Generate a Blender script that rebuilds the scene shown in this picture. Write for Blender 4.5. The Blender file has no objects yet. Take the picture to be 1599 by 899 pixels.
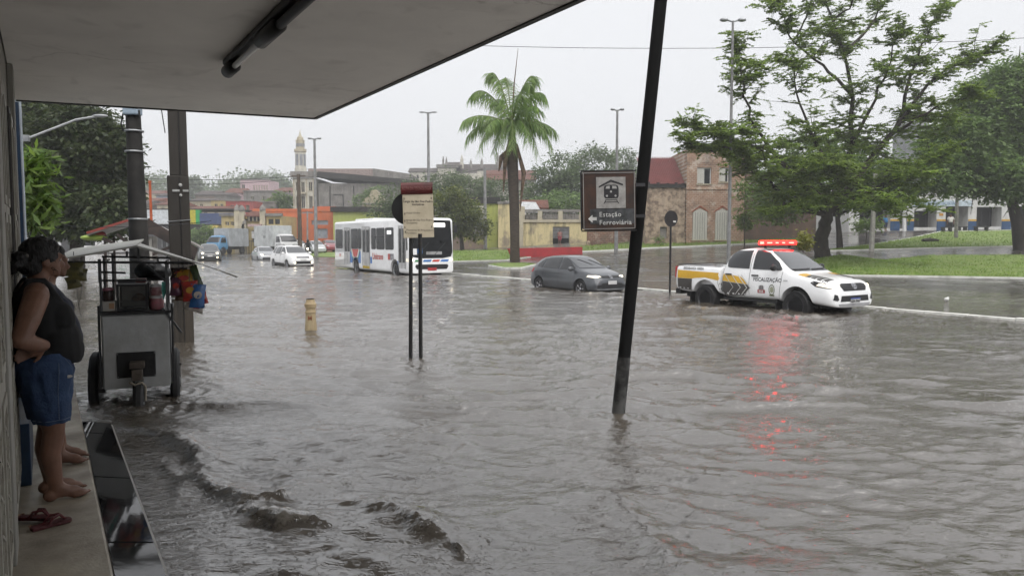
import bpy, bmesh, math, random
import numpy as np
from mathutils import Vector, Matrix, noise as mnoise
from mathutils.bvhtree import BVHTree
random.seed(7); np.random.seed(7)
SC = bpy.context.scene
COL = SC.collection
R = math.radians

# ------------------------------------------------------------------ camera
F = 1170.0; CAMH = 1.75; PIT = math.atan(74.5 / F)
cd = bpy.data.cameras.new('camera'); cam = bpy.data.objects.new('camera', cd); COL.objects.link(cam)
cd.sensor_width = 36.0; cd.lens = 36.0 * F / 1599.0; cd.clip_start = 0.05; cd.clip_end = 5000
cam.location = (0, 0, CAMH); cam.rotation_euler = (R(90) - PIT, 0, 0)
SC.camera = cam

# ------------------------------------------------------------------ sky (overcast) and light
w = bpy.data.worlds.new('World'); SC.world = w; w.use_nodes = True
nt = w.node_tree; nt.nodes.clear()
wo = nt.nodes.new('ShaderNodeOutputWorld'); bg = nt.nodes.new('ShaderNodeBackground')
sk = nt.nodes.new('ShaderNodeTexSky'); sk.sky_type = 'NISHITA'; sk.sun_disc = False
SUN_EL, SUN_ROT = R(60), R(155)
sk.sun_elevation = SUN_EL; sk.sun_rotation = SUN_ROT; sk.dust_density = 6.0; sk.air_density = 1.5
hs = nt.nodes.new('ShaderNodeHueSaturation'); hs.inputs['Saturation'].default_value = 0.15
mx = nt.nodes.new('ShaderNodeMix'); mx.data_type = 'RGBA'; mx.inputs['Factor'].default_value = 0.9
mx.inputs['B'].default_value = (4.85, 4.93, 5.12, 1)
nt.links.new(sk.outputs['Color'], hs.inputs['Color']); nt.links.new(hs.outputs['Color'], mx.inputs['A'])
nt.links.new(mx.outputs['Result'], bg.inputs['Color']); bg.inputs['Strength'].default_value = 0.1
nt.links.new(bg.outputs['Background'], wo.inputs['Surface'])
sd = bpy.data.lights.new('sun', 'SUN'); sd.energy = 1.5; sd.angle = R(80); sd.color = (1, 0.97, 0.93)
so = bpy.data.objects.new('sun', sd); COL.objects.link(so)
so.rotation_euler = (R(90) - SUN_EL, 0, math.pi - SUN_ROT)   # high behind the camera's right shoulder, spread wide by the cloud; so.location = (0, 0, 60)

vs = SC.view_settings
vs.view_transform = 'Standard'; vs.look = 'None'; vs.gamma = 1; vs.use_curve_mapping = False; vs.exposure = 1.0
SC.render.engine = 'CYCLES'
SC.cycles.use_denoising = True
SC.cycles.max_bounces = 5; SC.cycles.diffuse_bounces = 3; SC.cycles.glossy_bounces = 2
SC.cycles.use_adaptive_sampling = True; SC.cycles.adaptive_threshold = 0.03
SC.cycles.transmission_bounces = 4; SC.cycles.transparent_max_bounces = 6; SC.cycles.volume_bounces = 0
SC.cycles.caustics_reflective = True; SC.cycles.caustics_refractive = False
SC.cycles.sample_clamp_indirect = 4.0

# ------------------------------------------------------------------ geometry helpers
cp_, sp_ = math.cos(PIT), math.sin(PIT)
def ray(px, py):
    X = (px - 799.5) / F; V = (449.5 - py) / F
    return Vector((X, cp_ + V * sp_, -sp_ + V * cp_))
def P(px, py, Y):                 # the point at world depth Y on that line of sight
    d = ray(px, py); return Vector((0, 0, CAMH)) + d * (Y / d.y)
def Zp(px, py, z=0.0):            # where that line of sight meets the level z
    d = ray(px, py); return Vector((0, 0, CAMH)) + d * ((z - CAMH) / d.z)
FA = math.atan2(70 - 799.5, F)    # the facade (and the street) runs along U, its front looks along N
U = Vector((math.sin(FA), math.cos(FA), 0)); N = Vector((math.cos(FA), -math.sin(FA), 0))
def UN(u, n, z=0.0): return U * u + N * n + Vector((0, 0, z))
def sstep(a, b, x):
    t = min(1, max(0, (x - a) / (b - a))); return t * t * (3 - 2 * t)
AX = [(-400, .3), (-12, .35), (0, .9), (12, 1.75), (24, 2.2), (40, 2.55), (60, 2.85), (400, 4)]
KERB_N = 17.9
def terr(x, y):
    n = x * N.x + y * N.y
    z = -0.26
    if n > KERB_N: z = 0.012 + 0.0035 * min(n - KERB_N, 40) - 0.055 * sstep(7, 12, x) * (1 - sstep(25, 31, n))   # a shallow flooded lane at the right
    elif n > KERB_N - 0.25: z = -0.26
    a = np.interp(x, [q[0] for q in AX], [q[1] for q in AX])
    s = min(max((y - 28) / 47, 0), 1.0) ** 2.3
    if n > KERB_N: z += a * s * sstep(KERB_N, KERB_N + 14, n)
    # the town's hill far behind, highest on the left and in the middle
    hx = math.exp(-((x + 45) / 90) ** 2)
    z += 13 * hx * sstep(105, 260, y) + 3 * sstep(200, 420, y)
    d2 = (x - 19) ** 2 + (y - 45) ** 2
    z += 0.55 * math.exp(-d2 / 9.0) if n > KERB_N else 0
    return z
def G(px, py, lift=0.0):          # where that line of sight meets the ground
    d = ray(px, py); o = Vector((0, 0, CAMH)); t = 3.0; last = t
    while t < 900:
        p = o + d * t
        if p.z < terr(p.x, p.y) + lift:
            a, b = last, t
            for _ in range(24):
                m = (a + b) / 2; q = o + d * m
                if q.z < terr(q.x, q.y) + lift: b = m
                else: a = m
            return o + d * b
        last = t; t *= 1.01
    return o + d * 400
def onT(x, y, lift=0.0): return Vector((x, y, terr(x, y) + lift))

class MB:
    """collects shapes, then links them as one mesh object"""
    def __init__(s): s.v = []; s.f = []; s.m = []; s.cur = 0; s.T = Matrix()
    def add(s, vs, fs):
        o = len(s.v); T = s.T
        s.v += [tuple(T @ Vector(q)) for q in vs]
        s.f += [tuple(i + o for i in q) for q in fs]; s.m += [s.cur] * len(fs)
        return s
    def box(s, x0, x1, y0, y1, z0, z1):
        return s.add([(x0,y0,z0),(x1,y0,z0),(x1,y1,z0),(x0,y1,z0),(x0,y0,z1),(x1,y0,z1),(x1,y1,z1),(x0,y1,z1)],
                     [(0,3,2,1),(4,5,6,7),(0,1,5,4),(1,2,6,5),(2,3,7,6),(3,0,4,7)])
    def bar(s, a, b, w, h=None, up=(0,0,1)):     # a rectangular bar from a to b
        a = Vector(a); b = Vector(b); d = (b - a).normalized(); u = Vector(up)
        if abs(d.dot(u)) > 0.98: u = Vector((0, 1, 0))
        r = d.cross(u).normalized(); u = r.cross(d); h = h or w
        q = [r*(i*w/2) + u*(j*h/2) for i, j in ((-1,-1),(1,-1),(1,1),(-1,1))]
        return s.add([a + k for k in q] + [b + k for k in q], [(0,3,2,1),(4,5,6,7),(0,1,5,4),(1,2,6,5),(2,3,7,6),(3,0,4,7)])
    def tube(s, pts, rad, n=8, cap=True):
        pts = [Vector(p) for p in pts]
        if not hasattr(rad, '__len__'): rad = [rad] * len(pts)
        vs = []; fs = []; up = Vector((0.13, 0.31, 0.94))
        for i, p in enumerate(pts):
            d = (pts[min(i+1, len(pts)-1)] - pts[max(i-1, 0)])
            d = d.normalized() if d.length > 1e-9 else Vector((0,0,1))
            if abs(d.dot(up)) > 0.97: up = Vector((0.9, 0.3, 0.1))
            r = d.cross(up).normalized(); q = r.cross(d)
            for k in range(n):
                t = 2 * math.pi * k / n; vs.append(p + (r * math.cos(t) + q * math.sin(t)) * rad[i])
        for i in range(len(pts) - 1):
            for k in range(n):
                a = i*n + k; b = i*n + (k+1) % n; fs.append((a, b, b + n, a + n))
        if cap: fs.append(tuple(range(n))[::-1]); fs.append(tuple(range((len(pts)-1)*n, len(pts)*n)))
        return s.add(vs, fs)
    def lathe(s, prof, n=16, c=(0,0,0)):         # prof: (radius, z)
        vs = []; fs = []
        for r, z in prof:
            for k in range(n):
                t = 2*math.pi*k/n; vs.append((c[0] + r*math.cos(t), c[1] + r*math.sin(t), c[2] + z))
        for i in range(len(prof)-1):
            for k in range(n):
                a = i*n+k; b = i*n+(k+1)%n; fs.append((a, b, b+n, a+n))
        fs.append(tuple(range(n))[::-1]); fs.append(tuple(range((len(prof)-1)*n, len(prof)*n)))
        return s.add(vs, fs)
    def prism(s, poly, ax, a0, a1):              # poly in the plane normal to axis ax ('x','y','z')
        def mk(p, a): return {'x': (a, p[0], p[1]), 'y': (p[0], a, p[1]), 'z': (p[0], p[1], a)}[ax]
        n = len(poly); vs = [mk(p, a0) for p in poly] + [mk(p, a1) for p in poly]
        fs = [tuple(range(n))[::-1], tuple(range(n, 2*n))] + [(i, (i+1) % n, (i+1) % n + n, i + n) for i in range(n)]
        return s.add(vs, fs)
    def ball(s, c, r, n=12, m=8):
        if not hasattr(r, '__len__'): r = (r, r, r)
        vs = [(c[0], c[1], c[2]-r[2])]; fs = []
        for i in range(1, m):
            a = math.pi*i/m
            for k in range(n):
                t = 2*math.pi*k/n; vs.append((c[0]+r[0]*math.sin(a)*math.cos(t), c[1]+r[1]*math.sin(a)*math.sin(t), c[2]-r[2]*math.cos(a)))
        vs.append((c[0], c[1], c[2]+r[2])); L = len(vs)-1
        for k in range(n): fs.append((0, 1+(k+1)%n, 1+k)); fs.append((L, L-n+k, L-n+(k+1)%n))
        for i in range(m-2):
            for k in range(n):
                a = 1+i*n+k; b = 1+i*n+(k+1)%n; fs.append((a, b, b+n, a+n))
        return s.add(vs, fs)
    def quad(s, a, b, c, d): return s.add([a, b, c, d], [(0,1,2,3)])
    def mesh(s, name):
        me = bpy.data.meshes.new(name); me.from_pydata([tuple(q) for q in s.v], [], s.f); 
        return me
    def build(s, name, mats, parent=None, smooth=False, fix=True, bevel=0):
        me = s.mesh(name)
        if fix or bevel:
            bm = bmesh.new(); bm.from_mesh(me)
            for f, k in zip(bm.faces, s.m): f.material_index = k
            if fix: bmesh.ops.recalc_face_normals(bm, faces=bm.faces)
            if bevel:
                es = [e for e in bm.edges if len(e.link_faces) == 2 and e.calc_face_angle(0) > R(30)]
                bmesh.ops.bevel(bm, geom=es, offset=bevel, segments=2, affect='EDGES', profile=0.5)
            bm.to_mesh(me); bm.free()
        else: me.polygons.foreach_set('material_index', s.m)
        return mkobj(name, me, mats, parent, smooth)
def mkobj(name, me, mats, parent=None, smooth=False):
    if not isinstance(mats, (list, tuple)): mats = [mats]
    for m in mats: me.materials.append(m)
    if smooth:
        me.polygons.foreach_set('use_smooth', [True]*len(me.polygons))
        try: me.set_sharp_from_angle(angle=R(40))
        except Exception: pass
    o = bpy.data.objects.new(name, me); COL.objects.link(o)
    if parent: o.parent = parent
    return o
def thing(name, label, cat, loc=(0,0,0), rz=0.0, group=None):
    o = bpy.data.objects.new(name, None); COL.objects.link(o); o.location = loc; o.rotation_euler = (0, 0, rz)
    o.empty_display_size = 0.2
    o['label'] = label; o['category'] = cat
    if group: o['group'] = group
    return o
def tag(o, label, cat, group=None):
    o['label'] = label; o['category'] = cat
    if group: o['group'] = group
    return o
def struct(o): o['kind'] = 'structure'; return o
def evalmesh(me, mods):
    """apply modifiers to a mesh through a temporary object"""
    o = bpy.data.objects.new('tmp', me); COL.objects.link(o)
    for kind, kw in mods:
        m = o.modifiers.new(kind, kind)
        for k, v in kw.items(): setattr(m, k, v)
    dg = bpy.context.evaluated_depsgraph_get(); dg.update()
    r = bpy.data.meshes.new_from_object(o.evaluated_get(dg), depsgraph=dg)
    bpy.data.objects.remove(o); return r

# ------------------------------------------------------------------ materials (all procedural)
def nn(t, kind, **kw):
    n = t.nodes.new(kind)
    for k, v in kw.items():
        if k in n.inputs: n.inputs[k].default_value = v
        else: setattr(n, k, v)
    return n
def c4(c): return (c[0], c[1], c[2], 1)
def mat(name, col, rough=0.6, metal=0.0, var=0.18, vs=3.0, bump=0.0, bs=20.0, coat=0.0, emit=None, es=0.0,
        col2=None, streak=0.0, ior=1.45, stretch=None, rvar=0.0, thr=(0.35, 0.7), trans=0.0):
    m = bpy.data.materials.new(name); m.use_nodes = True; t = m.node_tree; b = t.nodes['Principled BSDF']
    b.inputs['Roughness'].default_value = rough; b.inputs['Metallic'].default_value = metal; b.inputs['IOR'].default_value = ior
    b.inputs['Coat Weight'].default_value = coat; b.inputs['Coat Roughness'].default_value = 0.05
    if trans: b.inputs['Transmission Weight'].default_value = trans
    tc = nn(t, 'ShaderNodeTexCoord'); mp = nn(t, 'ShaderNodeMapping')
    if stretch: mp.inputs['Scale'].default_value = stretch
    t.links.new(tc.outputs['Object'], mp.inputs['Vector'])
    ns = nn(t, 'ShaderNodeTexNoise', Scale=vs, Detail=6.0, Roughness=0.62); t.links.new(mp.outputs['Vector'], ns.inputs['Vector'])
    rp = nn(t, 'ShaderNodeMapRange'); rp.inputs[1].default_value = thr[0]; rp.inputs[2].default_value = thr[1]
    t.links.new(ns.outputs['Fac'], rp.inputs[0])
    mxx = nn(t, 'ShaderNodeMix', data_type='RGBA')
    c2 = col2 if col2 else tuple(k * (1 - 2*var) for k in col); c1 = col if col2 else tuple(min(1, k * (1 + var*0.6)) for k in col)
    mxx.inputs['A'].default_value = c4(c1); mxx.inputs['B'].default_value = c4(c2)
    t.links.new(rp.outputs[0], mxx.inputs['Factor']); out = mxx.outputs['Result']
    if streak:
        m2 = nn(t, 'ShaderNodeMapping'); m2.inputs['Scale'].default_value = (1.0, 1.0, 0.13); t.links.new(tc.outputs['Object'], m2.inputs['Vector'])
        n2 = nn(t, 'ShaderNodeTexNoise', Scale=1.6, Detail=8.0, Roughness=0.75); t.links.new(m2.outputs['Vector'], n2.inputs['Vector'])
        r2 = nn(t, 'ShaderNodeMapRange'); r2.inputs[1].default_value = 0.48; r2.inputs[2].default_value = 0.72; r2.inputs[4].default_value = streak
        t.links.new(n2.outputs['Fac'], r2.inputs[0])
        m3 = nn(t, 'ShaderNodeMix', data_type='RGBA'); m3.inputs['B'].default_value = (0.045, 0.042, 0.036, 1)
        t.links.new(r2.outputs[0], m3.inputs['Factor']); t.links.new(out, m3.inputs['A']); out = m3.outputs['Result']
    t.links.new(out, b.inputs['Base Color'])
    if rvar:
        r4 = nn(t, 'ShaderNodeMapRange'); r4.inputs[3].default_value = max(0.02, rough - rvar); r4.inputs[4].default_value = rough + rvar
        t.links.new(ns.outputs['Fac'], r4.inputs[0]); t.links.new(r4.outputs[0], b.inputs['Roughness'])
    if bump:
        nb = nn(t, 'ShaderNodeTexNoise', Scale=bs, Detail=4.0); t.links.new(mp.outputs['Vector'], nb.inputs['Vector'])
        bp = nn(t, 'ShaderNodeBump', Strength=bump, Distance=0.02); t.links.new(nb.outputs['Fac'], bp.inputs['Height'])
        t.links.new(bp.outputs['Normal'], b.inputs['Normal'])
    if emit:
        b.inputs['Emission Color'].default_value = c4(emit); b.inputs['Emission Strength'].default_value = es
    return m
def brickmat(name, c1, c2, mortar, s=4.0, rough=0.8, grime=0.5):
    m = mat(name, c1, rough, streak=grime, var=0.2, vs=1.2); t = m.node_tree; b = t.nodes['Principled BSDF']
    tc = nn(t, 'ShaderNodeTexCoord'); mp = nn(t, 'ShaderNodeMapping'); mp.inputs['Rotation'].default_value = (R(90), 0, 0)
    t.links.new(tc.outputs['Object'], mp.inputs['Vector'])
    bt = nn(t, 'ShaderNodeTexBrick', Scale=s); bt.inputs['Color1'].default_value = c4(c1); bt.inputs['Color2'].default_value = c4(c2)
    bt.inputs['Mortar'].default_value = c4(mortar); bt.inputs['Mortar Size'].default_value = 0.02; bt.inputs['Bias'].default_value = -0.2
    t.links.new(mp.outputs['Vector'], bt.inputs['Vector'])
    lk = b.inputs['Base Color'].links[0]; src = lk.from_socket
    ns = nn(t, 'ShaderNodeTexNoise', Scale=0.9, Detail=8.0, Roughness=.75); t.links.new(tc.outputs['Object'], ns.inputs['Vector'])
    rp = nn(t, 'ShaderNodeMapRange'); rp.inputs[1].default_value = 0.46; rp.inputs[2].default_value = 0.62; t.links.new(ns.outputs['Fac'], rp.inputs[0])
    mxx = nn(t, 'ShaderNodeMix', data_type='RGBA'); t.links.new(bt.outputs['Color'], mxx.inputs['A']); t.links.new(src, mxx.inputs['B'])
    ml = nn(t, 'ShaderNodeMath', operation='MULTIPLY'); ml.inputs[1].default_value = 0.75; t.links.new(rp.outputs[0], ml.inputs[0])
    t.links.new(ml.outputs[0], mxx.inputs['Factor']); out = mxx.outputs['Result']
    for k, (sc, lo, hi, am, cc) in enumerate(((.8, .53, .60, .6, tuple(min(1, v*1.05+.1) for v in mortar)), (.6, .52, .66, .65, (.075,.06,.05)), (2.6, .55, .62, .4, (.10,.075,.06)))):
        n5 = nn(t, 'ShaderNodeTexNoise', Scale=sc, Detail=8.0, Roughness=.7); n5.noise_dimensions = '4D'; n5.inputs['W'].default_value = k*7.0; t.links.new(tc.outputs['Object'], n5.inputs['Vector'])
        r5 = nn(t, 'ShaderNodeMapRange'); r5.inputs[1].default_value = lo; r5.inputs[2].default_value = hi; r5.inputs[4].default_value = am; t.links.new(n5.outputs['Fac'], r5.inputs[0])
        m5 = nn(t, 'ShaderNodeMix', data_type='RGBA'); m5.inputs['B'].default_value = c4(cc); t.links.new(r5.outputs[0], m5.inputs['Factor']); t.links.new(out, m5.inputs['A']); out = m5.outputs['Result']
    t.links.new(out, b.inputs['Base Color'])
    return m
def leafmat(name, c1, c2, rough=0.45):
    m = bpy.data.materials.new(name); m.use_nodes = True; t = m.node_tree; b = t.nodes['Principled BSDF']
    g = nn(t, 'ShaderNodeNewGeometry'); rp = nn(t, 'ShaderNodeMix', data_type='RGBA')
    rp.inputs['A'].default_value = c4(c1); rp.inputs['B'].default_value = c4(c2)
    t.links.new(g.outputs['Random Per Island'], rp.inputs['Factor'])
    tc = nn(t, 'ShaderNodeTexCoord'); ns = nn(t, 'ShaderNodeTexNoise', Scale=0.55, Detail=3.0); t.links.new(tc.outputs['Object'], ns.inputs['Vector'])
    hv = nn(t, 'ShaderNodeHueSaturation'); mr = nn(t, 'ShaderNodeMapRange'); mr.inputs[1].default_value = .3; mr.inputs[2].default_value = .7
    mr.inputs[3].default_value = 0.7; mr.inputs[4].default_value = 1.35
    t.links.new(ns.outputs['Fac'], mr.inputs[0]); t.links.new(mr.outputs[0], hv.inputs['Value']); t.links.new(rp.outputs['Result'], hv.inputs['Color'])
    t.links.new(hv.outputs['Color'], b.inputs['Base Color']); b.inputs['Roughness'].default_value = rough
    tr = nn(t, 'ShaderNodeBsdfTranslucent'); t.links.new(hv.outputs['Color'], tr.inputs['Color'])
    ms = nn(t, 'ShaderNodeMixShader'); ms.inputs[0].default_value = 0.5
    t.links.new(b.outputs['BSDF'], ms.inputs[1]); t.links.new(tr.outputs['BSDF'], ms.inputs[2])
    t.links.new(ms.outputs['Shader'], t.nodes['Material Output'].inputs['Surface'])
    return m
BLACK = mat('black_paint', (.012,.012,.013), .45, var=.3)
RUBBER = mat('tyre_rubber', (.014,.014,.015), .6, var=.2, bump=.2, bs=30)
STEEL = mat('galvanised_steel', (.35,.36,.37), .45, .7, var=.2)
DKSTEEL = mat('dark_steel', (.05,.05,.055), .5, .3, var=.3)
GREYPOLE = mat('grey_pole_paint', (.24,.24,.24), .6, var=.2, streak=.3)
WHITE = mat('white_paint', (.72,.72,.72), .5, var=.06)
CONC = mat('weathered_concrete', (.27,.26,.24), .75, var=.25, bump=.3, bs=14, streak=.5)
DKCONC = mat('black_stained_concrete', (.024,.022,.02), .7, var=.4, bump=.5, bs=10, streak=.5)
GLASS = mat('dark_glass', (.012,.013,.015), .04, var=.1, ior=1.5, coat=.5)
WSHIELD = mat('windscreen_glass', (.02,.022,.025), .05, var=.1, ior=2.4, coat=.6)
PANE = mat('window_pane', (.02,.022,.025), .12, var=.3)
CHROME = mat('chrome', (.6,.6,.62), .18, 1.0, var=.05)
TEXTK = mat('black_lettering', (.02,.02,.022), .6, var=.1)
TEXTW = mat('white_lettering', (.62,.62,.6), .6, var=.2)

def textmesh(s, size, align='LEFT', bold=0.0, extrude=0.0, sx=1.0, space=1.0):
    c = bpy.data.curves.new('t', 'FONT'); c.body = s; c.size = size; c.align_x = align; c.offset = bold; c.extrude = extrude; c.space_character = space
    c.resolution_u = 2
    o = bpy.data.objects.new('t', c); COL.objects.link(o)
    dg = bpy.context.evaluated_depsgraph_get(); dg.update()
    me = bpy.data.meshes.new_from_object(o.evaluated_get(dg), depsgraph=dg)
    bpy.data.objects.remove(o)
    if sx != 1.0:
        for v in me.vertices: v.co.x *= sx
    return me
def lettering(s, size, m, M, parent=None, name='lettering', **kw):
    me = textmesh(s, size, **kw); me.transform(M); me.name = name
    return mkobj(name, me, m, parent)
# ================================================================== THE SETTING
def wet_asphalt():
    m = bpy.data.materials.new('wet_asphalt'); m.use_nodes = True; t = m.node_tree; b = t.nodes['Principled BSDF']
    tc = nn(t, 'ShaderNodeTexCoord')
    n1 = nn(t, 'ShaderNodeTexNoise', Scale=0.35, Detail=5.0, Roughness=.6); t.links.new(tc.outputs['Object'], n1.inputs['Vector'])
    mr = nn(t, 'ShaderNodeMapRange'); mr.inputs[1].default_value = .35; mr.inputs[2].default_value = .68; mr.inputs[3].default_value = .07; mr.inputs[4].default_value = .34
    t.links.new(n1.outputs['Fac'], mr.inputs[0]); t.links.new(mr.outputs[0], b.inputs['Roughness'])
    n2 = nn(t, 'ShaderNodeTexNoise', Scale=2.0, Detail=8.0); t.links.new(tc.outputs['Object'], n2.inputs['Vector'])
    mx = nn(t, 'ShaderNodeMix', data_type='RGBA'); mx.inputs['A'].default_value = (.05,.047,.044,1); mx.inputs['B'].default_value = (.095,.086,.076,1)
    t.links.new(n2.outputs['Fac'], mx.inputs['Factor']); t.links.new(mx.outputs['Result'], b.inputs['Base Color'])
    n3 = nn(t, 'ShaderNodeTexNoise', Scale=5.0, Detail=5.0); t.links.new(tc.outputs['Object'], n3.inputs['Vector'])
    bp = nn(t, 'ShaderNodeBump', Strength=.28, Distance=.05); t.links.new(n3.outputs['Fac'], bp.inputs['Height']); t.links.new(bp.outputs['Normal'], b.inputs['Normal'])
    return m
ASPH = wet_asphalt()
def ground():
    us = sorted(set([-180,-120,-60,-30] + [round(-15 + 1.5*i, 2) for i in range(60)] + [75 + 3*i for i in range(45)] + [210 + 15*i for i in range(17)]))
    ns = sorted(set([-240 + 12*i for i in range(15)] + [-60 + 4*i for i in range(16)] + [i*1.5 for i in range(12)] +
                    [KERB_N - .03, KERB_N + .001] + [18.5 + i*1.5 for i in range(50)] + [95 + 6*i for i in range(40)] + [335]))
    vs = []; fs = []
    for u in us:
        for n in ns:
            p = UN(u, n); vs.append((p.x, p.y, terr(p.x, p.y)))
    L = len(ns)
    for i in range(len(us)-1):
        for j in range(L-1): fs.append((i*L+j, (i+1)*L+j, (i+1)*L+j+1, i*L+j+1))
    b = MB(); b.add(vs, fs)
    return struct(b.build('ground', ASPH, smooth=True))
ground()

GRASS = mat('lawn_grass', (.12,.20,.038), .7, col2=(.19,.22,.055), vs=1.5, bump=.8, bs=30)
KERBP = mat('whitewashed_kerb', (.68,.68,.64), .6, col2=(.4,.4,.37), vs=2.5, thr=(.5,.75))
def resample(pts, n):
    pts = [Vector(p) for p in pts]; L = [0]
    for a, b in zip(pts, pts[1:]): L.append(L[-1] + (b-a).length)
    out = []
    for i in range(n):
        t = L[-1]*i/(n-1); k = max(j for j in range(len(L)-1) if L[j] <= t + 1e-9); k = min(k, len(pts)-2)
        q = (t - L[k])/max(1e-9, L[k+1]-L[k]); out.append(pts[k].lerp(pts[k+1], min(1, q)))
    return out
def strip(name, near, far, m, lift=.06, nu=60, nv=10):
    a = resample([G(*q) for q in near], nu); b = resample([G(*q) for q in far], nu); vs = []; fs = []
    for i in range(nu):
        for j in range(nv):
            p = a[i].lerp(b[i], j/(nv-1)); e = 0 if j in (0, nv-1) or i in (0, nu-1) else 1
            vs.append((p.x, p.y, terr(p.x, p.y) + lift*(.35+.65*e) + .03*e*mnoise.noise((p.x*.8, p.y*.8, 0))))
    for i in range(nu-1):
        for j in range(nv-1): fs.append((i*nv+j, (i+1)*nv+j, (i+1)*nv+j+1, i*nv+j+1))
    mb = MB(); mb.add(vs, fs); o = mb.build(name, m, smooth=True); struct(o); return o, a, b
def tufts(name, label, a, b, n, hmin, hmax, m):
    """short blades of grass standing on a lawn strip"""
    rng = np.random.RandomState(len(label)); vs = []; fs = []
    for k in range(n):
        i = rng.randint(0, len(a)-1); f = rng.rand(); t = rng.rand()
        p = a[i].lerp(a[i+1], f).lerp(b[i].lerp(b[i+1], f), t)
        z = terr(p.x, p.y) + .05; h = hmin + (hmax-hmin)*rng.rand(); an = rng.rand()*6.28; wd = .02 + .02*rng.rand()
        dx, dy = math.cos(an)*wd, math.sin(an)*wd; o = len(vs)
        vs += [(p.x-dx, p.y-dy, z), (p.x+dx, p.y+dy, z), (p.x + rng.randn()*.05, p.y + rng.randn()*.05, z+h)]; fs.append((o, o+1, o+2))
    mb = MB(); mb.add(vs, fs); o = mb.build(name, m, fix=False); o['kind'] = 'stuff'; o['label'] = label; o['category'] = 'grass'
    return o
BLADE = leafmat('grass_blades', (.14,.25,.045), (.25,.32,.08))
def edgekerb(pts, w=.16, h=.13):
    mb = MB(); q = [Vector((p.x, p.y, 0)) for p in pts]
    for s, e in zip(q, q[1:]):
        s = Vector((s.x, s.y, terr(s.x, s.y)+h/2-.02)); e = Vector((e.x, e.y, terr(e.x, e.y)+h/2-.02)); mb.bar(s, e, w, h)
    return struct(mb.build('kerb', KERBP))
o, a1, b1 = strip('lawn', [(1262,424),(1300,431),(1450,433),(1680,437)], [(1262,407),(1300,401),(1450,399),(1680,398)], GRASS)
edgekerb(a1, .14, .1); tufts('grass_blades', 'short green grass blades of the lawn round the big tree', a1, b1, 16000, .03, .1, BLADE)
o, a2, b2 = strip('lawn', [(1295,392),(1450,388),(1680,383)], [(1297,391),(1400,376),(1470,362),(1680,358)], GRASS)
tufts('grass_blades', 'green grass blades of the sloping lawn before the white workshop', a2, b2, 9000, .05, .14, BLADE); edgekerb(a2, .14, .1); edgekerb(b2, .14, .1)
o, a3, b3 = strip('grass_verge', [(905,394),(1000,389),(1180,381),(1290,377)], [(905,385),(1000,378),(1180,372),(1290,369)], mat('yellowing_verge', (.14,.17,.045), .7, col2=(.10,.15,.03), vs=.6, bump=.8, bs=30))
edgekerb(a3); tufts('grass_blades', 'patchy yellow green grass along the brick house', a3, b3, 6000, .05, .22, BLADE)
o, a4, b4 = strip('lawn', [(640,412),(710,409),(790,407),(828,402)], [(640,393),(710,392),(790,391),(828,391)], GRASS)
tufts('grass_blades', 'green grass blades of the lawn left of the red wall', a4, b4, 5000, .05, .15, BLADE); edgekerb(a4, .14, .1)
o, a5, b5 = strip('palm_island', [(764,416),(785,420),(815,420),(836,415)], [(764,415),(785,411),(815,411),(836,414)], GRASS, .1, 30, 8)
edgekerb(a5); tufts('grass_blades', 'grass of the small island round the palm', a5, b5, 900, .04, .12, BLADE)
o, a6, b6 = strip('grass_patch', [(478,401),(530,402)], [(478,394),(530,394)], GRASS, .1, 20, 6)

# kerb of the flooded street, one stone after another
KB = struct(bpy.data.objects.new('street_kerb', None)); COL.objects.link(KB)
ks = MB(); ks.box(0, .985, -.15, 0, -.3, .06); ksm = None
for i in range(46):
    if ksm is None: o = ks.build('kerb_stone', KERBP, KB, bevel=.012); ksm = o.data
    else: o = bpy.data.objects.new('kerb_stone', ksm); COL.objects.link(o); o.parent = KB
    u = -4 + i; p = UN(u, KERB_N); o.location = (p.x, p.y, random.uniform(-.014, .01) - (.05 if i in (19, 27) else 0)); o.rotation_euler = (0, 0, math.atan2(U.y, U.x) + random.uniform(-.008, .008))

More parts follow.
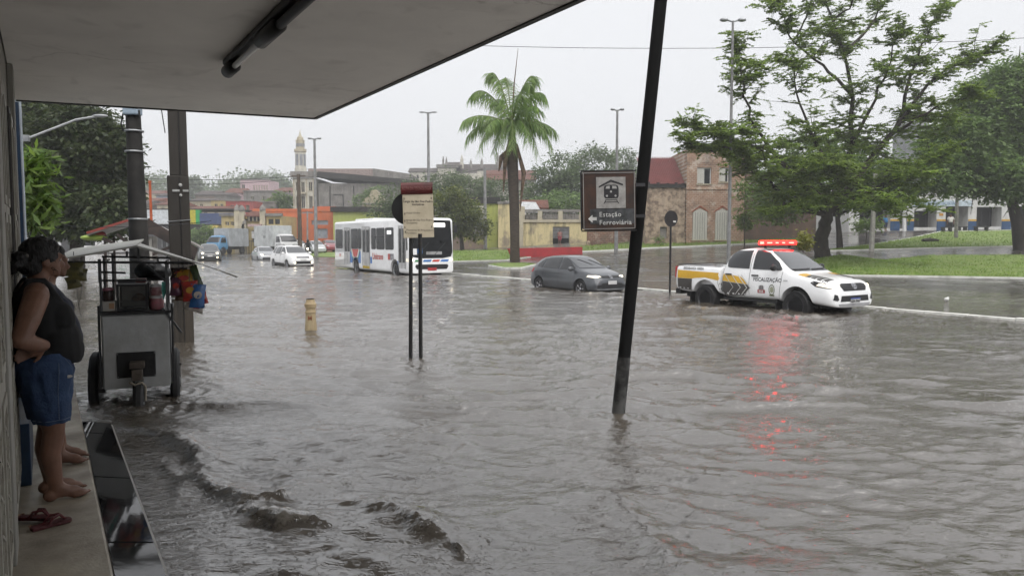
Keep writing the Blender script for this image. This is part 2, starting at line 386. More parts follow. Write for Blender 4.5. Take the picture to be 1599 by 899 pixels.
# ------------------------------------------------------------------ flood water
def vnoise(x, y, seed):
    """smooth lattice noise on numpy arrays, -1..1"""
    r = (np.random.RandomState(seed).rand(256, 256) * 2 - 1).astype(np.float32)
    xi = np.floor(x).astype(int); yi = np.floor(y).astype(int); fx = x - xi; fy = y - yi
    fx = fx*fx*(3-2*fx); fy = fy*fy*(3-2*fy); g = lambda i, j: r[(xi+i) % 256, (yi+j) % 256]
    return (g(0,0)*(1-fx)+g(1,0)*fx)*(1-fy) + (g(0,1)*(1-fx)+g(1,1)*fx)*fy
CRESTS = [  # photographed wave crests: outline in the picture, height, width, foam
    ([(205,641),(300,634),(380,636),(450,634),(500,640)], .055, .2, .1),
    ([(205,672),(262,684),(296,704),(312,730),(326,760)], .07, .12, .45),
    ([(318,752),(345,776),(390,788),(432,780),(474,763),(526,750)], .075, .10, .5),
    ([(362,796),(400,812),(440,826),(505,820)], .06, .11, .8), ([(250,720),(275,745),(290,775)], .03, .08, .3), ([(420,745),(470,738),(520,740)], .03, .10, .3),
    ([(572,790),(620,812),(665,830),(712,840)], .075, .10, .5), ([(700,846),(716,862)], .03, .06, .1), ([(1075,478),(1105,483),(1150,481)], .05, .2, .6), ([(1215,492),(1250,497),(1300,494)], .05, .2, .6), ([(1150,482),(1220,492)], .03, .2, .3),
    ([(590,778),(640,768),(680,772)], .012, .1, .5),
    ([(700,610),(780,622),(860,618)], .045, .2, .05),
    ([(870,605),(960,588),(1060,582),(1110,588)], .05, .22, .05),
    ([(960,612),(1040,616),(1100,610)], .035, .12, .22),
    ([(1080,640),(1160,632),(1250,634),(1380,632)], .045, .2, .24),
    ([(1230,600),(1300,608),(1370,606)], .035, .12, .25),
    ([(1410,595),(1470,600)], .03, .12, .2), ([(1480,628),(1560,634),(1640,630)], .035, .15, .1),
    ([(620,630),(720,640),(830,625)], .04, .2, .05), ([(690,650),(760,642),(830,648)], .03, .12, .3),
    ([(1130,650),(1180,700),(1240,735),(1340,770),(1480,800)], .012, .25, .0),
    ([(1100,720),(1180,780),(1260,830),(1400,890)], .012, .26, .0),
    ([(1200,650),(1320,690),(1450,735),(1620,770)], .012, .25, .0),
    ([(880,765),(960,790),(1010,840),(1050,899)], .018, .22, .0),
    ([(1000,500),(1110,494),(1200,500),(1260,507),(1340,500)], .035, .35, .15),
    ([(480,575),(560,583),(640,578)], .03, .2, .0), ([(300,560),(380,570),(440,565)], .025, .2, .0),
    ([(520,600),(580,612)], .03, .15, .1), ([(830,455),(900,459),(990,458)], .04, .4, .3), ([(540,426),(620,433),(720,430)], .05, .6, .2),
]
def flood():
    ys = [-14.0, -6.0, -2.0, 0.0, 1.2]; y = 1.9
    while y < 130: ys.append(y); y += 0.0054*y + .0022
    ys += [150, 200]; ys = np.array(ys); nr = len(ys)
    t = np.linspace(-1, 1, 861); core = np.concatenate([[-1.0], t, [1.0]])
    half = (0.74*np.maximum(ys, 2.5) + 2.6)[:, None]
    X = core[None, :]*half; X[:, 0] = -170; X[:, -1] = 170
    X = X.astype(np.float32); Y = np.repeat(ys[:, None], X.shape[1], 1).astype(np.float32)
    wx = X + .35*vnoise(X*.45, Y*.45, 1) + .10*vnoise(X*1.7, Y*1.7, 2); wy = Y + .35*vnoise(X*.45, Y*.45, 3) + .10*vnoise(X*1.7, Y*1.7, 4)
    H = np.zeros_like(X); rng = np.random.RandomState(11)
    for i in range(64):
        lam = .15*(21**(i/63.0)); k = 2*math.pi/lam
        ang = R(-97) + rng.randn()*R(22 if lam > .5 else 34); a = .0042*lam**.78*(.7+.6*rng.rand())*(1.6 if lam < 1.0 else .8)
        if lam > 2.2: a *= .7
        ph = k*(wx*math.cos(ang) + wy*math.sin(ang)) + rng.rand()*6.28
        a = a*np.clip(lam/(2.4*(.0054*Y + .0022)) - .5, 0, 1); b1, b2 = rng.rand(2)*6.28; kk = 1.5/lam**.6; mod = .5 + .5*np.sin(wx*kk*math.cos(b1)+wy*kk*math.sin(b1)+b2)*np.sin(wx*kk*.61*math.sin(b2)-wy*kk*.73*math.cos(b2)+3*b1)
        s = np.sin(ph); H += a*mod*((np.exp(1.3*s) - 1.47)*.62 if lam > .3 else s + .28*np.cos(2*ph))
    patch = .82 + .35*vnoise(X*.16 + 5, Y*.16 + 9, 99) + .4*vnoise(X*.55 + 2, Y*.8 + 4, 98); nn_ = X*N.x + Y*N.y
    patch = patch*np.where(nn_ > KERB_N, .22, 1.0); H *= patch
    near = np.clip((nn_ - .2)/1.2, .35, 1.0); H *= near
    foam = np.zeros_like(X)
    for ci, (pl, a, wd, fo) in enumerate(CRESTS):
        if fo <= .2 or wd > .14: a *= 1.35; wd *= .62
        pts = [Zp(q[0], q[1], 0) for q in pl]; best = np.full(X.shape, 1e9); side = np.zeros_like(X); tt = np.zeros_like(X)
        lo = min(p.y for p in pts) - 2.5; hi = max(p.y for p in pts) + 2.5; r0 = np.searchsorted(ys, lo); r1 = np.searchsorted(ys, hi)
        xs = X[r0:r1] + .06*vnoise(X[r0:r1]*3, Y[r0:r1]*3, 40+ci); yy = Y[r0:r1] + .06*vnoise(X[r0:r1]*3, Y[r0:r1]*3, 70+ci)
        bs = np.full(xs.shape, 1e9); sd_ = np.zeros(xs.shape); tl = np.zeros(xs.shape); nseg = len(pts)-1
        for k in range(nseg):
            ax, ay = pts[k].x, pts[k].y; bx, by = pts[k+1].x - ax, pts[k+1].y - ay; l2 = bx*bx+by*by
            q = np.clip(((xs-ax)*bx + (yy-ay)*by)/l2, 0, 1); dx = xs-ax-q*bx; dy = yy-ay-q*by; d = np.hypot(dx, dy)
            up = d < bs; bs = np.where(up, d, bs); sd_ = np.where(up, dy, sd_); tl = np.where(up, (k+q)/nseg, tl)
        ww = np.where(sd_ < 0, wd*.62, wd*1.5); env = np.sin(np.pi*np.clip(tl*.9+.05, 0, 1))**.5
        rough = 1 + (.7*vnoise(xs*7, yy*7, 5+ci) + .45*vnoise(xs*24, yy*24, 8+ci))*min(1, fo*1.2)
        bump = a*env*np.exp(-(bs/ww)**2)*(rough*.55+.45) ; H[r0:r1] += bump - .12*a*env*np.exp(-(bs/(ww*2.6))**2)
        foam[r0:r1] = np.maximum(foam[r0:r1], fo*env*np.exp(-(bs/(wd*np.where(sd_ < 0, .9, 1.9)))**2))
    H += np.minimum(foam, .8)*(.010*vnoise(X*8, Y*10, 301) + .006*vnoise(X*23, Y*27, 302))      # churned water on the breaking crests
    for (px, py, a, rad) in ((965,650,.012,.06), (641,557,.010,.03), (657,558,.010,.03), (485,515,.012,.12), (217,640,.014,.1), (143,622,.014,.12), (268,612,.014,.12), (287,533,.012,.2), (225,520,.012,.15), (1245,487,.03,.35), (1103,473,.03,.35), (1330,482,.03,.35), (905,455,.03,.3), (848,450,.03,.3), (617,428,.04,.5), (551,422,.04,.5)):
        c = Zp(px, py, 0); d = np.hypot(X - c.x, (Y - c.y)); m = d < 4; dd = np.maximum(d[m] - rad, 0); lw = .16 if a < .02 else .3
        H[m] += a*np.exp(-dd/(.35 if a < .02 else .8))*np.cos(dd*2*math.pi/lw + .8*vnoise(X[m]*3, Y[m]*3, 7))*(1 + .6*vnoise(X[m]*5, Y[m]*5, 17))
    H[:5] *= 0; H[:, 0] = 0; H[:, -1] = 0; far = np.clip(1 - (Y-60)/60, .3, 1); H *= far
    nc = X.shape[1]; co = np.stack([X, Y, H], -1).reshape(-1, 3).astype(np.float32)
    i = np.arange(nr-1)[:, None]*nc + np.arange(nc-1)[None, :]; fq = np.stack([i, i+1, i+nc+1, i+nc], -1).reshape(-1, 4).astype(np.int32)
    me = bpy.data.meshes.new('flood_water'); me.vertices.add(len(co)); me.vertices.foreach_set('co', co.ravel())
    me.loops.add(fq.size); me.loops.foreach_set('vertex_index', fq.ravel()); me.polygons.add(len(fq))
    me.polygons.foreach_set('loop_start', np.arange(0, fq.size, 4, dtype=np.int32)); me.polygons.foreach_set('use_smooth', np.ones(len(fq), bool))
    me.update(calc_edges=True); at = me.attributes.new('foam', 'FLOAT', 'POINT'); at.data.foreach_set('value', foam.ravel().astype(np.float32))
    return me
def water_mat():
    m = bpy.data.materials.new('muddy_flood_water'); m.use_nodes = True; t = m.node_tree; b = t.nodes['Principled BSDF']
    tc = nn(t, 'ShaderNodeTexCoord'); b.inputs['IOR'].default_value = 2.55; b.inputs['Roughness'].default_value = .035
    n1 = nn(t, 'ShaderNodeTexNoise', Scale=.5, Detail=4.0); t.links.new(tc.outputs['Object'], n1.inputs['Vector'])
    mx = nn(t, 'ShaderNodeMix', data_type='RGBA'); mx.inputs['A'].default_value = (.058,.049,.039,1); mx.inputs['B'].default_value = (.09,.076,.06,1)
    t.links.new(n1.outputs['Fac'], mx.inputs['Factor'])
    at = nn(t, 'ShaderNodeAttribute', attribute_name='foam')
    nf = nn(t, 'ShaderNodeTexNoise', Scale=34.0, Detail=4.0, Roughness=.7); t.links.new(tc.outputs['Object'], nf.inputs['Vector'])
    ad = nn(t, 'ShaderNodeMath', operation='ADD'); t.links.new(at.outputs['Fac'], ad.inputs[0]); t.links.new(nf.outputs['Fac'], ad.inputs[1])
    fr = nn(t, 'ShaderNodeMapRange'); fr.inputs[1].default_value = .92; fr.inputs[2].default_value = 1.3; fr.inputs[4].default_value = .38; t.links.new(ad.outputs[0], fr.inputs[0])
    mf = nn(t, 'ShaderNodeMix', data_type='RGBA'); mf.inputs['B'].default_value = (.42,.39,.35,1)
    t.links.new(fr.outputs[0], mf.inputs['Factor']); t.links.new(mx.outputs['Result'], mf.inputs['A']); t.links.new(mf.outputs['Result'], b.inputs['Base Color'])
    # fine ripples and the rings of falling drops
    mp = nn(t, 'ShaderNodeMapping'); mp.inputs['Scale'].default_value = (1.0, 1.5, 1); t.links.new(tc.outputs['Object'], mp.inputs['Vector'])
    r1 = nn(t, 'ShaderNodeTexNoise', Scale=13.0, Detail=4.0, Roughness=.6, Distortion=.6); t.links.new(mp.outputs['Vector'], r1.inputs['Vector'])
    b1 = nn(t, 'ShaderNodeBump', Distance=.024); t.links.new(r1.outputs['Fac'], b1.inputs['Height'])
    nm = nn(t, 'ShaderNodeTexNoise', Scale=.45, Detail=3.0); t.links.new(tc.outputs['Object'], nm.inputs['Vector'])      # smooth patches and rain beaten ones
    rm = nn(t, 'ShaderNodeMapRange'); rm.inputs[1].default_value = .38; rm.inputs[2].default_value = .62; rm.inputs[3].default_value = .16; rm.inputs[4].default_value = .62; t.links.new(nm.outputs['Fac'], rm.inputs[0]); t.links.new(rm.outputs[0], b1.inputs['Strength'])
    nrm = b1.outputs['Normal']
    ms = nn(t, 'ShaderNodeMapping'); ms.inputs['Scale'].default_value = (.42, 1.5, 1); ms.inputs['Rotation'].default_value = (0, 0, R(-6)); t.links.new(tc.outputs['Object'], ms.inputs['Vector'])      # short crest lines across the wind
    rs = nn(t, 'ShaderNodeTexNoise', Scale=5.0, Detail=3.0, Roughness=.5, Distortion=.9); t.links.new(ms.outputs['Vector'], rs.inputs['Vector'])
    bs_ = nn(t, 'ShaderNodeBump', Strength=.24, Distance=.05); t.links.new(rs.outputs['Fac'], bs_.inputs['Height']); t.links.new(nrm, bs_.inputs['Normal']); nrm = bs_.outputs['Normal']
    for sc, st in ((9.0, .28), (12.0, .45), (17.0, .42)):
        v = nn(t, 'ShaderNodeTexVoronoi', Scale=sc, Randomness=1.0); v.voronoi_dimensions = '2D'; t.links.new(tc.outputs['Object'], v.inputs['Vector'])
        sp = nn(t, 'ShaderNodeSeparateColor'); t.links.new(v.outputs['Color'], sp.inputs['Color'])
        ph = nn(t, 'ShaderNodeMath', operation='MULTIPLY_ADD'); ph.inputs[1].default_value = 34.0; t.links.new(v.outputs['Distance'], ph.inputs[0])
        p2 = nn(t, 'ShaderNodeMath', operation='MULTIPLY'); p2.inputs[1].default_value = 6.28; t.links.new(sp.outputs['Red'], p2.inputs[0]); t.links.new(p2.outputs[0], ph.inputs[2])
        sn = nn(t, 'ShaderNodeMath', operation='SINE'); t.links.new(ph.outputs[0], sn.inputs[0])
        fall = nn(t, 'ShaderNodeMapRange'); fall.inputs[1].default_value = .03; fall.inputs[2].default_value = .3; fall.inputs[3].default_value = 1; fall.inputs[4].default_value = 0
        t.links.new(v.outputs['Distance'], fall.inputs[0])
        on = nn(t, 'ShaderNodeMath', operation='GREATER_THAN'); on.inputs[1].default_value = .45; t.links.new(sp.outputs['Green'], on.inputs[0])
        m1 = nn(t, 'ShaderNodeMath', operation='MULTIPLY'); t.links.new(sn.outputs[0], m1.inputs[0]); t.links.new(fall.outputs[0], m1.inputs[1])
        m2 = nn(t, 'ShaderNodeMath', operation='MULTIPLY'); t.links.new(m1.outputs[0], m2.inputs[0]); t.links.new(on.outputs[0], m2.inputs[1])
        bb = nn(t, 'ShaderNodeBump', Strength=st, Distance=.0035); t.links.new(m2.outputs[0], bb.inputs['Height']); t.links.new(nrm, bb.inputs['Normal']); nrm = bb.outputs['Normal']
    t.links.new(nrm, b.inputs['Normal'])
    return m
WATER = struct(mkobj('flood_water', flood(), water_mat()))

# ------------------------------------------------------------------ pavement under the canopy
PAVE = mat('wet_pavement', (.38,.335,.26), .45, col2=(.17,.145,.115), vs=2.6, bump=.12, bs=60, rvar=.4)
TILE = mat('polished_black_slab', (.018,.018,.019), .06, var=.3, vs=5, rvar=.03, bump=.03, bs=6)
GROUT = mat('pale_grout', (.36,.35,.33), .5, var=.2)
rzU = math.atan2(U.y, U.x)
def uframe(o): o.rotation_euler = (0, 0, rzU); return o      # local x = along U, local y = -N
mb = MB(); mb.box(-14, 14, -.23, 3.0, -.3, .15); uframe(struct(mb.build('pavement', PAVE, bevel=.012)))
apron = struct(uframe(bpy.data.objects.new('slab_apron', None))); COL.objects.link(apron)
mb = MB(); mb.prism([(-.49,-.3),(-.233,-.3),(-.233,.07),(-.49,.018)], 'x', -8, 7.9); mb.build('grout_bed', GROUT, apron)
us = [7.9, 7.42, 5.98, 4.62, 3.26, 1.9, .54, -.8, -2.2, -3.6]
for b, a in zip(us, us[1:]):
    m_ = MB(); m_.add([(a+.012,-.474,.0175),(b-.012,-.474,.0175),(b-.012,-.245,.066),(a+.012,-.245,.066),(a+.012,-.474,.0335),(b-.012,-.474,.0335),(b-.012,-.245,.085),(a+.012,-.245,.085)],
        [(0,3,2,1),(4,5,6,7),(0,1,5,4),(1,2,6,5),(2,3,7,6),(3,0,4,7)]); m_.build('slab', TILE, apron)

# ------------------------------------------------------------------ building over the pavement: wall, door leaves, canopy
WALLP = mat('grey_wall_paint', (.30,.29,.26), .6, var=.15, streak=.35, vs=2)
DOORP = mat('pale_door_paint', (.36,.35,.30), .5, col2=(.22,.2,.17), vs=6, streak=.3)
BLUEP = mat('dark_blue_paint', (.012,.035,.075), .4, var=.3)
WOOD = mat('dark_frame', (.05,.046,.042), .5, var=.3)
FAC = uframe(thing('shop_building', 'grey shopfront wall with tall doors beside the waiting women', 'building'))
CZ = 3.15
mb = MB(); mb.box(-14, 9.2, .21, 6, -.3, 4.6); mb.build('wall', WALLP, FAC)
def ub(name, m, *a, bevel=.006, parent=None): q = MB(); q.box(*a); return q.build(name, m, parent or FAC, bevel=bevel)
for u in (-4.2, -1.2, 1.8, 4.5, 7.4): ub('pilaster', WALLP, u-.16, u+.16, .165, .209, .15, CZ-.002)
ub('blue_plinth', BLUEP, 5.75, 6.75, .12, .209, .15, .56)
for (u0, u1) in ((-3.9,-1.5), (-.9,1.5), (2.1,4.25), (4.8,5.7), (6.8,7.2)):
    fr = ub('door_frame', WOOD, u0, u1, .188, .2085, .15, 2.75)
    n_ = max(1, round((u1-u0)/.6)); wd = (u1-u0)/n_
    for k in range(n_):
        lf = ub('door_leaf', DOORP, u0+k*wd+.03, u0+(k+1)*wd-.03, .176, .187, .2, 2.7, parent=FAC)
        for zc in (.3, 1.15, 1.95):
            q = MB(); x0, x1 = u0+k*wd+.09, u0+(k+1)*wd-.09; z1 = zc + (.75 if zc < 1.9 else .65)
            for bb in ((x0,x1,.168,.1755,zc,zc+.05), (x0,x1,.168,.1755,z1-.05,z1), (x0,x0+.05,.168,.1755,zc+.051,z1-.051), (x1-.05,x1,.168,.1755,zc+.051,z1-.051)): q.box(*bb)
            q.build('moulding', DOORP, lf)
            if zc < 1.2:
                q = MB()
                for s in range(4): q.bar((x0+.06, .172, zc+.1+s*.15), (x1-.06, .172, zc+.2+s*.15), .012)
                for s in range(4): q.bar((x0+.06, .1725, zc+.2+s*.15), (x1-.06, .1725, zc+.1+s*.15), .012)
                q.build('grille', DOORP, lf)
# neighbouring pale blue house just past the canopy
NB = uframe(thing('neighbour_house', 'pale blue grey house front with dark blue strip past the canopy', 'building'))
q = MB(); q.box(9.25, 15.0, .24, 5, -.3, 4.2); q.build('wall', mat('pale_blue_wall', (.35,.40,.45), .6, streak=.3), NB)
q = MB(); q.box(10.2, 10.9, .19, .239, .1, 3.3); q.build('blue_door', BLUEP, NB)
def canopy_mat():
    m = mat('canopy_plaster', (.87,.84,.795), .85, var=.07, vs=.7, bump=.12, bs=5); t = m.node_tree; b = t.nodes['Principled BSDF']
    tc = nn(t, 'ShaderNodeTexCoord'); src = b.inputs['Base Color'].links[0].from_socket
    for sc, lo, hi, am in ((.55, .50, .512, .35), (.9, .56, .7, .16), (1.7, .50, .506, .3), (2.6, .6, .7, .14)):
        ns = nn(t, 'ShaderNodeTexNoise', Scale=sc, Detail=5.0, Distortion=.8); t.links.new(tc.outputs['Object'], ns.inputs['Vector'])
        if hi - lo < .02:     # the thin dark rim of a dried damp stain
            s1 = nn(t, 'ShaderNodeMath', operation='SUBTRACT'); s1.inputs[1].default_value = (lo+hi)/2; t.links.new(ns.outputs['Fac'], s1.inputs[0])
            s2 = nn(t, 'ShaderNodeMath', operation='ABSOLUTE'); t.links.new(s1.outputs[0], s2.inputs[0])
            mr = nn(t, 'ShaderNodeMapRange'); mr.inputs[1].default_value = 0; mr.inputs[2].default_value = hi-lo; mr.inputs[3].default_value = am; mr.inputs[4].default_value = 0; t.links.new(s2.outputs[0], mr.inputs[0])
            n3 = nn(t, 'ShaderNodeTexNoise', Scale=.5, Detail=2.0); t.links.new(tc.outputs['Object'], n3.inputs['Vector'])
            r3 = nn(t, 'ShaderNodeMapRange'); r3.inputs[1].default_value = .52; r3.inputs[2].default_value = .62; t.links.new(n3.outputs['Fac'], r3.inputs[0])
            mm = nn(t, 'ShaderNodeMath', operation='MULTIPLY'); t.links.new(mr.outputs[0], mm.inputs[0]); t.links.new(r3.outputs[0], mm.inputs[1]); fac = mm.outputs[0]
        else:
            mr = nn(t, 'ShaderNodeMapRange'); mr.inputs[1].default_value = lo; mr.inputs[2].default_value = hi; mr.inputs[4].default_value = am; t.links.new(ns.outputs['Fac'], mr.inputs[0]); fac = mr.outputs[0]
        mx = nn(t, 'ShaderNodeMix', data_type='RGBA'); mx.inputs['B'].default_value = (.2,.175,.14,1)
        t.links.new(fac, mx.inputs['Factor']); t.links.new(src, mx.inputs['A']); src = mx.outputs['Result']
    t.links.new(src, b.inputs['Base Color']); return m
CAN = uframe(thing('canopy', 'grey stained concrete canopy overhead with dark wet edge', 'canopy'))
q = MB(); q.prism([(9.08,.20),(8.60,-2.68),(-14,-2.68),(-14,.20)], 'z', CZ, CZ+.1); q.build('soffit', canopy_mat(), CAN)
q = MB(); q.prism([(9.12,.20),(8.645,-2.735),(-14,-2.735),(-14,.20)], 'z', CZ+.101, CZ+.2); q.build('top_slab', DKCONC, CAN)
q = MB()
for a, b in (((9.09,.19), (8.62,-2.70)), ((8.62,-2.70), (-14,-2.70))): q.bar((a[0],a[1],CZ+.028), (b[0],b[1],CZ+.028), .04, .08)
q.build('drip_edge', mat('black_wet_edge', (.03,.028,.026), .5, var=.3, bump=.6, bs=30), CAN)
# fluorescent batten under the canopy
LMP = uframe(thing('fluorescent_lamp', 'unlit black fluorescent tube batten fixed under the canopy', 'lamp'))
y0 = -1.27
q = MB(); q.box(3.7, 6.2, y0-.05, y0+.05, CZ-.05, CZ-.003); q.build('housing', BLACK, LMP, bevel=.012)
q = MB(); q.tube([(3.95,y0,CZ-.085),(6.1,y0,CZ-.085)], .022, 12); q.build('tube', mat('tube_glass', (.62,.62,.6), .2, var=.03), LMP, smooth=True)
for x0, x1 in ((6.0,6.28), (4.72,5.22)):
    q = MB(); q.tube([(x0,y0,CZ-.08),(x0+.02,y0,CZ-.08),(x1-.02,y0,CZ-.08),(x1,y0,CZ-.08)], [.035,.05,.05,.035], 14); q.build('end_cap', BLACK, LMP, smooth=True)
q = MB(); q.tube([(3.72,y0,CZ-.085),(4.72,y0,CZ-.085)], .03, 10); q.build('sleeve', BLACK, LMP, smooth=True)
# ================================================================== VEHICLES
def loft(sts):
    """sts: (x, wt, zt, wb, zb, wm, z0) -> closed smooth body mesh. Local x forward, y left"""
    vs = []; fs = []; K = 16
    for (x, wt, zt, wb, zb, wm, z0) in sts:
        zm = z0 + (zb - z0)*.55
        half = [(0, zt), (wt*.62, zt-.012), (wt, zt-.045*min(1, (zt-zb)/.25 + .25)), (wb, zb), (wm, zm), (wm-.015, z0+(zb-z0)*.22), (wm-.07, z0), (0, z0)]
        ring = half + [(-y, z) for y, z in half[1:-1]][::-1]
        # order: top centre -> left side -> bottom centre -> right side back up
        for y, z in ring: vs.append((x, y, z))
    K = len(ring)
    for i in range(len(sts)-1):
        for k in range(K): fs.append((i*K+k, i*K+(k+1) % K, (i+1)*K+(k+1) % K, (i+1)*K+k))
    for base, rev in ((0, False), ((len(sts)-1)*K, True)):
        h = K//2
        for k in range(h):                      # flat ends as quads between the two sides
            a, b = base+k, base+k+1; c, d = base+(K-k-1) % K, base+(K-k) % K
            q = (a, b, c, d) if k not in (0, h-1) else ((a, b, c) if k == 0 else (a, b, d))
            q = tuple(dict.fromkeys(q)); fs.append(q if not rev else q[::-1])
    mb = MB(); mb.add(vs, fs); me = mb.mesh('body')
    bm = bmesh.new(); bm.from_mesh(me); bmesh.ops.recalc_face_normals(bm, faces=bm.faces); bm.to_mesh(me); bm.free()
    return evalmesh(me, [('SUBSURF', dict(levels=2, render_levels=2))])
def cut(me, cutters):
    c = bpy.data.objects.new('cut', cutters.mesh('cut'))
    bm = bmesh.new(); bm.from_mesh(c.data); bmesh.ops.recalc_face_normals(bm, faces=bm.faces); bm.to_mesh(c.data); bm.free()
    COL.objects.link(c)
    r = evalmesh(me, [('BOOLEAN', dict(operation='DIFFERENCE', object=c, solver='EXACT'))])
    bpy.data.objects.remove(c); return r
class Skin:
    """a body surface other pieces are laid on"""
    def __init__(s, me):
        bm = bmesh.new(); bm.from_mesh(me); s.t = BVHTree.FromBMesh(bm); bm.free()
    def hit(s, o, d):
        h = s.t.ray_cast(Vector(o), Vector(d).normalized()); return h
    def lay(s, me, view, off=.006):
        """view 'R': (a,b)->x,z seen from the right; 'L'; 'F': (a,b)->y,z from the front; 'B' back; 'T': x,y from above. Mesh given in the a-b plane"""
        for v in me.vertices:
            a, b = v.co.x, v.co.y
            o, d = {'R': ((a,-5,b),(0,1,0)), 'L': ((a,5,b),(0,-1,0)), 'F': ((8,a,b),(-1,0,0)), 'B': ((-9,a,b),(1,0,0)), 'T': ((a,b,6),(0,0,-1))}[view]
            h = s.hit(o, d)
            if h[0] is None:
                h = (s.t.find_nearest(Vector(o) + Vector(d)*4.2)); 
            v.co = h[0] + h[1]*off if h[1].dot(Vector(d)) < 0 else h[0] - Vector(d)*off
        return me
def polymesh(poly, cuts=5):
    bm = bmesh.new(); vs = [bm.verts.new((p[0], p[1], 0)) for p in poly]; bm.faces.new(vs)
    bmesh.ops.triangulate(bm, faces=bm.faces)
    for _ in range(cuts):
        es = [e for e in bm.edges if e.calc_length() > .1]
        if not es: break
        bmesh.ops.subdivide_edges(bm, edges=es, cuts=1, use_grid_fill=True); bmesh.ops.triangulate(bm, faces=bm.faces)
    me = bpy.data.meshes.new('panel'); bm.to_mesh(me); bm.free(); return me
def panel(sk, name, poly, view, m, parent, off=.006, smooth=True, cuts=5):
    return mkobj(name, sk.lay(polymesh(poly, cuts), view, off), m, parent, smooth)
def rrect(x0, x1, y0, y1, r, n=4):
    out = []
    for cx, cy, a0 in ((x1-r, y1-r, 0), (x0+r, y1-r, 90), (x0+r, y0+r, 180), (x1-r, y0+r, 270)):
        for k in range(n+1): t = R(a0 + 90*k/n); out.append((cx+r*math.cos(t), cy+r*math.sin(t)))
    return out
def line(pts, w):
    """thin strip along a polyline as polygons"""
    L = []; Rr = []
    for i, p in enumerate(pts):
        a = pts[max(0, i-1)]; b = pts[min(len(pts)-1, i+1)]; d = math.hypot(b[0]-a[0], b[1]-a[1]); nx, ny = -(b[1]-a[1])/d*w/2, (b[0]-a[0])/d*w/2
        L.append((p[0]+nx, p[1]+ny)); Rr.append((p[0]-nx, p[1]-ny))
    return L + Rr[::-1]
def ell(cx, cy, rx, ry, n=20): return [(cx+rx*math.cos(2*math.pi*k/n), cy+ry*math.sin(2*math.pi*k/n)) for k in range(n)]
def ringmesh(cx, cy, rx, ry, w, n=20):
    me = bpy.data.meshes.new('ring'); o = ell(cx, cy, rx, ry, n); i = ell(cx, cy, rx-w, ry-w, n)
    me.from_pydata([(a, b, 0) for a, b in o+i], [], [(k, (k+1) % n, (k+1) % n+n, k+n) for k in range(n)]); return me
def wheel(parent, x, y, r, wd, rimm, spokes=5, right=True):
    """tyre ring with a dished rim. Axle along y, outer face towards the side it sits on"""
    s = -1 if right else 1
    root = bpy.data.objects.new('wheel', None); COL.objects.link(root); root.parent = parent; root.location = (x, y, r); root.rotation_euler = (R(90)*(1 if right else -1), 0, 0)
    q = MB(); q.lathe([(r*.62,-wd*.5),(r*.9,-wd*.5),(r,-wd*.36),(r,wd*.36),(r*.93,wd*.5),(r*.66,wd*.5),(r*.62,wd*.4)], 28); q.build('tyre', RUBBER, root, smooth=True)
    q = MB(); q.lathe([(r*.62,wd*.4),(r*.64,wd*.46),(r*.57,wd*.4),(r*.5,wd*.18),(r*.2,wd*.12),(.01,wd*.12)], 28); q.build('rim_dish', DKSTEEL if spokes else rimm, root, smooth=True)
    if spokes:
        q = MB()
        for k in range(spokes):
            t = 2*math.pi*k/spokes; c, s_ = math.cos(t), math.sin(t)
            q.bar((c*r*.1, s_*r*.1, wd*.34), (c*r*.6, s_*r*.6, wd*.38), r*.15, .02)
        q.lathe([(r*.16,wd*.2),(r*.16,wd*.4),(r*.1,wd*.42)], 12); q.tube([(r*.61*math.cos(a), r*.61*math.sin(a), wd*.4) for a in [2*math.pi*i/24 for i in range(25)]], r*.03, 5, False)
        q.build('rim', rimm, root)
    else:
        q = MB(); q.lathe([(r*.22,wd*.1),(r*.2,wd*.26),(r*.08,wd*.3)], 14)
        for k in range(6): t = k*math.pi/3; q.lathe([(r*.045,wd*.1),(r*.04,wd*.22)], 8, (r*.34*math.cos(t), r*.34*math.sin(t), 0))
        q.build('hub', rimm, root, smooth=True)
    return root
HEADL = mat('lit_headlamp', (.7,.68,.6), .15, var=.05, emit=(1,.83,.6), es=.35)
HEADLW = mat('lit_lamp_bulb', (.8,.8,.75), .15, var=.05, emit=(1,.84,.58), es=3.5)
LENS = mat('clear_lamp_lens', (.5,.5,.5), .1, var=.1)
TAIL = mat('red_tail_lamp', (.35,.012,.015), .15, var=.1)
PLATE = mat('licence_plate', (.5,.5,.5), .4, var=.1)
SEAM = mat('panel_gap', (.02,.02,.02), .6, var=.1)
HEADING = math.atan2(-U.y, -U.x)
ROAD = -.26
def carpaint(name, col, rough=.25, metal=0): return mat(name, col, rough, metal, var=.05, coat=.8, vs=2)
def vloc(px, py, lx, ly, rz, z=0.0):
    """root position so that the local point (lx, ly) stands at that pixel on level z"""
    p = Zp(px, py, z); c, s = math.cos(rz), math.sin(rz); return Vector((p.x - (lx*c - ly*s), p.y - (lx*s + ly*c), ROAD))

def make_car(name, label, cat, loc, rz, sts, paint, ax, R_, hw, wins, ws, doors, rim, spokes=5, extra=None, lights=True, group=None, flare=0.0, clad=None):
    t = thing(name, label, cat, loc, rz, group)
    me = loft(sts); c = MB()
    for x in ax:
        for s in (-1, 1): c.T = Matrix.Translation((x, s*(hw-.02), R_)) @ Matrix.Rotation(R(90), 4, 'X'); c.lathe([(R_*1.16, -.28), (R_*1.16, .28)], 28)
    c.T = Matrix(); me = cut(me, c); sk = Skin(me)
    mkobj('body', me, [paint, SEAM], t, True)
    for x in ax:
        for s in (-1, 1): wheel(t, x, s*(hw-.13), R_, .21, rim, spokes, s < 0)
    for side in 'RL':
        for w_ in wins: panel(sk, 'window', w_, side, GLASS, t, .01)
        for d in doors: panel(sk, 'door_gap', line(d, .012), side, SEAM, t, .003)
    panel(sk, 'windshield', ws, 'F', WSHIELD, t, .012)
    return t, sk
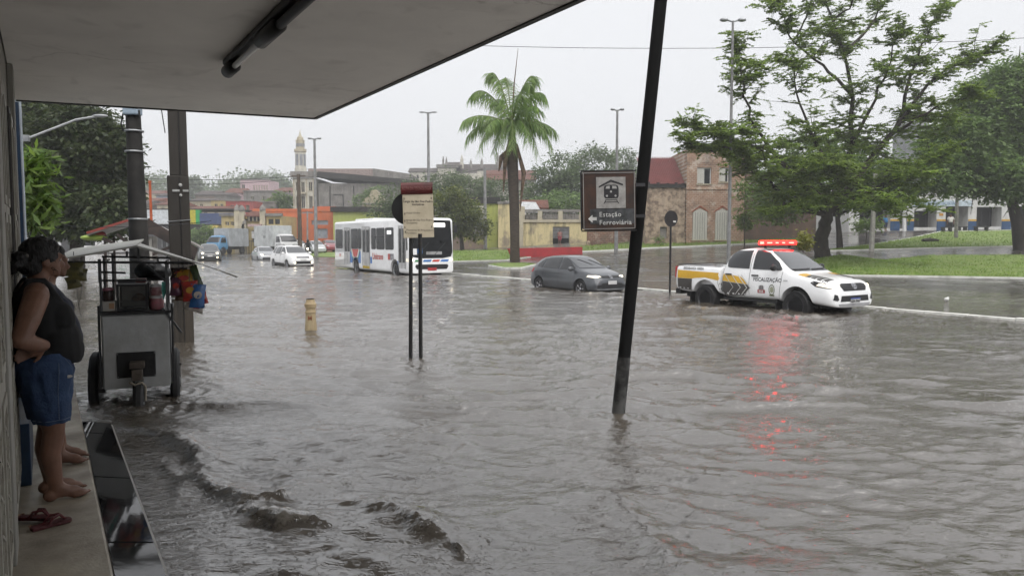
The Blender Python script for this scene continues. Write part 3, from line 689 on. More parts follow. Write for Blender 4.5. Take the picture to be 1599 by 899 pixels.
def mirror(t, x, y, z, m):
    for s in (-1, 1):
        q = MB(); q.ball((x, s*(y+.09), z), (.07,.12,.085), 12, 8); q.bar((x+.02, s*y*.94, z-.05), (x+.02, s*(y+.06), z-.03), .05, .04); q.build('mirror', m, t, smooth=True)
def wipers(t, sk, pts):
    for p in pts: panel(sk, 'wiper', line(p, .03), 'F', BLACK, t, .02)
def handles(t, sk, pts, m):
    for side in 'RL':
        for x, z in pts: panel(sk, 'door_handle', rrect(x-.1, x+.1, z-.018, z+.018, .016), side, m, t, .03)

# ------------------------------------------------------------------ white patrol pickup with red light bar
def pickup():
    white = carpaint('white_car_paint', (.84,.845,.85), .3); yel = mat('yellow_livery', (.62,.36,.015), .35, var=.05, coat=.4); dk = mat('dark_grey_livery', (.055,.05,.047), .4, var=.1, coat=.3)
    rz = HEADING + R(1.0); loc = vloc(1245, 487, 1.66, -.93, rz)
    sts = [(-.84,.60,1.20,.84,1.10,.89,.50),(-.82,.62,1.62,.86,1.20,.90,.47),(-.6,.66,1.78,.875,1.23,.925,.45),(0,.68,1.83,.88,1.23,.93,.45),(.45,.68,1.81,.88,1.22,.93,.45),
           (.78,.68,1.70,.88,1.21,.93,.45),(1.2,.72,1.42,.88,1.20,.93,.45),(1.48,.75,1.23,.88,1.17,.93,.45),(1.62,.75,1.18,.88,1.14,.93,.45),(2.1,.75,1.13,.88,1.06,.93,.45),
           (2.45,.72,1.07,.85,.98,.91,.42),(2.62,.64,.98,.78,.88,.86,.40),(2.70,.56,.86,.68,.76,.76,.40),(2.71,.5,.7,.6,.62,.66,.44)]
    AXL = (1.66,); t = thing('patrol_pickup', 'white double cab patrol pickup with yellow and grey livery and red light bar', 'pickup truck', loc, rz); t.scale = (.95, .98, 1)
    me = loft(sts); c = MB()
    for s in (-1, 1): c.T = Matrix.Translation((1.66, s*.88, .40)) @ Matrix.Rotation(R(90), 4, 'X'); c.lathe([(.485,-.3),(.485,.3)], 32)
    c.T = Matrix(); me = cut(me, c); sk = Skin(me); mkobj('body', me, [white], t, True)
    # open cargo bed
    bx0, bx1 = -2.66, -.87; q = MB()
    q.box(bx0+.02, bx1, -.9, .9, .62, .68)
    bed = loft([(bx0,.72,1.28,.84,1.20,.86,.60),(bx0+.05,.80,1.315,.88,1.24,.905,.55),(bx0+.3,.82,1.32,.89,1.25,.92,.52),(-1.7,.82,1.32,.89,1.25,.93,.50),(-1.1,.82,1.32,.89,1.25,.925,.50),(bx1-.05,.82,1.315,.88,1.24,.91,.52),(bx1,.78,1.29,.85,1.22,.88,.56)])
    c = MB(); c.box(bx0+.09, bx1-.05, -.74, .74, .78, 1.8)
    for s in (-1, 1): c.T = Matrix.Translation((-1.425, s*.88, .42)) @ Matrix.Rotation(R(90), 4, 'X'); c.lathe([(.5,-.3),(.5,.3)], 32)
    c.T = Matrix(); bed = cut(bed, c); bs = Skin(bed); mkobj('cargo_bed', bed, white, t, True)
    q = MB(); q.box(bx0+.1, bx1-.06, -.735, .735, .785, .80); q.build('bed_liner', BLACK, t)
    q = MB()
    for s in (-1, 1): q.box(bx0+.06, bx1-.04, s*.78-.055, s*.78+.055, 1.312, 1.332)
    q.box(bx0+.02, bx0+.12, -.75, .75, 1.312, 1.330); q.build('bed_rail_cap', BLACK, t, bevel=.01)
    q = MB(); q.box(-2.5, 2.2, -.55, .55, .38, .52); q.box(-2.72, -2.5, -.8, .8, .46, .62); q.build('chassis', BLACK, t, bevel=.02)
    for s in (-1, 1):
        q = MB(); q.box(-.7, 1.12, s*.9-.03, s*.9+.03, .42, .47); q.build('side_step', BLACK, t, bevel=.015)
        q = MB(); q.box(-1.98, -1.94, s*.82-.12, s*.82+.12, .26, .56); q.build('mud_flap', BLACK, t)
        q = MB(); q.box(1.05, 1.09, s*.82-.12, s*.82+.12, .26, .52); q.build('mud_flap', BLACK, t)
        for x in (1.66, -1.425): wheel(t, x, s*.80, .39, .27, DKSTEEL, 0, s < 0)
    for x in (1.66, -1.425):
        q = MB(); q.box(x-.44, x+.44, -.62, .62, .40, .86); q.build('wheel_housing', BLACK, t)
    # glass
    for side in 'RL':
        panel(sk, 'window', [(-.66,1.30),(-.72,1.45),(-.60,1.66),(-.5,1.72),(.08,1.735),(.13,1.265),(-.56,1.275)], side, GLASS, t, .012)
        panel(sk, 'window', [(.24,1.26),(.21,1.735),(.42,1.73),(.62,1.68),(.98,1.45),(1.16,1.28),(1.14,1.25)], side, GLASS, t, .012)
        # livery
        yl = panel(bs, 'yellow_stripe', [(-2.62,1.16),(-2.62,.93),(-1.95,.93),(-1.8,.95),(-1.425,.98),(-1.0,.92),(-.885,.92),(-.885,1.12)], side, yel, t, .004)
        panel(bs, 'grey_stripe', [(-2.63,.925),(-2.60,.62),(-1.96,.6),(-1.93,.925)], side, dk, t, .004); panel(bs, 'grey_stripe', [(-.97,.915),(-.9,.6),(-.885,.6),(-.885,.915)], side, dk, t, .004)
        panel(sk, 'yellow_stripe', [(-.80,1.12),(-.80,.92),(.14,.86),(.0,.97),(-.14,1.05)], side, yel, t, .004)
        panel(sk, 'grey_stripe', [(-.80,.912),(-.78,.53),(.0,.56),(.10,.68),(.22,.78),(.15,.852)], side, dk, t, .004)
        for k, x in enumerate((-.62,-.36,-.14,-.02)):
            panel(sk, 'chevron', line([(x-.10,1.10),(x+.24,.77),(x,.54)], .02 if k < 2 else .03), side, TEXTW, t, .007)
        for d in ([(-.80,.55),(-.79,.9),(-.80,1.2),(-.80,1.6)], [(.17,.52),(.16,1.22),(.15,1.72)], [(1.14,.55),(1.2,1.0),(1.2,1.22)], [(-.78,.53),(1.1,.5)]):
            panel(sk, 'door_gap', line(d, .011), side, SEAM, t, .003)
        for x in (-.56, .36): panel(sk, 'door_handle', rrect(x-.12, x+.12, 1.075, 1.115, .018), side, BLACK, t, .03)
        fl = -1 if side == 'L' else 1
        for s_, sz, x, z, sf, mm, bo in (('FISCALIZAÇÃO', .135, .30, .96, sk, TEXTK, .002), ('SEGURANÇA VIÁRIA', .088, -2.32, 1.185, bs, mat('grey_lettering', (.2,.2,.2), .5), .004)):
            mtx = textmesh(s_, sz, bold=bo)
            wmax = max(v.co.x for v in mtx.vertices)
            for v in mtx.vertices: v.co = Vector((x + v.co.x if fl > 0 else x + wmax - v.co.x, z + v.co.y, 0))
            mkobj('lettering', sf.lay(mtx, side, .006), mm, t)
        # the two small door crests
        panel(sk, 'crest', [(.46,.66),(.70,.66),(.70,.745),(.46,.745)], side, mat('crest_red', (.35,.03,.04), .5), t, .005)
        panel(sk, 'crest', [(.50,.75),(.66,.75),(.66,.83),(.62,.86),(.54,.86),(.50,.83)], side, mat('crest_grey', (.25,.24,.24), .5, var=.4, vs=30), t, .005)
        mtx = textmesh('MOB', .07, bold=.004); wm_ = max(v.co.x for v in mtx.vertices)
        for v in mtx.vertices: v.co = Vector((.5 + (v.co.x if fl > 0 else wm_ - v.co.x), .68 + v.co.y, 0))
        mkobj('lettering', sk.lay(mtx, side, .008), TEXTW, t)
        grn = mat('crest_olive', (.16,.18,.10), .5, var=.3, vs=20)
        mkobj('crest', sk.lay(ringmesh(.92, .76, .095, .135, .022), side, .006), grn, t); panel(sk, 'crest', ell(.92,.76,.055,.08), side, mat('crest_pale', (.4,.42,.3), .5, var=.4, vs=40), t, .005); panel(sk, 'crest', rrect(.84,1.0,.60,.635,.01), side, grn, t, .007)
        panel(sk, 'indicator', rrect(1.27,1.40,.985,1.02,.012), side, LENS, t, .008)
        # head lamp swept round the corner
        panel(sk, 'headlight_shadow', [(2.06,.98),(2.2,.90),(2.60,.845),(2.655,.87),(2.6,.93),(2.3,1.0),(2.12,1.03)], side, BLACK, t, .004)
        panel(sk, 'headlight', [(2.22,.925),(2.60,.86),(2.65,.88),(2.56,.94),(2.3,.985)], side, HEADL, t, .008)
    # hood graphics, seen from above
    for s in (-1, 1):
        panel(sk, 'hood_stripe', [(1.60,s*.78),(1.60,s*.45),(1.75,s*.42),(1.9,s*.80)][::s], 'T', yel, t, .004)
        for k in range(4): panel(sk, 'hood_stripe', [(1.84+.16*k,s*.80),(1.80+.16*k,s*.46),(1.92+.16*k,s*.40),(1.97+.16*k,s*.80)][::s], 'T', dk, t, .005)
    panel(sk, 'windshield', [(-.56,1.68),(-.48,1.735),(.48,1.735),(.56,1.68),(.71,1.28),(.67,1.235),(-.67,1.235),(-.71,1.28)], 'F', WSHIELD, t, .012)
    panel(sk, 'windshield_top_band', [(-.6,1.74),(-.58,1.762),(.58,1.762),(.6,1.74)], 'F', BLACK, t, .008)
    for a, b in (((-.70,1.262),(-.05,1.275)), ((.0,1.262),(.62,1.28))): panel(sk, 'wiper', line([a, b], .028), 'F', BLACK, t, .025)
    mirror(t, 1.02, .90, 1.32, BLACK)
    for s in (-1, 1):
        pl = [(s*a, b) for a, b in ((.50,.925),(.74,.895),(.80,.90),(.78,.955),(.56,.955))]
        panel(sk, 'headlight', pl, 'F', HEADL, t, .008)
        panel(sk, 'headlight_bulb', ell(s*.66,.925,.05,.022), 'F', HEADLW, t, .013)
        panel(sk, 'fog_lamp_recess', [(s*.80,.60),(s*.70,.57),(s*.64,.60),(s*.69,.71),(s*.76,.73)], 'F', BLACK, t, .012)
    panel(sk, 'grille', [(-.50,.955),(-.52,.90),(-.44,.80),(.44,.80),(.52,.90),(.50,.955),(.4,.975),(-.4,.975)], 'F', BLACK, t, .008)
    for z in (.845,.895,.94): panel(sk, 'grille_bar', line([(-.47,z),(.47,z)], .014), 'F', DKSTEEL, t, .016)
    panel(sk, 'lower_grille', [(-.54,.69),(-.58,.55),(.58,.55),(.54,.69)], 'F', BLACK, t, .008)
    panel(sk, 'bumper_skid', [(-.66,.50),(-.6,.43),(.6,.43),(.66,.50)], 'F', mat('silver_skid', (.35,.35,.36), .4, .3), t, .01)
    # emblem of three ovals
    for rr in ((.10,.066), (.032,.062), (.066,.026)): mkobj('emblem', sk.lay(ringmesh(0, .905 + (.014 if rr[1] < .03 else 0), rr[0], rr[1], .013), 'F', .024), CHROME, t)
    panel(sk, 'licence_plate', rrect(-.2,.2,.52,.63,.01), 'F', PLATE, t, .022); panel(sk, 'plate_band', rrect(-.2,.2,.605,.632,.005), 'F', mat('plate_blue', (.02,.06,.35), .4), t, .024)
    lt = textmesh('QSA 9A63', .085, align='CENTER', bold=.003)
    for v in lt.vertices: v.co = Vector((-v.co.x, .53+v.co.y, 0)) * 1.0
    for v in lt.vertices: v.co.x *= -1
    mkobj('lettering', sk.lay(lt, 'F', .026), TEXTK, t)
    for s in (-1, 1):
        q = MB(); q.box(-2.675, -2.62, s*.80-.085, s*.80+.11, .93, 1.26); q.build('tail_light', TAIL, t, bevel=.03)
    # the lit bar on the roof
    red = mat('red_bar_lens', (.5,.01,.01), .15, var=.05, emit=(1,.007,.006), es=6.0); hot = mat('red_bar_lamp', (.9,.3,.25), .2, var=.05, emit=(1,.035,.025), es=11.0)
    lb = bpy.data.objects.new('light_bar', None); COL.objects.link(lb); lb.parent = t; lb.location = (.35, 0, 1.83)
    q = MB(); q.box(-.13,.13,-.62,.62,.03,.055); q.build('bar_base', BLACK, lb, bevel=.01)
    q = MB(); q.box(-.145,.145,-.64,.64,.056,.17); q.build('bar_lens', red, lb, bevel=.035)
    for y in (-.52,-.22,.05,.38):
        q = MB(); q.box(.146,.158,y-(.06 if abs(y) < .3 else .1),y+(.06 if abs(y) < .3 else .1),.095,.128); q.build('bar_lamp', hot, lb, bevel=.005)
    q = MB(); q.box(-.06,.06,-.652,-.641,.08,.14); q.build('bar_lamp', hot, lb)
    for s in (-1, 1): q = MB(); q.bar((0,s*.5,-.03),(0,s*.5,.03),.05); q.build('bar_foot', BLACK, lb)
    return t
pickup()

# ------------------------------------------------------------------ grey hatchback
POLO = [(-2.02,.58,.82,.66,.78,.70,.30),(-1.98,.60,.98,.74,.92,.80,.26),(-1.82,.60,1.18,.79,.96,.85,.22),(-1.52,.58,1.39,.80,.96,.872,.20),(-1.0,.585,1.465,.81,.95,.88,.18),(-.2,.595,1.48,.81,.93,.88,.18),
        (.25,.585,1.445,.81,.92,.88,.18),(.62,.61,1.27,.81,.92,.88,.18),(1.0,.66,1.05,.80,.94,.88,.18),(1.14,.68,.985,.79,.92,.88,.18),(1.6,.66,.91,.76,.84,.87,.2),(1.9,.60,.80,.70,.73,.81,.22),(2.03,.5,.68,.58,.62,.69,.24),(2.06,.45,.58,.5,.5,.6,.3)]
def hatch():
    pt = carpaint('slate_grey_paint', (.075,.08,.088), .28, .4); rz = HEADING + R(2)
    loc = vloc(905, 455, 1.17, -.82, rz); loc.z += .05
    t, sk = make_car('grey_hatchback', 'dark grey hatchback with lit headlamps driving through the flood', 'car', loc, rz, POLO, pt, (1.25, -1.315), .315, .875,
        [[(-.12,.97),(-.12,1.38),(-.2,1.39),(-.9,1.37),(-1.08,1.2),(-1.1,.99)], [(-.04,.965),(-.04,1.38),(.2,1.36),(.5,1.21),(.82,1.02),(.8,.965)], [(-1.18,1.0),(-1.16,1.2),(-1.02,1.34),(-1.2,1.33),(-1.5,1.12),(-1.5,1.03)]],
        [(-.54,1.36),(-.48,1.385),(.48,1.385),(.54,1.36),(.64,1.06),(.6,1.03),(-.6,1.03),(-.64,1.06)],
        [[(-.08,.3),(-.08,.95)], [(.86,.3),(.92,.6),(.92,.9)], [(-1.05,.55),(-1.08,.95)], [(-1.0,.3),(.84,.28)]], CHROME)
    t.scale = (.93, .95, .97); handles(t, sk, [(-.9,.86), (.02,.85)], pt); mirror(t, .78, .82, 1.0, pt)
    wipers(t, sk, [[(-.35,1.32),(.05,1.12)], [(.12,1.30),(.55,1.08)]])
    for s in (-1, 1):
        v = 'R' if s < 0 else 'L'
        panel(sk, 'headlight', [(1.55,.74),(1.9,.70),(1.97,.72),(1.9,.78),(1.6,.80)], v, HEADL, t, .008); panel(sk, 'headlight', [(s*.42,.74),(s*.68,.70),(s*.74,.74),(s*.62,.79),(s*.45,.77)], 'F', HEADL, t, .008)
        panel(sk, 'headlight_bulb', ell(s*.60,.745,.05,.025), 'F', HEADLW, t, .014)
        panel(sk, 'tail_light', [(-1.97,.80),(-1.75,.82),(-1.72,.97),(-1.93,.96)], v, TAIL, t, .008)
        panel(sk, 'fog_lamp_recess', [(s*.42,.38),(s*.66,.36),(s*.68,.44),(s*.5,.48)], 'F', BLACK, t, .006)
    panel(sk, 'grille', [(-.40,.70),(-.42,.77),(.42,.77),(.40,.70)], 'F', BLACK, t, .008); panel(sk, 'lower_grille', [(-.5,.34),(-.48,.52),(.48,.52),(.5,.34)], 'F', BLACK, t, .006)
    panel(sk, 'chrome_lip', line([(-.66,.31),(.66,.31)], .02), 'F', STEEL, t, .012)
    mkobj('emblem', sk.lay(ringmesh(0,.735,.065,.065,.012), 'F', .02), CHROME, t)
    panel(sk, 'emblem', line([(-.04,.775),(-.012,.735),(0,.76),(.012,.735),(.04,.775)], .012), 'F', CHROME, t, .02, cuts=0); panel(sk, 'emblem', line([(-.045,.74),(-.02,.685),(0,.725),(.02,.685),(.045,.74)], .012), 'F', CHROME, t, .02, cuts=0)
    panel(sk, 'licence_plate', rrect(-.2,.2,.48,.60,.01), 'F', PLATE, t, .02)
hatch()

# ------------------------------------------------------------------ more cars further back, all nose on to the right
SUV = [(-2.14,.60,.9,.72,.8,.78,.38),(-2.10,.62,1.15,.80,1.0,.86,.34),(-1.95,.62,1.40,.83,1.05,.89,.30),(-1.6,.63,1.60,.84,1.05,.91,.27),(-1.0,.64,1.665,.84,1.04,.91,.26),(-.1,.64,1.67,.84,1.03,.91,.26),(.35,.63,1.62,.84,1.02,.91,.26),
       (.75,.66,1.40,.84,1.03,.91,.26),(1.08,.70,1.16,.84,1.05,.91,.26),(1.25,.72,1.10,.83,1.03,.91,.26),(1.75,.70,1.04,.80,.96,.90,.28),(2.05,.64,.92,.74,.84,.84,.30),(2.16,.55,.78,.62,.70,.72,.33),(2.18,.5,.66,.55,.58,.62,.38)]
SUVW = [[(-.06,1.07),(-.06,1.53),(-.15,1.54),(-.92,1.53),(-1.02,1.40),(-1.04,1.09)], [(.03,1.06),(.03,1.53),(.3,1.51),(.58,1.36),(.92,1.12),(.9,1.06)], [(-1.16,1.10),(-1.14,1.42),(-1.02,1.52),(-1.4,1.50),(-1.66,1.32),(-1.66,1.14)]]
SUVS = [(-.56,1.52),(-.5,1.55),(.5,1.55),(.56,1.52),(.68,1.18),(.64,1.14),(-.64,1.14),(-.68,1.18)]
def front_face(t, sk, zl=.86, gz=(.80,.92), plate=True, fog=True, w=.66):
    for s in (-1, 1):
        v = 'R' if s < 0 else 'L'
        panel(sk, 'headlight', [(s*(w-.24),zl),(s*w,zl-.04),(s*(w+.06),zl),(s*(w-.06),zl+.06),(s*(w-.22),zl+.05)], 'F', HEADL, t, .008)
        panel(sk, 'headlight_bulb', ell(s*(w-.06),zl,.075,.05), 'F', HEADLW, t, .016)
        if fog: panel(sk, 'fog_lamp', ell(s*(w-.08),zl-.35,.06,.05), 'F', HEADLW, t, .016)
    panel(sk, 'grille', rrect(-.45,.45,gz[0],gz[1],.03), 'F', BLACK, t, .01); panel(sk, 'lower_grille', rrect(-.55,.55,gz[0]-.38,gz[0]-.2,.03), 'F', BLACK, t, .01)
    for z in (gz[0]+.04, gz[1]-.04): panel(sk, 'grille_bar', line([(-.42,z),(.42,z)], .014), 'F', CHROME, t, .016)
    if plate: panel(sk, 'licence_plate', rrect(-.2,.2,gz[0]-.16,gz[0]-.05,.01), 'F', PLATE, t, .02)
def others():
    wp = carpaint('white_suv_paint', (.74,.74,.74), .3)
    rz = HEADING + R(4); t, sk = make_car('white_suv', 'small white suv with black trim and fog lamps ahead of the trucks', 'car', vloc(447, 415.5, 1.36, -.9, rz), rz, SUV, wp, (1.36,-1.31), .345, .905, SUVW, SUVS, [[(-.02,.4),(-.02,1.05)], [(.95,.4),(1.0,1.0)], [(-1.05,.65),(-1.06,1.08)]], CHROME)
    front_face(t, sk); mirror(t, .9, .86, 1.13, wp); handles(t, sk, [(-.85,.98),(.15,.97)], BLACK)
    for v in 'RL': panel(sk, 'sill_cladding', [(-.9,.34),(.92,.34),(.92,.46),(-.9,.50)], v, BLACK, t, .008)
    for s in (-1, 1): q = MB(); q.tube([(-1.5,s*.6,1.64),(-1.4,s*.6,1.71),(.1,s*.6,1.715),(.25,s*.6,1.66)], .022, 6); q.build('roof_rail', DKSTEEL, t)
    dp = carpaint('dark_green_grey_paint', (.07,.075,.075), .3, .4); s2 = [(a, b, c*1.03, d*1.05, e*1.05, f*1.05, g) for a, b, c, d, e, f, g in SUV]
    rz = HEADING + R(-8); t, sk = make_car('dark_suv', 'dark grey suv with bright round headlamps beside the concrete post', 'car', vloc(309, 407, 1.4, -.95, rz), rz, s2, dp, (1.4,-1.35), .36, .95, SUVW, SUVS, [[(-.02,.4),(-.02,1.05)]], STEEL)
    front_face(t, sk, .9, (.78,.98)); mirror(t, .9, .9, 1.15, dp)
    sp_ = carpaint('silver_paint', (.42,.43,.44), .3, .5)
    rz = HEADING + R(-3); t, sk = make_car('silver_hatchback', 'silver hatchback half hidden behind the white suv', 'car', vloc(402, 406, 1.25, -.85, rz), rz, POLO, sp_, (1.25,-1.315), .31, .875,
        [[(-.12,.97),(-.12,1.38),(-.9,1.37),(-1.08,1.2),(-1.1,.99)], [(-.04,.965),(-.04,1.38),(.2,1.36),(.82,1.02),(.8,.965)], [(-1.18,1.0),(-1.16,1.2),(-1.5,1.12),(-1.5,1.03)]], [(-.54,1.36),(.54,1.36),(.62,1.05),(-.62,1.05)], [], STEEL)
    front_face(t, sk, .745, (.68,.77), fog=False); mirror(t, .78, .82, 1.0, sp_)
    # cars parked by the orange building and up the hill road
    def parked(name, label, px, py, lift, rz, paint, gr=None):
        p = P(px, py, lift); t, sk = make_car(name, label, 'car', Vector((p.x, p.y, terr(p.x, p.y))), rz, POLO, paint, (1.25,-1.315), .31, .875,
            [[(-.12,.97),(-.12,1.38),(-.9,1.37),(-1.1,.99)], [(-.04,.965),(-.04,1.38),(.2,1.36),(.82,1.02)]], [(-.54,1.36),(.54,1.36),(.62,1.05),(-.62,1.05)], [], STEEL)
        for s in (-1, 1): panel(sk, 'headlight', [(s*.42,.74),(s*.68,.70),(s*.74,.74),(s*.62,.79)], 'F', LENS, t, .008)
        mirror(t, .78, .82, 1.0, paint)
    parked('silver_car', 'pale silver car parked behind the motorcyclist', 493, 392, 84, HEADING + R(-6), carpaint('pale_silver', (.5,.51,.52), .3, .3))
    parked('red_car', 'dark red car parked just left of the bus tail', 515, 390, 90, HEADING + R(-6), carpaint('dark_red', (.22,.02,.03), .3))
    parked('white_car', 'white car parked in front of the orange building behind the white truck', 466, 390, 94, HEADING + R(4), carpaint('white_b', (.6,.6,.6), .3))
    parked('parked_white_car', 'white car parked on the sloping road beside the workshop', 1386, 358, 84, R(165), carpaint('white_c', (.6,.6,.6), .3))
others()

# ------------------------------------------------------------------ city bus
def rbox(x0, x1, w, z0, z1, r=.12, nose=.25, tail=.1):
    """long rounded coach body"""
    sts = []; vs = []; fs = []
    prof = [(x0, .90, .12), (x0+tail*.4, .96, .05), (x0+tail, 1, 0), (x1-nose, 1, 0), (x1-nose*.45, .985, .03), (x1-nose*.12, .95, .09), (x1, .90, .16)]
    for x, sc_, dz in prof:
        ring = rrect(-w*sc_, w*sc_, z0 + dz*.3, z1 - dz, r, 4)
        sts.append([(x - (.14*max(0, (z-z0)/(z1-z0) - .35)*(1 if x > 0 else 0)), y, z) for y, z in ring])
    K = len(sts[0])
    for s in sts: vs += s
    for i in range(len(sts)-1):
        for k in range(K): fs.append((i*K+k, i*K+(k+1) % K, (i+1)*K+(k+1) % K, (i+1)*K+k))
    fs.append(tuple(range(K))[::-1]); fs.append(tuple(range((len(sts)-1)*K, len(sts)*K)))
    mb = MB(); mb.add(vs, fs); me = mb.mesh('body'); bm = bmesh.new(); bm.from_mesh(me); bmesh.ops.recalc_face_normals(bm, faces=bm.faces); bm.to_mesh(me); bm.free(); return me
def bus():
    wp = carpaint('white_bus_paint', (.84,.845,.85), .3); rz = HEADING + R(-1)
    fa, ra = 2.95, -2.95; loc = vloc(617, 429, fa, -1.22, rz)
    t = thing('city_bus', 'white city bus with red, green and blue flank emblem and lit front display', 'bus', loc, rz)
    x0, x1 = -6.8, 4.75; me = rbox(x0, x1, 1.24, .36, 3.12, .16); c = MB()
    for x in (fa, ra):
        for s in (-1, 1): c.T = Matrix.Translation((x, s*1.2, .48)) @ Matrix.Rotation(R(90), 4, 'X'); c.lathe([(.58,-.4),(.58,.4)], 28)
    c.T = Matrix(); me = cut(me, c); sk = Skin(me); mkobj('body', me, wp, t, True)
    for x in (fa, ra):
        for s in (-1, 1): wheel(t, x, s*1.06, .48, .28, STEEL, 0, s < 0)
        q = MB(); q.box(x-.5, x+.5, -.85, .85, .4, 1.05); q.build('wheel_housing', BLACK, t)
    q = MB(); q.box(-4.2, -1.2, -.8, .8, 3.125, 3.24); q.build('roof_unit', wp, t, bevel=.05); q = MB(); q.box(1.2, 2.0, -.4, .4, 3.125, 3.2); q.build('roof_hatch', wp, t, bevel=.03)
    black_film = mat('tinted_bus_glass', (.010,.011,.012), .1, var=.3, ior=1.28)
    zb, zt = 1.52, 2.66
    for a, b in ((-6.5,-5.2), (-3.65,-2.5), (-2.45,-1.95), (-.35,.35), (.42,1.62), (1.70,2.85)):
        for v in 'RL':
            panel(sk, 'window', rrect(a, b, zb, zt, .1), v, black_film, t, .012)
            panel(sk, 'window_rail', line([(a+.02,2.18),(b-.02,2.18)], .03), v, DKSTEEL, t, .018)
    panel(sk, 'side_display', rrect(2.0,2.55,2.32,2.5,.02), 'R', mat('lit_sign', (.8,.8,.8), .3, emit=(.95,.97,1), es=.8), t, .02)
    for a, b in ((-4.85,-3.85), (-1.75,-.6), (3.5,4.4)):      # doors
        panel(sk, 'door', rrect(a, b, .62, 2.72, .05), 'R', mat('door_grey', (.5,.5,.5), .35), t, .014)
        for k in (0, 1):
            w_ = (b-a)/2; panel(sk, 'door_glass', rrect(a+k*w_+.08, a+(k+1)*w_-.08, 1.35 if a < 3 else .9, 2.58, .05), 'R', black_film, t, .022)
        panel(sk, 'door_gap', line([((a+b)/2,.62),((a+b)/2,2.72)], .03), 'R', BLACK, t, .024); panel(sk, 'door_gap', line([(a,.6),(a,2.74),(b,2.74),(b,.6)], .03), 'R', SEAM, t, .02)
    panel(sk, 'door_step', rrect(-1.72,-.62,.46,.6,.03), 'R', mat('yellow_step', (.55,.38,.02), .5), t, .02)
    # flank emblem
    blue = mat('emblem_blue', (.03,.17,.5), .4, coat=.3); red = mat('emblem_red', (.55,.05,.03), .4, coat=.3); grn = mat('emblem_green', (.04,.2,.07), .4, coat=.3)
    panel(sk, 'emblem', [(-3.85,1.38),(-3.85,.72),(-3.5,.72),(-3.5,.95),(-3.25,1.1),(-2.65,1.1),(-2.4,.95),(-2.4,.72),(-2.05,.72),(-2.05,1.38)], 'R', blue, t, .008)
    panel(sk, 'emblem', [(-3.78,1.5),(-3.5,1.05),(-3.25,.9),(-2.65,.9),(-2.4,1.05),(-2.12,1.5),(-2.3,1.5),(-2.6,1.05),(-3.3,1.05),(-3.6,1.5)], 'R', grn, t, .011)
    panel(sk, 'emblem', [(-3.68,1.5),(-3.42,1.08),(-3.2,.98),(-2.7,.98),(-2.48,1.08),(-2.22,1.5)], 'R', WHITE, t, .014)
    panel(sk, 'emblem', [(-3.5,1.5),(-3.3,1.15),(-3.15,1.06),(-2.75,1.06),(-2.6,1.15),(-2.4,1.5)], 'R', red, t, .017)
    def side(s_, sz, x, z, m, **kw):
        mt = textmesh(s_, sz, **kw)
        for v in mt.vertices: v.co = Vector((x+v.co.x, z+v.co.y, 0))
        mkobj('lettering', sk.lay(mt, 'R', .015), m, t)
    side('Unitrans', .46, -.2, 1.0, red, bold=.01); side('303', .22, -5.85, 1.05, red, bold=.008)
    panel(sk, 'emblem', rrect(2.05,2.35,1.0,1.32,.02), 'R', red, t, .01); panel(sk, 'emblem', rrect(2.36,2.85,1.0,1.32,.02), 'R', mat('emblem_dark', (.05,.05,.08), .5, col2=(.5,.5,.5), vs=9), t, .01)
    for x, z in ((-.52,.95), (3.32,.8)): panel(sk, 'sticker', rrect(x,x+.26,z-.2,z+.16,.02), 'R', blue, t, .012)
    # front
    panel(sk, 'windshield', [(-1.06,2.95),(-1.02,3.0),(1.02,3.0),(1.06,2.95),(1.14,1.45),(1.05,1.2),(.6,1.12),(-.6,1.12),(-1.05,1.2),(-1.14,1.45)], 'F', black_film, t, .01)
    for v in 'RL': panel(sk, 'windshield_corner', [(4.6,1.55),(4.5,2.9),(4.43,2.88),(4.48,1.5)], v, black_film, t, .01)
    panel(sk, 'front_display', rrect(-.75,.75,2.66,2.86,.03), 'F', mat('lit_front_sign', (.8,.8,.8), .3, emit=(1,.99,.95), es=.9), t, .02)
    for pts in ([(-.8,1.25),(-.15,1.9)], [(.1,1.25),(.75,1.9)]): panel(sk, 'wiper', line(pts, .03), 'F', BLACK, t, .03)
    panel(sk, 'dashboard_sticker', rrect(-.75,-.5,1.35,1.6,.02), 'F', blue, t, .02); panel(sk, 'dashboard_sticker', rrect(-1.0,-.8,1.3,1.6,.02), 'F', WHITE, t, .02); panel(sk, 'dashboard_card', rrect(-.3,.55,1.3,1.45,.02), 'F', mat('card_grey', (.3,.3,.3), .5), t, .02)
    panel(sk, 'grille', [(-.9,.72),(-.8,.58),(.8,.58),(.9,.72),(.85,.82),(-.85,.82)], 'F', BLACK, t, .012)
    for (a, b, m) in ((-.95,-.5,grn), (-.5,0,blue), (0,.45,red), (.45,.95,blue)): panel(sk, 'emblem', [(a,.95),(a+.08,1.05),(b,1.05),(b-.08,.95)], 'F', m, t, .012)
    for s in (-1, 1):
        panel(sk, 'headlight', [(s*.92,.95),(s*1.14,1.0),(s*1.12,1.12),(s*1.0,1.14)], 'F', HEADL, t, .014); panel(sk, 'headlight_bulb', ell(s*1.04,1.04,.07,.06), 'F', HEADLW, t, .022)
        panel(sk, 'headlight', [(4.42,.98),(4.66,.95),(4.64,1.1),(4.45,1.1)], 'R' if s < 0 else 'L', HEADL, t, .012)
        q = MB(); q.tube([(4.5,s*1.15,2.85),(4.75,s*1.25,2.9),(4.82,s*1.27,2.75)], .02, 6); q.box(4.78,4.85,s*1.27-.08,s*1.27+.08,2.4,2.75); q.build('mirror', BLACK, t)
    panel(sk, 'licence_plate', rrect(-.24,.24,.52,.66,.01), 'F', mat('red_plate', (.42,.03,.03), .4), t, .03)
    lt = textmesh('Unitrans', .16, align='CENTER'); 
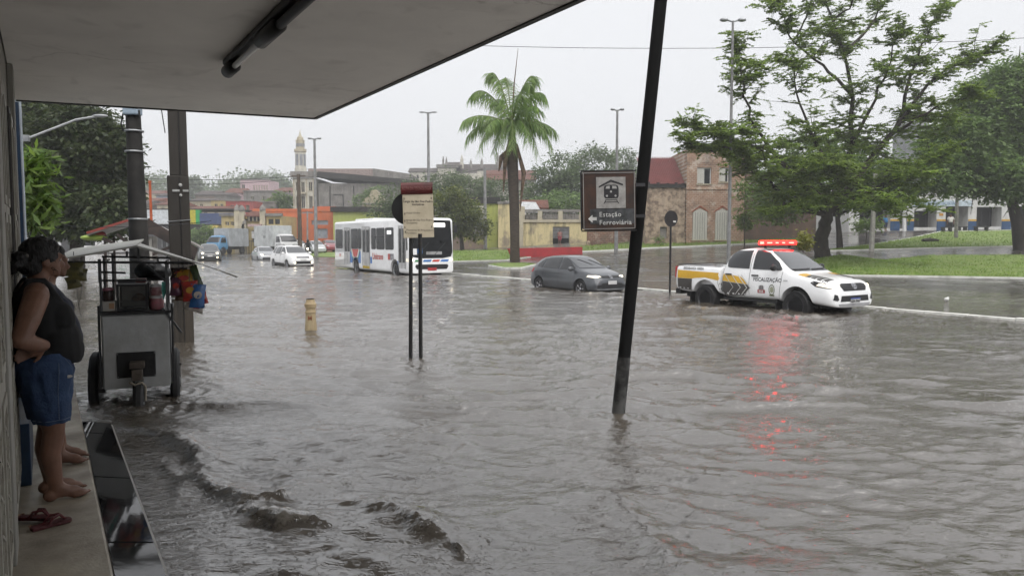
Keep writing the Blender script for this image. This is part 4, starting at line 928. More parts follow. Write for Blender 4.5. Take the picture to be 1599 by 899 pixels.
    for v in lt.vertices: v.co = Vector((v.co.x, .9-.0+v.co.y*0.6+.0, 0))
    # a second bus, half hidden behind the kiosk
    rz = HEADING + R(-35); p = P(172, 388, 100)
    t = thing('distant_bus', 'white bus with dark windows seen through the kiosk braces', 'bus', Vector((p.x, p.y, terr(p.x, p.y))), rz)
    me = rbox(-5.5, 5.0, 1.24, .36, 3.05, .16); sk = Skin(me); mkobj('body', me, wp, t, True)
    for a in range(6):
        panel(sk, 'window', rrect(-5.2+a*1.6,-3.75+a*1.6,1.5,2.6,.08), 'R', black_film, t, .012)
    panel(sk, 'windshield', rrect(-1.1,1.1,1.3,2.8,.12), 'F', black_film, t, .012)
    for x in (2.8,-2.8):
        for s in (-1, 1): wheel(t, x, s*1.13, .48, .28, STEEL, 0, s < 0)
bus()

# ------------------------------------------------------------------ box trucks
def truck(label, name, px, py, Y, rz, cabcol, boxcol, blen, bh, lit=False):
    p = P(px, py, Y); t = thing(name, label, 'truck', Vector((p.x, p.y, terr(p.x, p.y))), rz)
    cp = carpaint(name + '_cab', cabcol, .35); bp = mat(name + '_box', boxcol, .5, streak=.25, vs=1)
    me = loft([(.15,.80,1.2,.98,1.2,1.0,.55),(.17,.86,2.28,1.0,1.35,1.03,.5),(.5,.88,2.36,1.0,1.35,1.05,.48),(1.1,.86,2.34,1.0,1.35,1.05,.45),(1.5,.88,1.95,1.0,1.3,1.05,.45),(1.72,.90,1.42,.99,1.2,1.04,.45),(1.80,.84,1.1,.94,.95,.98,.45),(1.82,.8,.9,.88,.8,.9,.5)])
    c = MB()
    for s in (-1, 1): c.T = Matrix.Translation((1.0, s*1.0, .42)) @ Matrix.Rotation(R(90), 4, 'X'); c.lathe([(.52,-.3),(.52,.3)], 24)
    c.T = Matrix(); me = cut(me, c); sk = Skin(me); mkobj('cab', me, cp, t, True)
    panel(sk, 'windshield', [(-.82,2.12),(.82,2.12),(.9,1.48),(-.9,1.48)], 'F', GLASS, t, .01)
    for v in 'RL': panel(sk, 'window', [(.45,1.42),(.45,2.05),(1.1,2.05),(1.45,1.42)], v, GLASS, t, .01)
    panel(sk, 'grille', rrect(-.6,.6,.85,1.1,.04), 'F', BLACK, t, .01); panel(sk, 'bumper', rrect(-.85,.85,.52,.7,.05), 'F', DKSTEEL, t, .02)
    for s in (-1, 1): panel(sk, 'headlight', rrect(s*.78-.13,s*.78+.13,.86,1.02,.03), 'F', HEADL if lit else LENS, t, .02)
    mirror(t, 1.35, 1.02, 1.75, BLACK)
    q = MB(); q.box(-blen, .05, -1.12, 1.12, .95, .95+bh); q.build('cargo_box', bp, t, bevel=.03)
    for x in [-blen+.9*i for i in range(int(blen/.9)+1)]:
        for s in (-1, 1): q = MB(); q.box(x-.02, x+.02, s*1.13-.008, s*1.13+.008, 1.0, .9+bh); q.build('box_rib', bp, t)
    q = MB(); q.box(-blen+.1, 1.4, -.45, .45, .6, .94); q.build('chassis', BLACK, t)
    for x in (1.0, -blen+1.1):
        for s in (-1, 1): wheel(t, x, s*.95, .42, .25, DKSTEEL, 0, s < 0)
    return t, sk
t, sk = truck('blue cabbed box truck with silver cargo box parked by the yellow house', 'blue_truck', 347, 397, 92, HEADING + R(-50), (.06,.2,.36), (.36,.38,.40), 3.6, 2.25)
t, sk = truck('white box truck waiting behind the small white suv', 'white_truck', 441, 398, 82, HEADING + R(12), (.6,.6,.6), (.52,.54,.54), 4.4, 2.3)
q = textmesh('2001', .35, bold=.01)
lettering('2001', .36, mat('truck_lettering', (.12,.12,.12), .5), Matrix.Translation((-2.2, -1.135, 1.9)) @ Matrix.Rotation(R(90), 4, 'X'), t, bold=.01)
# ================================================================== STREET FURNITURE NEAR BY
def ground_z(p): return terr(p.x, p.y)
# ------------------------------------------------------------------ leaning pole with the station sign
def station_sign():
    Y = 7.4; base = P(965, 650, Y); b0 = Vector((base.x - .03, base.y, ROAD)); top = P(1033, -10, Y+.15) ; d = (top - base).normalized()
    b0 = base - d*.27; tp = base + d*4.6
    pts = [b0.lerp(tp, k/10) for k in range(11)]
    pole = thing('leaning_pole', 'leaning black pole with peeling paint standing in the near water', 'pole', (b0.x, b0.y, b0.z))
    o = Matrix.Translation(-b0)
    q = MB(); q.T = o; q.tube(pts, [.062]*11, 14); q.build('shaft', mat('peeling_black_paint', (.007,.007,.007), .75, ior=1.2, col2=(.16,.16,.155), vs=2.2, thr=(.60,.66), bump=.4, bs=14, stretch=(1,1,.6)), pole, smooth=True)
    q = MB(); q.T = o; q.tube([b0, base + d*.55, base + d*.6], [.0655,.0655,.063], 14); q.build('bare_foot', mat('scraped_metal', (.075,.075,.072), .6, .2, col2=(.012,.012,.012), vs=4, thr=(.45,.55)), pole, smooth=True)
    # sign panel: its own frame with local x to the right of the picture, z up
    c = P(951, 313.5, 7.25); pxm = F/7.25; W = 84/pxm; H = 90/pxm
    s = thing('station_sign', 'brown station sign with white train symbol and arrow on the leaning pole', 'sign', c, R(-8)); s.rotation_euler = (0, R(-1.2), R(4))
    bro = mat('faded_brown_sign', (.055,.026,.016), .45, col2=(.025,.018,.016), vs=7, thr=(.4,.65), coat=.2); gl = mat('smeared_grey_film', (.055,.058,.062), .4, var=.4, vs=12)
    q = MB(); q.prism(rrect(-W/2, W/2, -H/2, H/2, .03), 'y', 0, .02); q.build('panel', bro, s)
    q = MB()
    for a, b in (((-W/2+.012,H/2-.012),(W/2-.012,H/2-.012)), ((W/2-.012,H/2-.012),(W/2-.012,-H/2+.012)), ((W/2-.012,-H/2+.012),(-W/2+.012,-H/2+.012)), ((-W/2+.012,-H/2+.012),(-W/2+.012,H/2-.012))): q.bar((a[0],-.003,a[1]),(b[0],-.003,b[1]),.006,.010,(0,1,0))
    q.build('white_border', mat('dull_white_line', (.28,.27,.26), .5), s)
    q = MB(); q.box(-W/2-.008, W/2+.008, .004, .03, -H/2-.014, -H/2-.001); q.box(-W/2-.008, W/2+.008, .004, .03, H/2+.001, H/2+.014); q.box(-W/2-.014,-W/2-.001,.004,.03,-H/2,H/2); q.build('rim', BLACK, s)
    k = 1/pxm    # metres per picture pixel; sign centre at (951, 313.5)
    def X(px): return (px-951)*k
    def Zz(py): return (313.5-py)*k
    q = MB(); q.box(X(931), X(977), -.006, -.001, Zz(325), Zz(277)); q.build('white_field', mat('dirty_white_field', (.33,.325,.31), .5, col2=(.2,.19,.18), vs=14), s)
    q = MB(); q.box(X(921), X(990), -.004, -.0005, Zz(349), Zz(326)); q.build('grey_patch', gl, s)
    def flat(name, polys, m, y=-.008):
        q = MB()
        for p in polys: q.prism([(X(a), Zz(b)) for a, b in p], 'y', y, y+.0015)
        return q.build(name, m, s)
    flat('train_symbol', [[(935,291),(935,293.5),(954,284.5),(973,290.5),(973,288),(954,281)]], TEXTK)                                    # shelter roof
    flat('train_symbol', [[(943,293),(944,290.5),(948,289),(961,289),(965,290.5),(966,294),(966,307),(964,310),(945,310),(943,307)]], TEXTK)
    flat('train_symbol', [[(945,313),(942,318),(943.5,318),(946.5,313)], [(962,313),(965.5,318),(967,318),(963.5,313)], [(945,312.6),(945,311.6),(964,311.6),(964,312.6)], [(944,316),(944,315),(965,315),(965,316)]], TEXTK)
    for g in ([(945.5,295),(947,291),(952,290.6),(952,295)], [(956,295),(956,290.6),(962,291),(963.5,295)]): flat('train_window', [g], mat('symbol_white', (.33,.325,.31), .5), -.0105)
    for cx, cy in ((954,299.5), (947.5,306), (961,306)): flat('train_light', [ell(cx, cy, 1.7, 1.7, 12)], mat('lamp_white', (.36,.35,.34), .5), -.0105)
    flat('arrow', [[(917.5,341),(924.5,335),(924.5,338.6),(931,338.6),(931,343.4),(924.5,343.4),(924.5,347)]], TEXTW)
    M = lambda px, py: Matrix.Translation((X(px), -.007, Zz(py))) @ Matrix.Rotation(R(90), 4, 'X')
    lettering('Estação', 10.4*k, TEXTW, M(935, 338), s, bold=.0003, space=1.1); lettering('Ferroviária', 10.4*k, TEXTW, M(935, 350.5), s, bold=.0003, space=1.1)
    for zz in (-.15, .15): q = MB(); q.box(.05, W/2+.1, .021, .04, zz-.015, zz+.015); q.build('bracket', DKSTEEL, s)
station_sign()

# ------------------------------------------------------------------ two legged information board and the round sign behind it
def info_board():
    Y = 11.15; k = Y/F; a = P(641, 557, Y); b = P(657, 559, Y-.05)
    t = thing('information_board', 'cream information board with dark red header on two black posts', 'sign', (P(653,0,Y).x, Y, ROAD))
    o = t.location
    for q_, top in ((a, P(641.5, 365, Y)), (b, P(656, 365, Y-.05))):
        m_ = MB(); m_.T = Matrix.Translation(-o); m_.tube([(q_.x, q_.y, ROAD), top], .029, 12); m_.build('post', mat('black_post', (.012,.012,.012), .5, col2=(.05,.03,.02), vs=8, thr=(.6,.7)), t, smooth=True)
    cx, cz = P(653, 338, Y).x - o.x, P(653, 338, Y).z - o.z
    def X(px): return cx + (px-653)*k
    def Zz(py): return cz + (338-py)*k
    cream = mat('rain_streaked_cream', (.50,.44,.33), .5, col2=(.36,.31,.22), vs=5, streak=.12)
    m_ = MB(); m_.prism([(X(629.5),Zz(304)),(X(676.5),Zz(303)),(X(678),Zz(370)),(X(631),Zz(371.5))], 'y', -.05, -.034); m_.build('board', cream, t)
    m_ = MB()
    cur = [(-.034,371),(-.034,305),(-.055,300),(-.075,294),(-.062,288),(-.045,285.5),(-.03,285.5),(-.045,294),(-.03,305)]
    hp = [(X(627),305),(X(677),303.5)]
    vs_ = []; fs_ = []
    prof = [(-.06,Zz(304.5)),(-.082,Zz(300)),(-.086,Zz(295)),(-.078,Zz(290)),(-.062,Zz(286.5))]
    for x, dz in ((X(627.5),0),(X(676.5),.012)):
        for y, z in prof: vs_.append((x, y, z+dz))
        for y, z in prof[::-1]: vs_.append((x, y+.014, z+dz))
    n = 10; fs_ = [(i, (i+1) % n, (i+1) % n+n, i+n) for i in range(n)] + [tuple(range(n)), tuple(range(n, 2*n))]
    m_.add(vs_, fs_); m_.build('header', mat('dark_red_header', (.10,.014,.014), .4, var=.3), t)
    M = lambda px, py, y=-.0515: Matrix.Translation((X(px), y, Zz(py))) @ Matrix.Rotation(R(90), 4, 'X')
    lettering('ROTA DA TECNOLOGIA', 6.6*k, mat('header_letters', (.26,.12,.11), .5), M(652, 297.5, -.0885), t, align='CENTER', sx=.62)
    dk = mat('board_ink', (.05,.042,.035), .6)
    for s_, px, py, sz, al, bo in (('Largo de São Frei Pedro', 653.5, 316.5, 4.6, 'CENTER', .0012), ('Gonçalves', 653.5, 321, 4.6, 'CENTER', .0012), ('Hotel Globo', 635, 334, 4.2, 'LEFT', 0), ('Igreja de São Frei Pedro', 635, 345, 4.2, 'LEFT', 0), ('Gonçalves', 635, 349.5, 4.2, 'LEFT', 0), ('Memorial da Arquitetura', 635, 360.5, 4.2, 'LEFT', 0), ('Paraibana', 635, 365, 4.2, 'LEFT', 0)):
        lettering(s_, sz*k, dk, M(px, py), t, align=al, bold=bo)
    for x, y in ((633,334),(633,345),(633.5,362),(632,311),(674,310),(674.5,354),(633,355)):
        m_ = MB(); m_.box(X(x-.6), X(x+.6), -.053, -.0495, Zz(y+1.6), Zz(y-1.6)); m_.build('clip', BLACK, t)
    for zz in (312, 360): m_ = MB(); m_.box(X(638), X(660), -.033, -.028, Zz(zz+1.5), Zz(zz-1.5)); m_.build('cross_brace', DKSTEEL, t)
    # round traffic sign, its back to us, clamped to the left post
    c = P(637, 326, Y+.06); k2 = Y/F; t2 = thing('round_traffic_sign', 'black back of a round traffic sign half hidden behind the information board', 'sign', c)
    m_ = MB(); m_.T = Matrix.Rotation(R(90), 4, 'X'); m_.lathe([(25.5*k2,-.006),(25.5*k2,.006)], 40); m_.build('disc', BLACK, t2)
    m_ = MB(); m_.box(-.05,.09,-.028,-.007,-.012,.014); m_.build('bracket', STEEL, t2)
    # the other round sign, right of the leaning pole
    Y3 = 25.0; k3 = Y3/F; c = P(1045.5, 341.5, Y3); n3 = P(1046, 452, Y3)
    t3 = thing('traffic_sign', 'small black round sign on a thin post at the kerb near the pickup tail', 'sign', (n3.x, Y3, terr(n3.x, Y3)))
    m_ = MB(); m_.T = Matrix.Translation((0, -.04, c.z - t3.location.z)) @ Matrix.Rotation(R(90), 4, 'X') @ Matrix.Diagonal((.82,1,1,1)); m_.lathe([(12.6*k3,-.008),(12.6*k3,.008)], 36); m_.build('disc', BLACK, t3)
    m_ = MB(); m_.tube([(0,0,0),(0,0,c.z-t3.location.z)], .035, 10); m_.build('post', BLACK, t3, smooth=True)
    m_ = MB(); m_.box(.07,.16,-.062,-.05,c.z-t3.location.z-.12,c.z-t3.location.z-.07); m_.build('sticker', TEXTW, t3)
info_board()

# ------------------------------------------------------------------ cast bollard standing in the water
def bollard():
    Y = 14.5; k = Y/F; p = P(485.5, 515, Y)
    cream = mat('stained_cream_paint', (.40,.32,.19), .6, col2=(.28,.20,.11), vs=3, streak=.45, bump=.3, bs=20)
    t = thing('stone_bollard', 'stubby cream bollard with rust stain standing in the flood', 'bollard', (p.x, Y, ROAD)); h0 = 0 - ROAD
    q = MB(); q.lathe([(9.6*k,0),(9.6*k,h0-.02),(9.1*k,h0+.05),(7.4*k,h0+27*k)], 20); q.build('shaft', cream, t, smooth=True)
    q = MB(); q.lathe([(7.6*k,h0+27*k+.001),(8.4*k,h0+28*k),(8.4*k,h0+29.5*k),(7.4*k,h0+31*k),(7.4*k,h0+35*k),(8.6*k,h0+36*k),(9.2*k,h0+40*k),(9.2*k,h0+42*k),(7.8*k,h0+43*k),(6.6*k,h0+46.5*k),(6.4*k,h0+49*k)], 20); q.build('cap', cream, t, smooth=True)
    q = MB(); q.lathe([(6.2*k,h0+49*k),(6.0*k,h0+50.2*k),(4*k,h0+50.5*k)], 16); q.build('broken_top', DKCONC, t)
    rm = mat('rust_red_stain', (.20,.07,.03), .7, var=.3, vs=20)
    M = Matrix.Translation((-2.6*k, -8.35*k, h0+17*k)) @ Matrix.Rotation(R(86), 4, 'X'); lettering('M', 9*k, rm, M, t, bold=.004)
bollard()

# ------------------------------------------------------------------ poles by the cart
def near_poles():
    Y = 11.6; k = Y/F; t0 = P(208, 182, Y); b0 = P(221, 470, Y)
    t = thing('round_utility_pole', 'black stained round utility pole with meter box at its head', 'pole', (b0.x, Y, ROAD)); o = Vector((b0.x, Y, ROAD)); d = (t0 - b0).normalized()
    foot = b0 + d*((ROAD - b0.z)/d.z); tip = t0 + d*.1
    q = MB(); q.T = Matrix.Translation(-o); q.tube([foot, b0, b0.lerp(t0,.5), tip], [.165,.155,.13,.105], 16); q.build('shaft', DKCONC, t, smooth=True)
    for py in (205, 237, 342):
        c = b0 + d*((P(212, py, Y).z - b0.z)/d.z); q = MB(); q.T = Matrix.Translation(c - o); q.lathe([(.14,-.012),(.145,0),(.14,.012)], 16); q.build('clamp_band', STEEL, t)
    c = P(210, 174, Y) - o; q = MB(); q.box(c.x-.11, c.x+.12, c.y-.16, c.y+.02, c.z-.07, c.z+.12); q.build('meter_box', mat('pale_blue_plastic', (.34,.42,.50), .35), t, bevel=.02)
    q = MB(); q.tube([(c.x-.1,-.12,c.z),(c.x-.15,-.12,c.z-.2),(c.x-.13,-.1,c.z-.32)], .012, 6); q.tube([(c.x+.13,-.12,c.z),(c.x+.14,-.12,c.z-.12)], .012, 6); q.build('cable', BLACK, t)
    # square post
    Y = 12.9; t0 = P(283, 150, Y); b0 = P(287, 535, Y)
    t = thing('concrete_post', 'square black stained concrete post behind the snack cart', 'pole', (b0.x, Y, ROAD), R(24)); t.rotation_euler = (0, R(-.4), R(24))
    dm = mat('black_wet_concrete', (.03,.026,.022), .7, col2=(.09,.07,.05), vs=1.2, stretch=(2.5,2.5,.3), thr=(.5,.7), bump=.5, bs=8, streak=.5)
    h = t0.z - ROAD + .3
    q = MB(); q.prism([(-.17,-.13),(.17,-.13),(.17,.13),(-.17,.13)], 'z', 0, 3.1); q.build('shaft', dm, t, bevel=.015)
    q = MB(); q.prism([(-.125,-.11),(.165,-.11),(.165,.11),(-.125,.11)], 'z', 3.101, h+.4); q.build('upper_shaft', dm, t, bevel=.012)
    q = MB(); q.tube([(.02,-.131,0),(.02,-.131,3.05)], .009, 5); q.tube([(.04,-.112,3.11),(.04,-.112,h)], .009, 5); q.build('groove', BLACK, t)
    for z, tl in ((1.02,.0), (2.34,.03)): 
        q = MB()
        for a, b in (((-.18,-.14),(.18,-.14)), ((.18,-.14),(.18,.14)), ((.18,.14),(-.18,.14)), ((-.18,.14),(-.18,-.14))): q.tube([(a[0],a[1],z+a[0]*tl*3),(b[0],b[1],z+b[0]*tl*3)], .008, 5)
        q.build('wire_band', STEEL, t)
    q = MB(); q.box(-.09,.02,-.146,-.13,2.83,2.865); q.box(.07,.16,-.146,-.13,2.83,2.865); q.ball((.035,-.14,2.94),(.03,.02,.03),8,6); q.ball((.035,-.14,2.77),(.025,.02,.025),8,6); q.build('insulator', mat('porcelain', (.4,.4,.39), .3), t)
    q = MB(); q.tube([(-.2,-.15,h-.1),(-.22,-.16,h-.5),(-.17,-.15,h-.95)], .009, 5); q.build('cable', BLACK, t)
near_poles()

# ------------------------------------------------------------------ kiosk behind the cart
def kiosk():
    Y = 25.0; t = thing('kiosk', 'small open kiosk with tin gable roof and dark braces behind the cart', 'kiosk', (P(232,0,Y).x, Y, ROAD), R(22)); o = t.location.copy()
    ap = P(229, 341, Y) - o; el = P(158, 366, Y) - o; er = P(312, 386, Y) - o; tin = mat('wet_tin_roof', (.30,.29,.28), .4, .2, col2=(.17,.14,.12), vs=2); dw = mat('dark_wet_timber', (.035,.024,.02), .6, var=.4)
    def sheet(a, b, m, name, th=.05, y0=-1.5, y1=1.5):
        q = MB(); q.add([(a.x,y0,a.z),(b.x,y0,b.z),(b.x,y1,b.z),(a.x,y1,a.z),(a.x,y0,a.z-th),(b.x,y0,b.z-th),(b.x,y1,b.z-th),(a.x,y1,a.z-th)], [(0,1,2,3),(7,6,5,4),(0,4,5,1),(1,5,6,2),(2,6,7,3),(3,7,4,0)]); return q.build(name, m, t)
    sheet(ap, el, tin, 'roof_slope'); sheet(ap + Vector((.004,0,0)), er, tin, 'roof_slope', .05, -1.5, .2)
    q = MB(); q.bar((ap.x,-1.52,ap.z+.03),(el.x,-1.52,el.z+.03),.05,.07); q.build('red_ridge_trim', mat('faded_red', (.22,.04,.03), .5), t)
    q = MB(); q.add([(ap.x-.25,-1.47,ap.z-.08),(ap.x+.2,-1.47,ap.z-.06),(er.x-.15,-1.47,er.z-.02),(er.x-.25,-1.47,er.z-.35),(ap.x+.3,-1.47,ap.z-.55),(ap.x-.25,-1.47,ap.z-.5)], [(0,1,2,3,4,5)])
    me = evalmesh(q.mesh('g'), [('SOLIDIFY', dict(thickness=.05))]); mkobj('gable_board', me, dw, t)
    for x, m_, w_ in ((el.x+.45, dw, .07), (ap.x+.1, CONC, .3), (er.x-.35, dw, .1), (ap.x-.3, dw, .08)):
        for y in (-1.2, 1.2): q = MB(); q.box(x-w_/2,x+w_/2,y-w_/2,y+w_/2,0,ap.z-.6 if w_ > .2 else min(ap.z-.3, el.z-.05 if x < ap.x-.5 else er.z+.05)); q.build('post', m_, t)
    for a, b in (((el.x+.4,el.z-.12),(ap.x-.5,el.z-.5)), ((el.x+.8,el.z+.0),(ap.x-.3,el.z-.42)), ((ap.x+.2,ap.z-1.2),(er.x-.5,ap.z-.72))): q = MB(); q.bar((a[0],-1.3,a[1]),(b[0],-1.3,b[1]),.09); q.build('brace', dw, t)
    # things on its roof
    p = P(236, 338, Y-.3); p2 = P(234, 286, Y-.3); q = MB(); q.tube([p - Vector((0,0,.15)), p2], [.045,.04], 10); q.lathe([(.05,0),(.05,.08)], 10, tuple(p2)); o2 = q.build('orange_pipe', mat('orange_plastic', (.42,.09,.03), .45), None, smooth=True); tag(o2, 'thin orange pipe standing up from the kiosk roof', 'pipe')
    c = P(147, 371, Y-1.6); q = MB(); q.ball(c, (.42,.25,.1), 14, 8); bo = q.build('green_bundle', mat('lime_green_sack', (.22,.30,.05), .5), None, smooth=True); tag(bo, 'lime green roll sticking out at the kiosk eave', 'roll')
    c = P(157, 367, Y-1.5); q = MB(); q.ball(c, (.16,.2,.12), 12, 8); bo = q.build('red_bundle', mat('red_sack', (.28,.04,.03), .5), None, smooth=True); tag(bo, 'small dark red bundle at the kiosk eave', 'bundle')
kiosk()

# ------------------------------------------------------------------ snack cart
def cart():
    Yc = 8.05; fx = P(215, 545, Yc).x; rz = R(23)
    t = thing('snack_cart', 'three wheeled metal snack cart with sheet roof standing in the water', 'cart', (fx, Yc, ROAD+.02), rz)
    # local x right, y away from us, z up; front panel at y=0. 1 px = k m at the front panel
    k = Yc/F; Z0 = t.location.z
    def X(px): return (px-215)*k*.90
    def Zz(py): return P(215, py, Yc).z - Z0
    alu = mat('dull_aluminium_sheet', (.50,.52,.53), .38, .45, col2=(.33,.33,.32), vs=2.5, bump=.35, bs=5, streak=.25); dkm = mat('dark_angle_iron', (.035,.035,.037), .5, .4, var=.3); grey = mat('grey_tube', (.10,.105,.11), .45, .5)
    zb, zt = Zz(602), Zz(490); W0, W1 = X(160), X(268); D = 1.0
    q = MB(); q.prism([(W0,zb),(W1+.01,zb),(W1,zt),(W0-.005,zt)], 'y', .02, D); q.build('cabinet', alu, t, bevel=.008)
    q = MB(); q.box(W0+.01, W1-.01, 0, .018, zb-.02, zt-.012); q.build('front_panel', alu, t, bevel=.006)
    for x0, x1, z0, z1 in ((W0-.018,W1+.018,zt,zt+.03),):
        q = MB(); q.box(x0, x1, -.03, D+.02, z0, z1); q.build('counter_rim', dkm, t, bevel=.006)
    for x in (W0-.03, W1+.008): q = MB(); q.box(x, x+.022, -.012, .03, zb, zt+.1); q.build('corner_iron', dkm, t)
    q = MB(); q.box(X(182), X(243), -.022, -.003, Zz(588), Zz(549)); q.build('hatch', mat('black_plate', (.012,.012,.013), .5, var=.4, bump=.3, bs=20), t, bevel=.006)
    for a, b in ((183.5,551),(241.5,551),(183.5,586),(241.5,586)): q = MB(); q.ball((X(a), -.024, Zz(b)), .006, 8, 5); q.build('screw', STEEL, t)
    # steering fork and nose wheel
    q = MB(); q.box(X(203), X(226), -.17, -.024, Zz(572), Zz(562)); q.box(X(206), X(223), -.2, -.05, Zz(590), Zz(573)); q.build('steering_head', mat('rusty_grey_iron', (.12,.105,.09), .6, .4, col2=(.05,.035,.025), vs=9), t, bevel=.008)
    q = MB()
    for x in (X(209), X(222)): q.tube([(x,-.13,Zz(588)),(x,-.15,Zz(625))], .014, 8)
    q.build('fork', dkm, t, smooth=True)
    q = MB(); q.tube([(X(203),-.16,Zz(592)),(X(212),-.21,Zz(596)),(X(222),-.21,Zz(592)),(X(227),-.15,Zz(600)),(X(226),-.13,Zz(622))], .013, 8); q.build('wrapped_rag', mat('dirty_rag', (.28,.25,.20), .9), t, smooth=True)
    def cwheel(x, y, r, w_, m_=RUBBER):
        root = bpy.data.objects.new('wheel', None); COL.objects.link(root); root.parent = t; root.location = (x, y, r - .02); root.rotation_euler = (0, R(90), 0)
        q = MB(); q.lathe([(r*.72,-w_*.4),(r*.9,-w_*.5),(r,-w_*.25),(r,w_*.25),(r*.9,w_*.5),(r*.72,w_*.4)], 30); q.build('tyre', RUBBER, root, smooth=True)
        q = MB(); q.lathe([(.04,-w_*.5),(.04,w_*.5)], 12)
        for s in range(12): a = s*math.pi/6; q.bar((.03*math.cos(a),.03*math.sin(a),0),(r*.73*math.cos(a),r*.73*math.sin(a),0),.006)
        q.tube([(r*.72*math.cos(2*math.pi*i/24), r*.72*math.sin(2*math.pi*i/24), 0) for i in range(25)], .014, 6, False); q.build('spokes', STEEL, root)
    cwheel(X(217), -.14, .25, .09); cwheel(X(141), .52, .38, .10); cwheel(X(272), .52, .38, .10)
    q = MB(); q.tube([(X(136),.52,.36),(X(277),.52,.36)], .016, 8); q.build('axle', dkm, t)
    q = MB(); q.tube([(X(132),.45,Zz(585)),(X(138),.45,Zz(586))], .015, 8); q.ball((X(131),.45,Zz(585)), .02, 8, 6); q.tube([(X(277),.45,Zz(583)),(X(283),.45,Zz(581))], .012, 8); q.build('axle_end', dkm, t)
    q = MB(); q.box(X(147), X(160), .2, .6, Zz(614), Zz(608)); q.build('pedal', BLACK, t)
    # frame posts and roof
    for x, y, zt_ in ((X(161),.02,Zz(404)), (X(166),.12,Zz(402)), (X(264),.02,Zz(410)), (X(167),.97,Zz(398)), (X(262),.97,Zz(402))):
        q = MB(); q.box(x-.012, x+.012, y-.012, y+.012, zt+.03, zt_); q.build('post', grey, t)
    for a, b, y in (((110,408),(306,412),0), ((160,401),(270,404),.3), ((162,424),(200,426),.02), ((162,437),(232,438),.02), ((112,412),(300,414),.98)):
        q = MB(); q.bar((X(a[0]),y,Zz(a[1])),(X(b[0]),y,Zz(b[1])),.022); q.build('rail', dkm, t)
    for a, b in (((160,404),(160,440)), ((221,387),(221,408)), ((251,403),(251,411)), ((203,392),(203,402))): q = MB(); q.bar((X(a[0]),.0,Zz(a[1])),(X(b[0]),.0,Zz(b[1])),.022); q.build('strut', grey, t)
    q = MB(); q.bar((X(232),.25,Zz(416)),(X(262),.05,Zz(440)),.02); q.build('stay', grey, t); q = MB(); q.bar((X(256),.0,Zz(482)),(X(286),-.02,Zz(522)),.022); q.build('stay', grey, t)
    for x in (X(161), X(264)): q = MB(); q.bar((x,.0,Zz(410)),(x,.98,Zz(408)),.02); q.build('rail', dkm, t)
    tin = mat('whitish_roof_sheet', (.42,.42,.39), .45, .1, col2=(.28,.27,.24), vs=4)
    apx = X(219); apz = Zz(383); y0 = -.16
    def sheet(x0, z0a, z0b, x1, z1a, z1b, name, th=.018, y1=1.25):
        q = MB(); q.add([(x0,y0,z0a),(x1,y0,z1a),(x1,y1,z1b),(x0,y1,z0b),(x0,y0,z0a-th),(x1,y0,z1a-th),(x1,y1,z1b-th),(x0,y1,z0b-th)], [(0,1,2,3),(7,6,5,4),(0,4,5,1),(1,5,6,2),(2,6,7,3),(3,7,4,0)]); return q.build(name, tin, t)
    sheet(apx, apz, apz+.07, X(96), Zz(404), Zz(404)+.10, 'roof_sheet'); sheet(apx+.004, apz, apz+.02, X(312), Zz(409), Zz(409)-.01, 'roof_sheet', y1=.5)
    sheet(X(312)+.003, Zz(409)-.004, Zz(409)+.0, X(381), Zz(433), Zz(433)-.02, 'roof_flap', .01, .12)
    # counter goods: every one a thing of its own
    def lone(name, label, cat, build, group=None):
        o = thing(name, label, cat, t.matrix_basis @ Vector((0,0,0)), rz, group); build(o); return o
    def case(o):
        x0, x1, z0, z1 = X(186), X(231), zt+.032, Zz(444)
        q = MB()
        for a in (x0, x1):
            for y in (.05, .42): q.box(a-.012, a+.012, y-.012, y+.012, z0, z1)
        for y in (.05, .42):
            for z in (z0+.012, z1-.012): q.box(x0+.0125, x1-.0125, y-.011, y+.011, z-.012, z+.012)
        q.build('frame', dkm, o)
        gm = mat('smudged_glass', (.5,.5,.48), .12, var=.2, trans=.92, ior=1.15)
        q = MB(); q.box(x0+.013, x1-.013, .045, .05, z0+.025, z1-.025); q.build('front_glass', gm, o)
        q = MB(); q.box(x0+.013, x1-.013, .415, .42, z0+.025, z1-.025); q.build('back_sheet', mat('case_back', (.42,.42,.41), .4), o)
        q = MB(); q.box(x0, x1, .04, .43, z1, z1+.012); q.build('lid', STEEL, o); q = MB(); q.box(x0, x1, .04, .43, z0-.0005, z0+.01); q.build('tray', STEEL, o)
        q = MB(); q.box(x0+.02, x1-.02, .08, .4, z0+.09, z0+.094); q.build('shelf', STEEL, o)
    lone('display_case', 'glass display case with dark frame on the cart counter', 'display case', case)
    sm = mat('golden_pastry', (.30,.12,.03), .5, var=.3, vs=30)
    for i, (x, y, w_) in enumerate(((X(214),.12,'leftmost'),(X(220),.18,'rearmost'),(X(225),.11,'rightmost'),(X(219),.10,'topmost'))):
        lone('pastry', w_ + ' of the golden brown pastries in the glass case', 'pastry', lambda o: MB().ball((x, y, zt+.16+.03*(i == 3)), (.045,.035,.03), 12, 8).build('crust', sm, o, smooth=True), 'pastries in the glass case')
    def jar(o, px, w_, z0, z1, body, lidm, y=.14):
        r = w_/2; x = X(px); q = MB(); q.lathe([(r*.85,z0),(r,z0+.02),(r,z1-.03),(r*.9,z1-.012)], 18, (x, y, 0)); q.build('jar_body', body, o, smooth=True)
        q = MB(); q.lathe([(r*.93,z1-.0119),(r*.93,z1+.012),(r*.7,z1+.02)], 18, (x, y, 0)); q.build('lid', lidm, o, smooth=True)
    pk = mat('pink_sweets', (.34,.10,.13), .35, col2=(.22,.12,.12), vs=25); lidr = mat('dark_red_lid', (.16,.03,.035), .4); gls = mat('pale_plastic', (.42,.41,.42), .3)
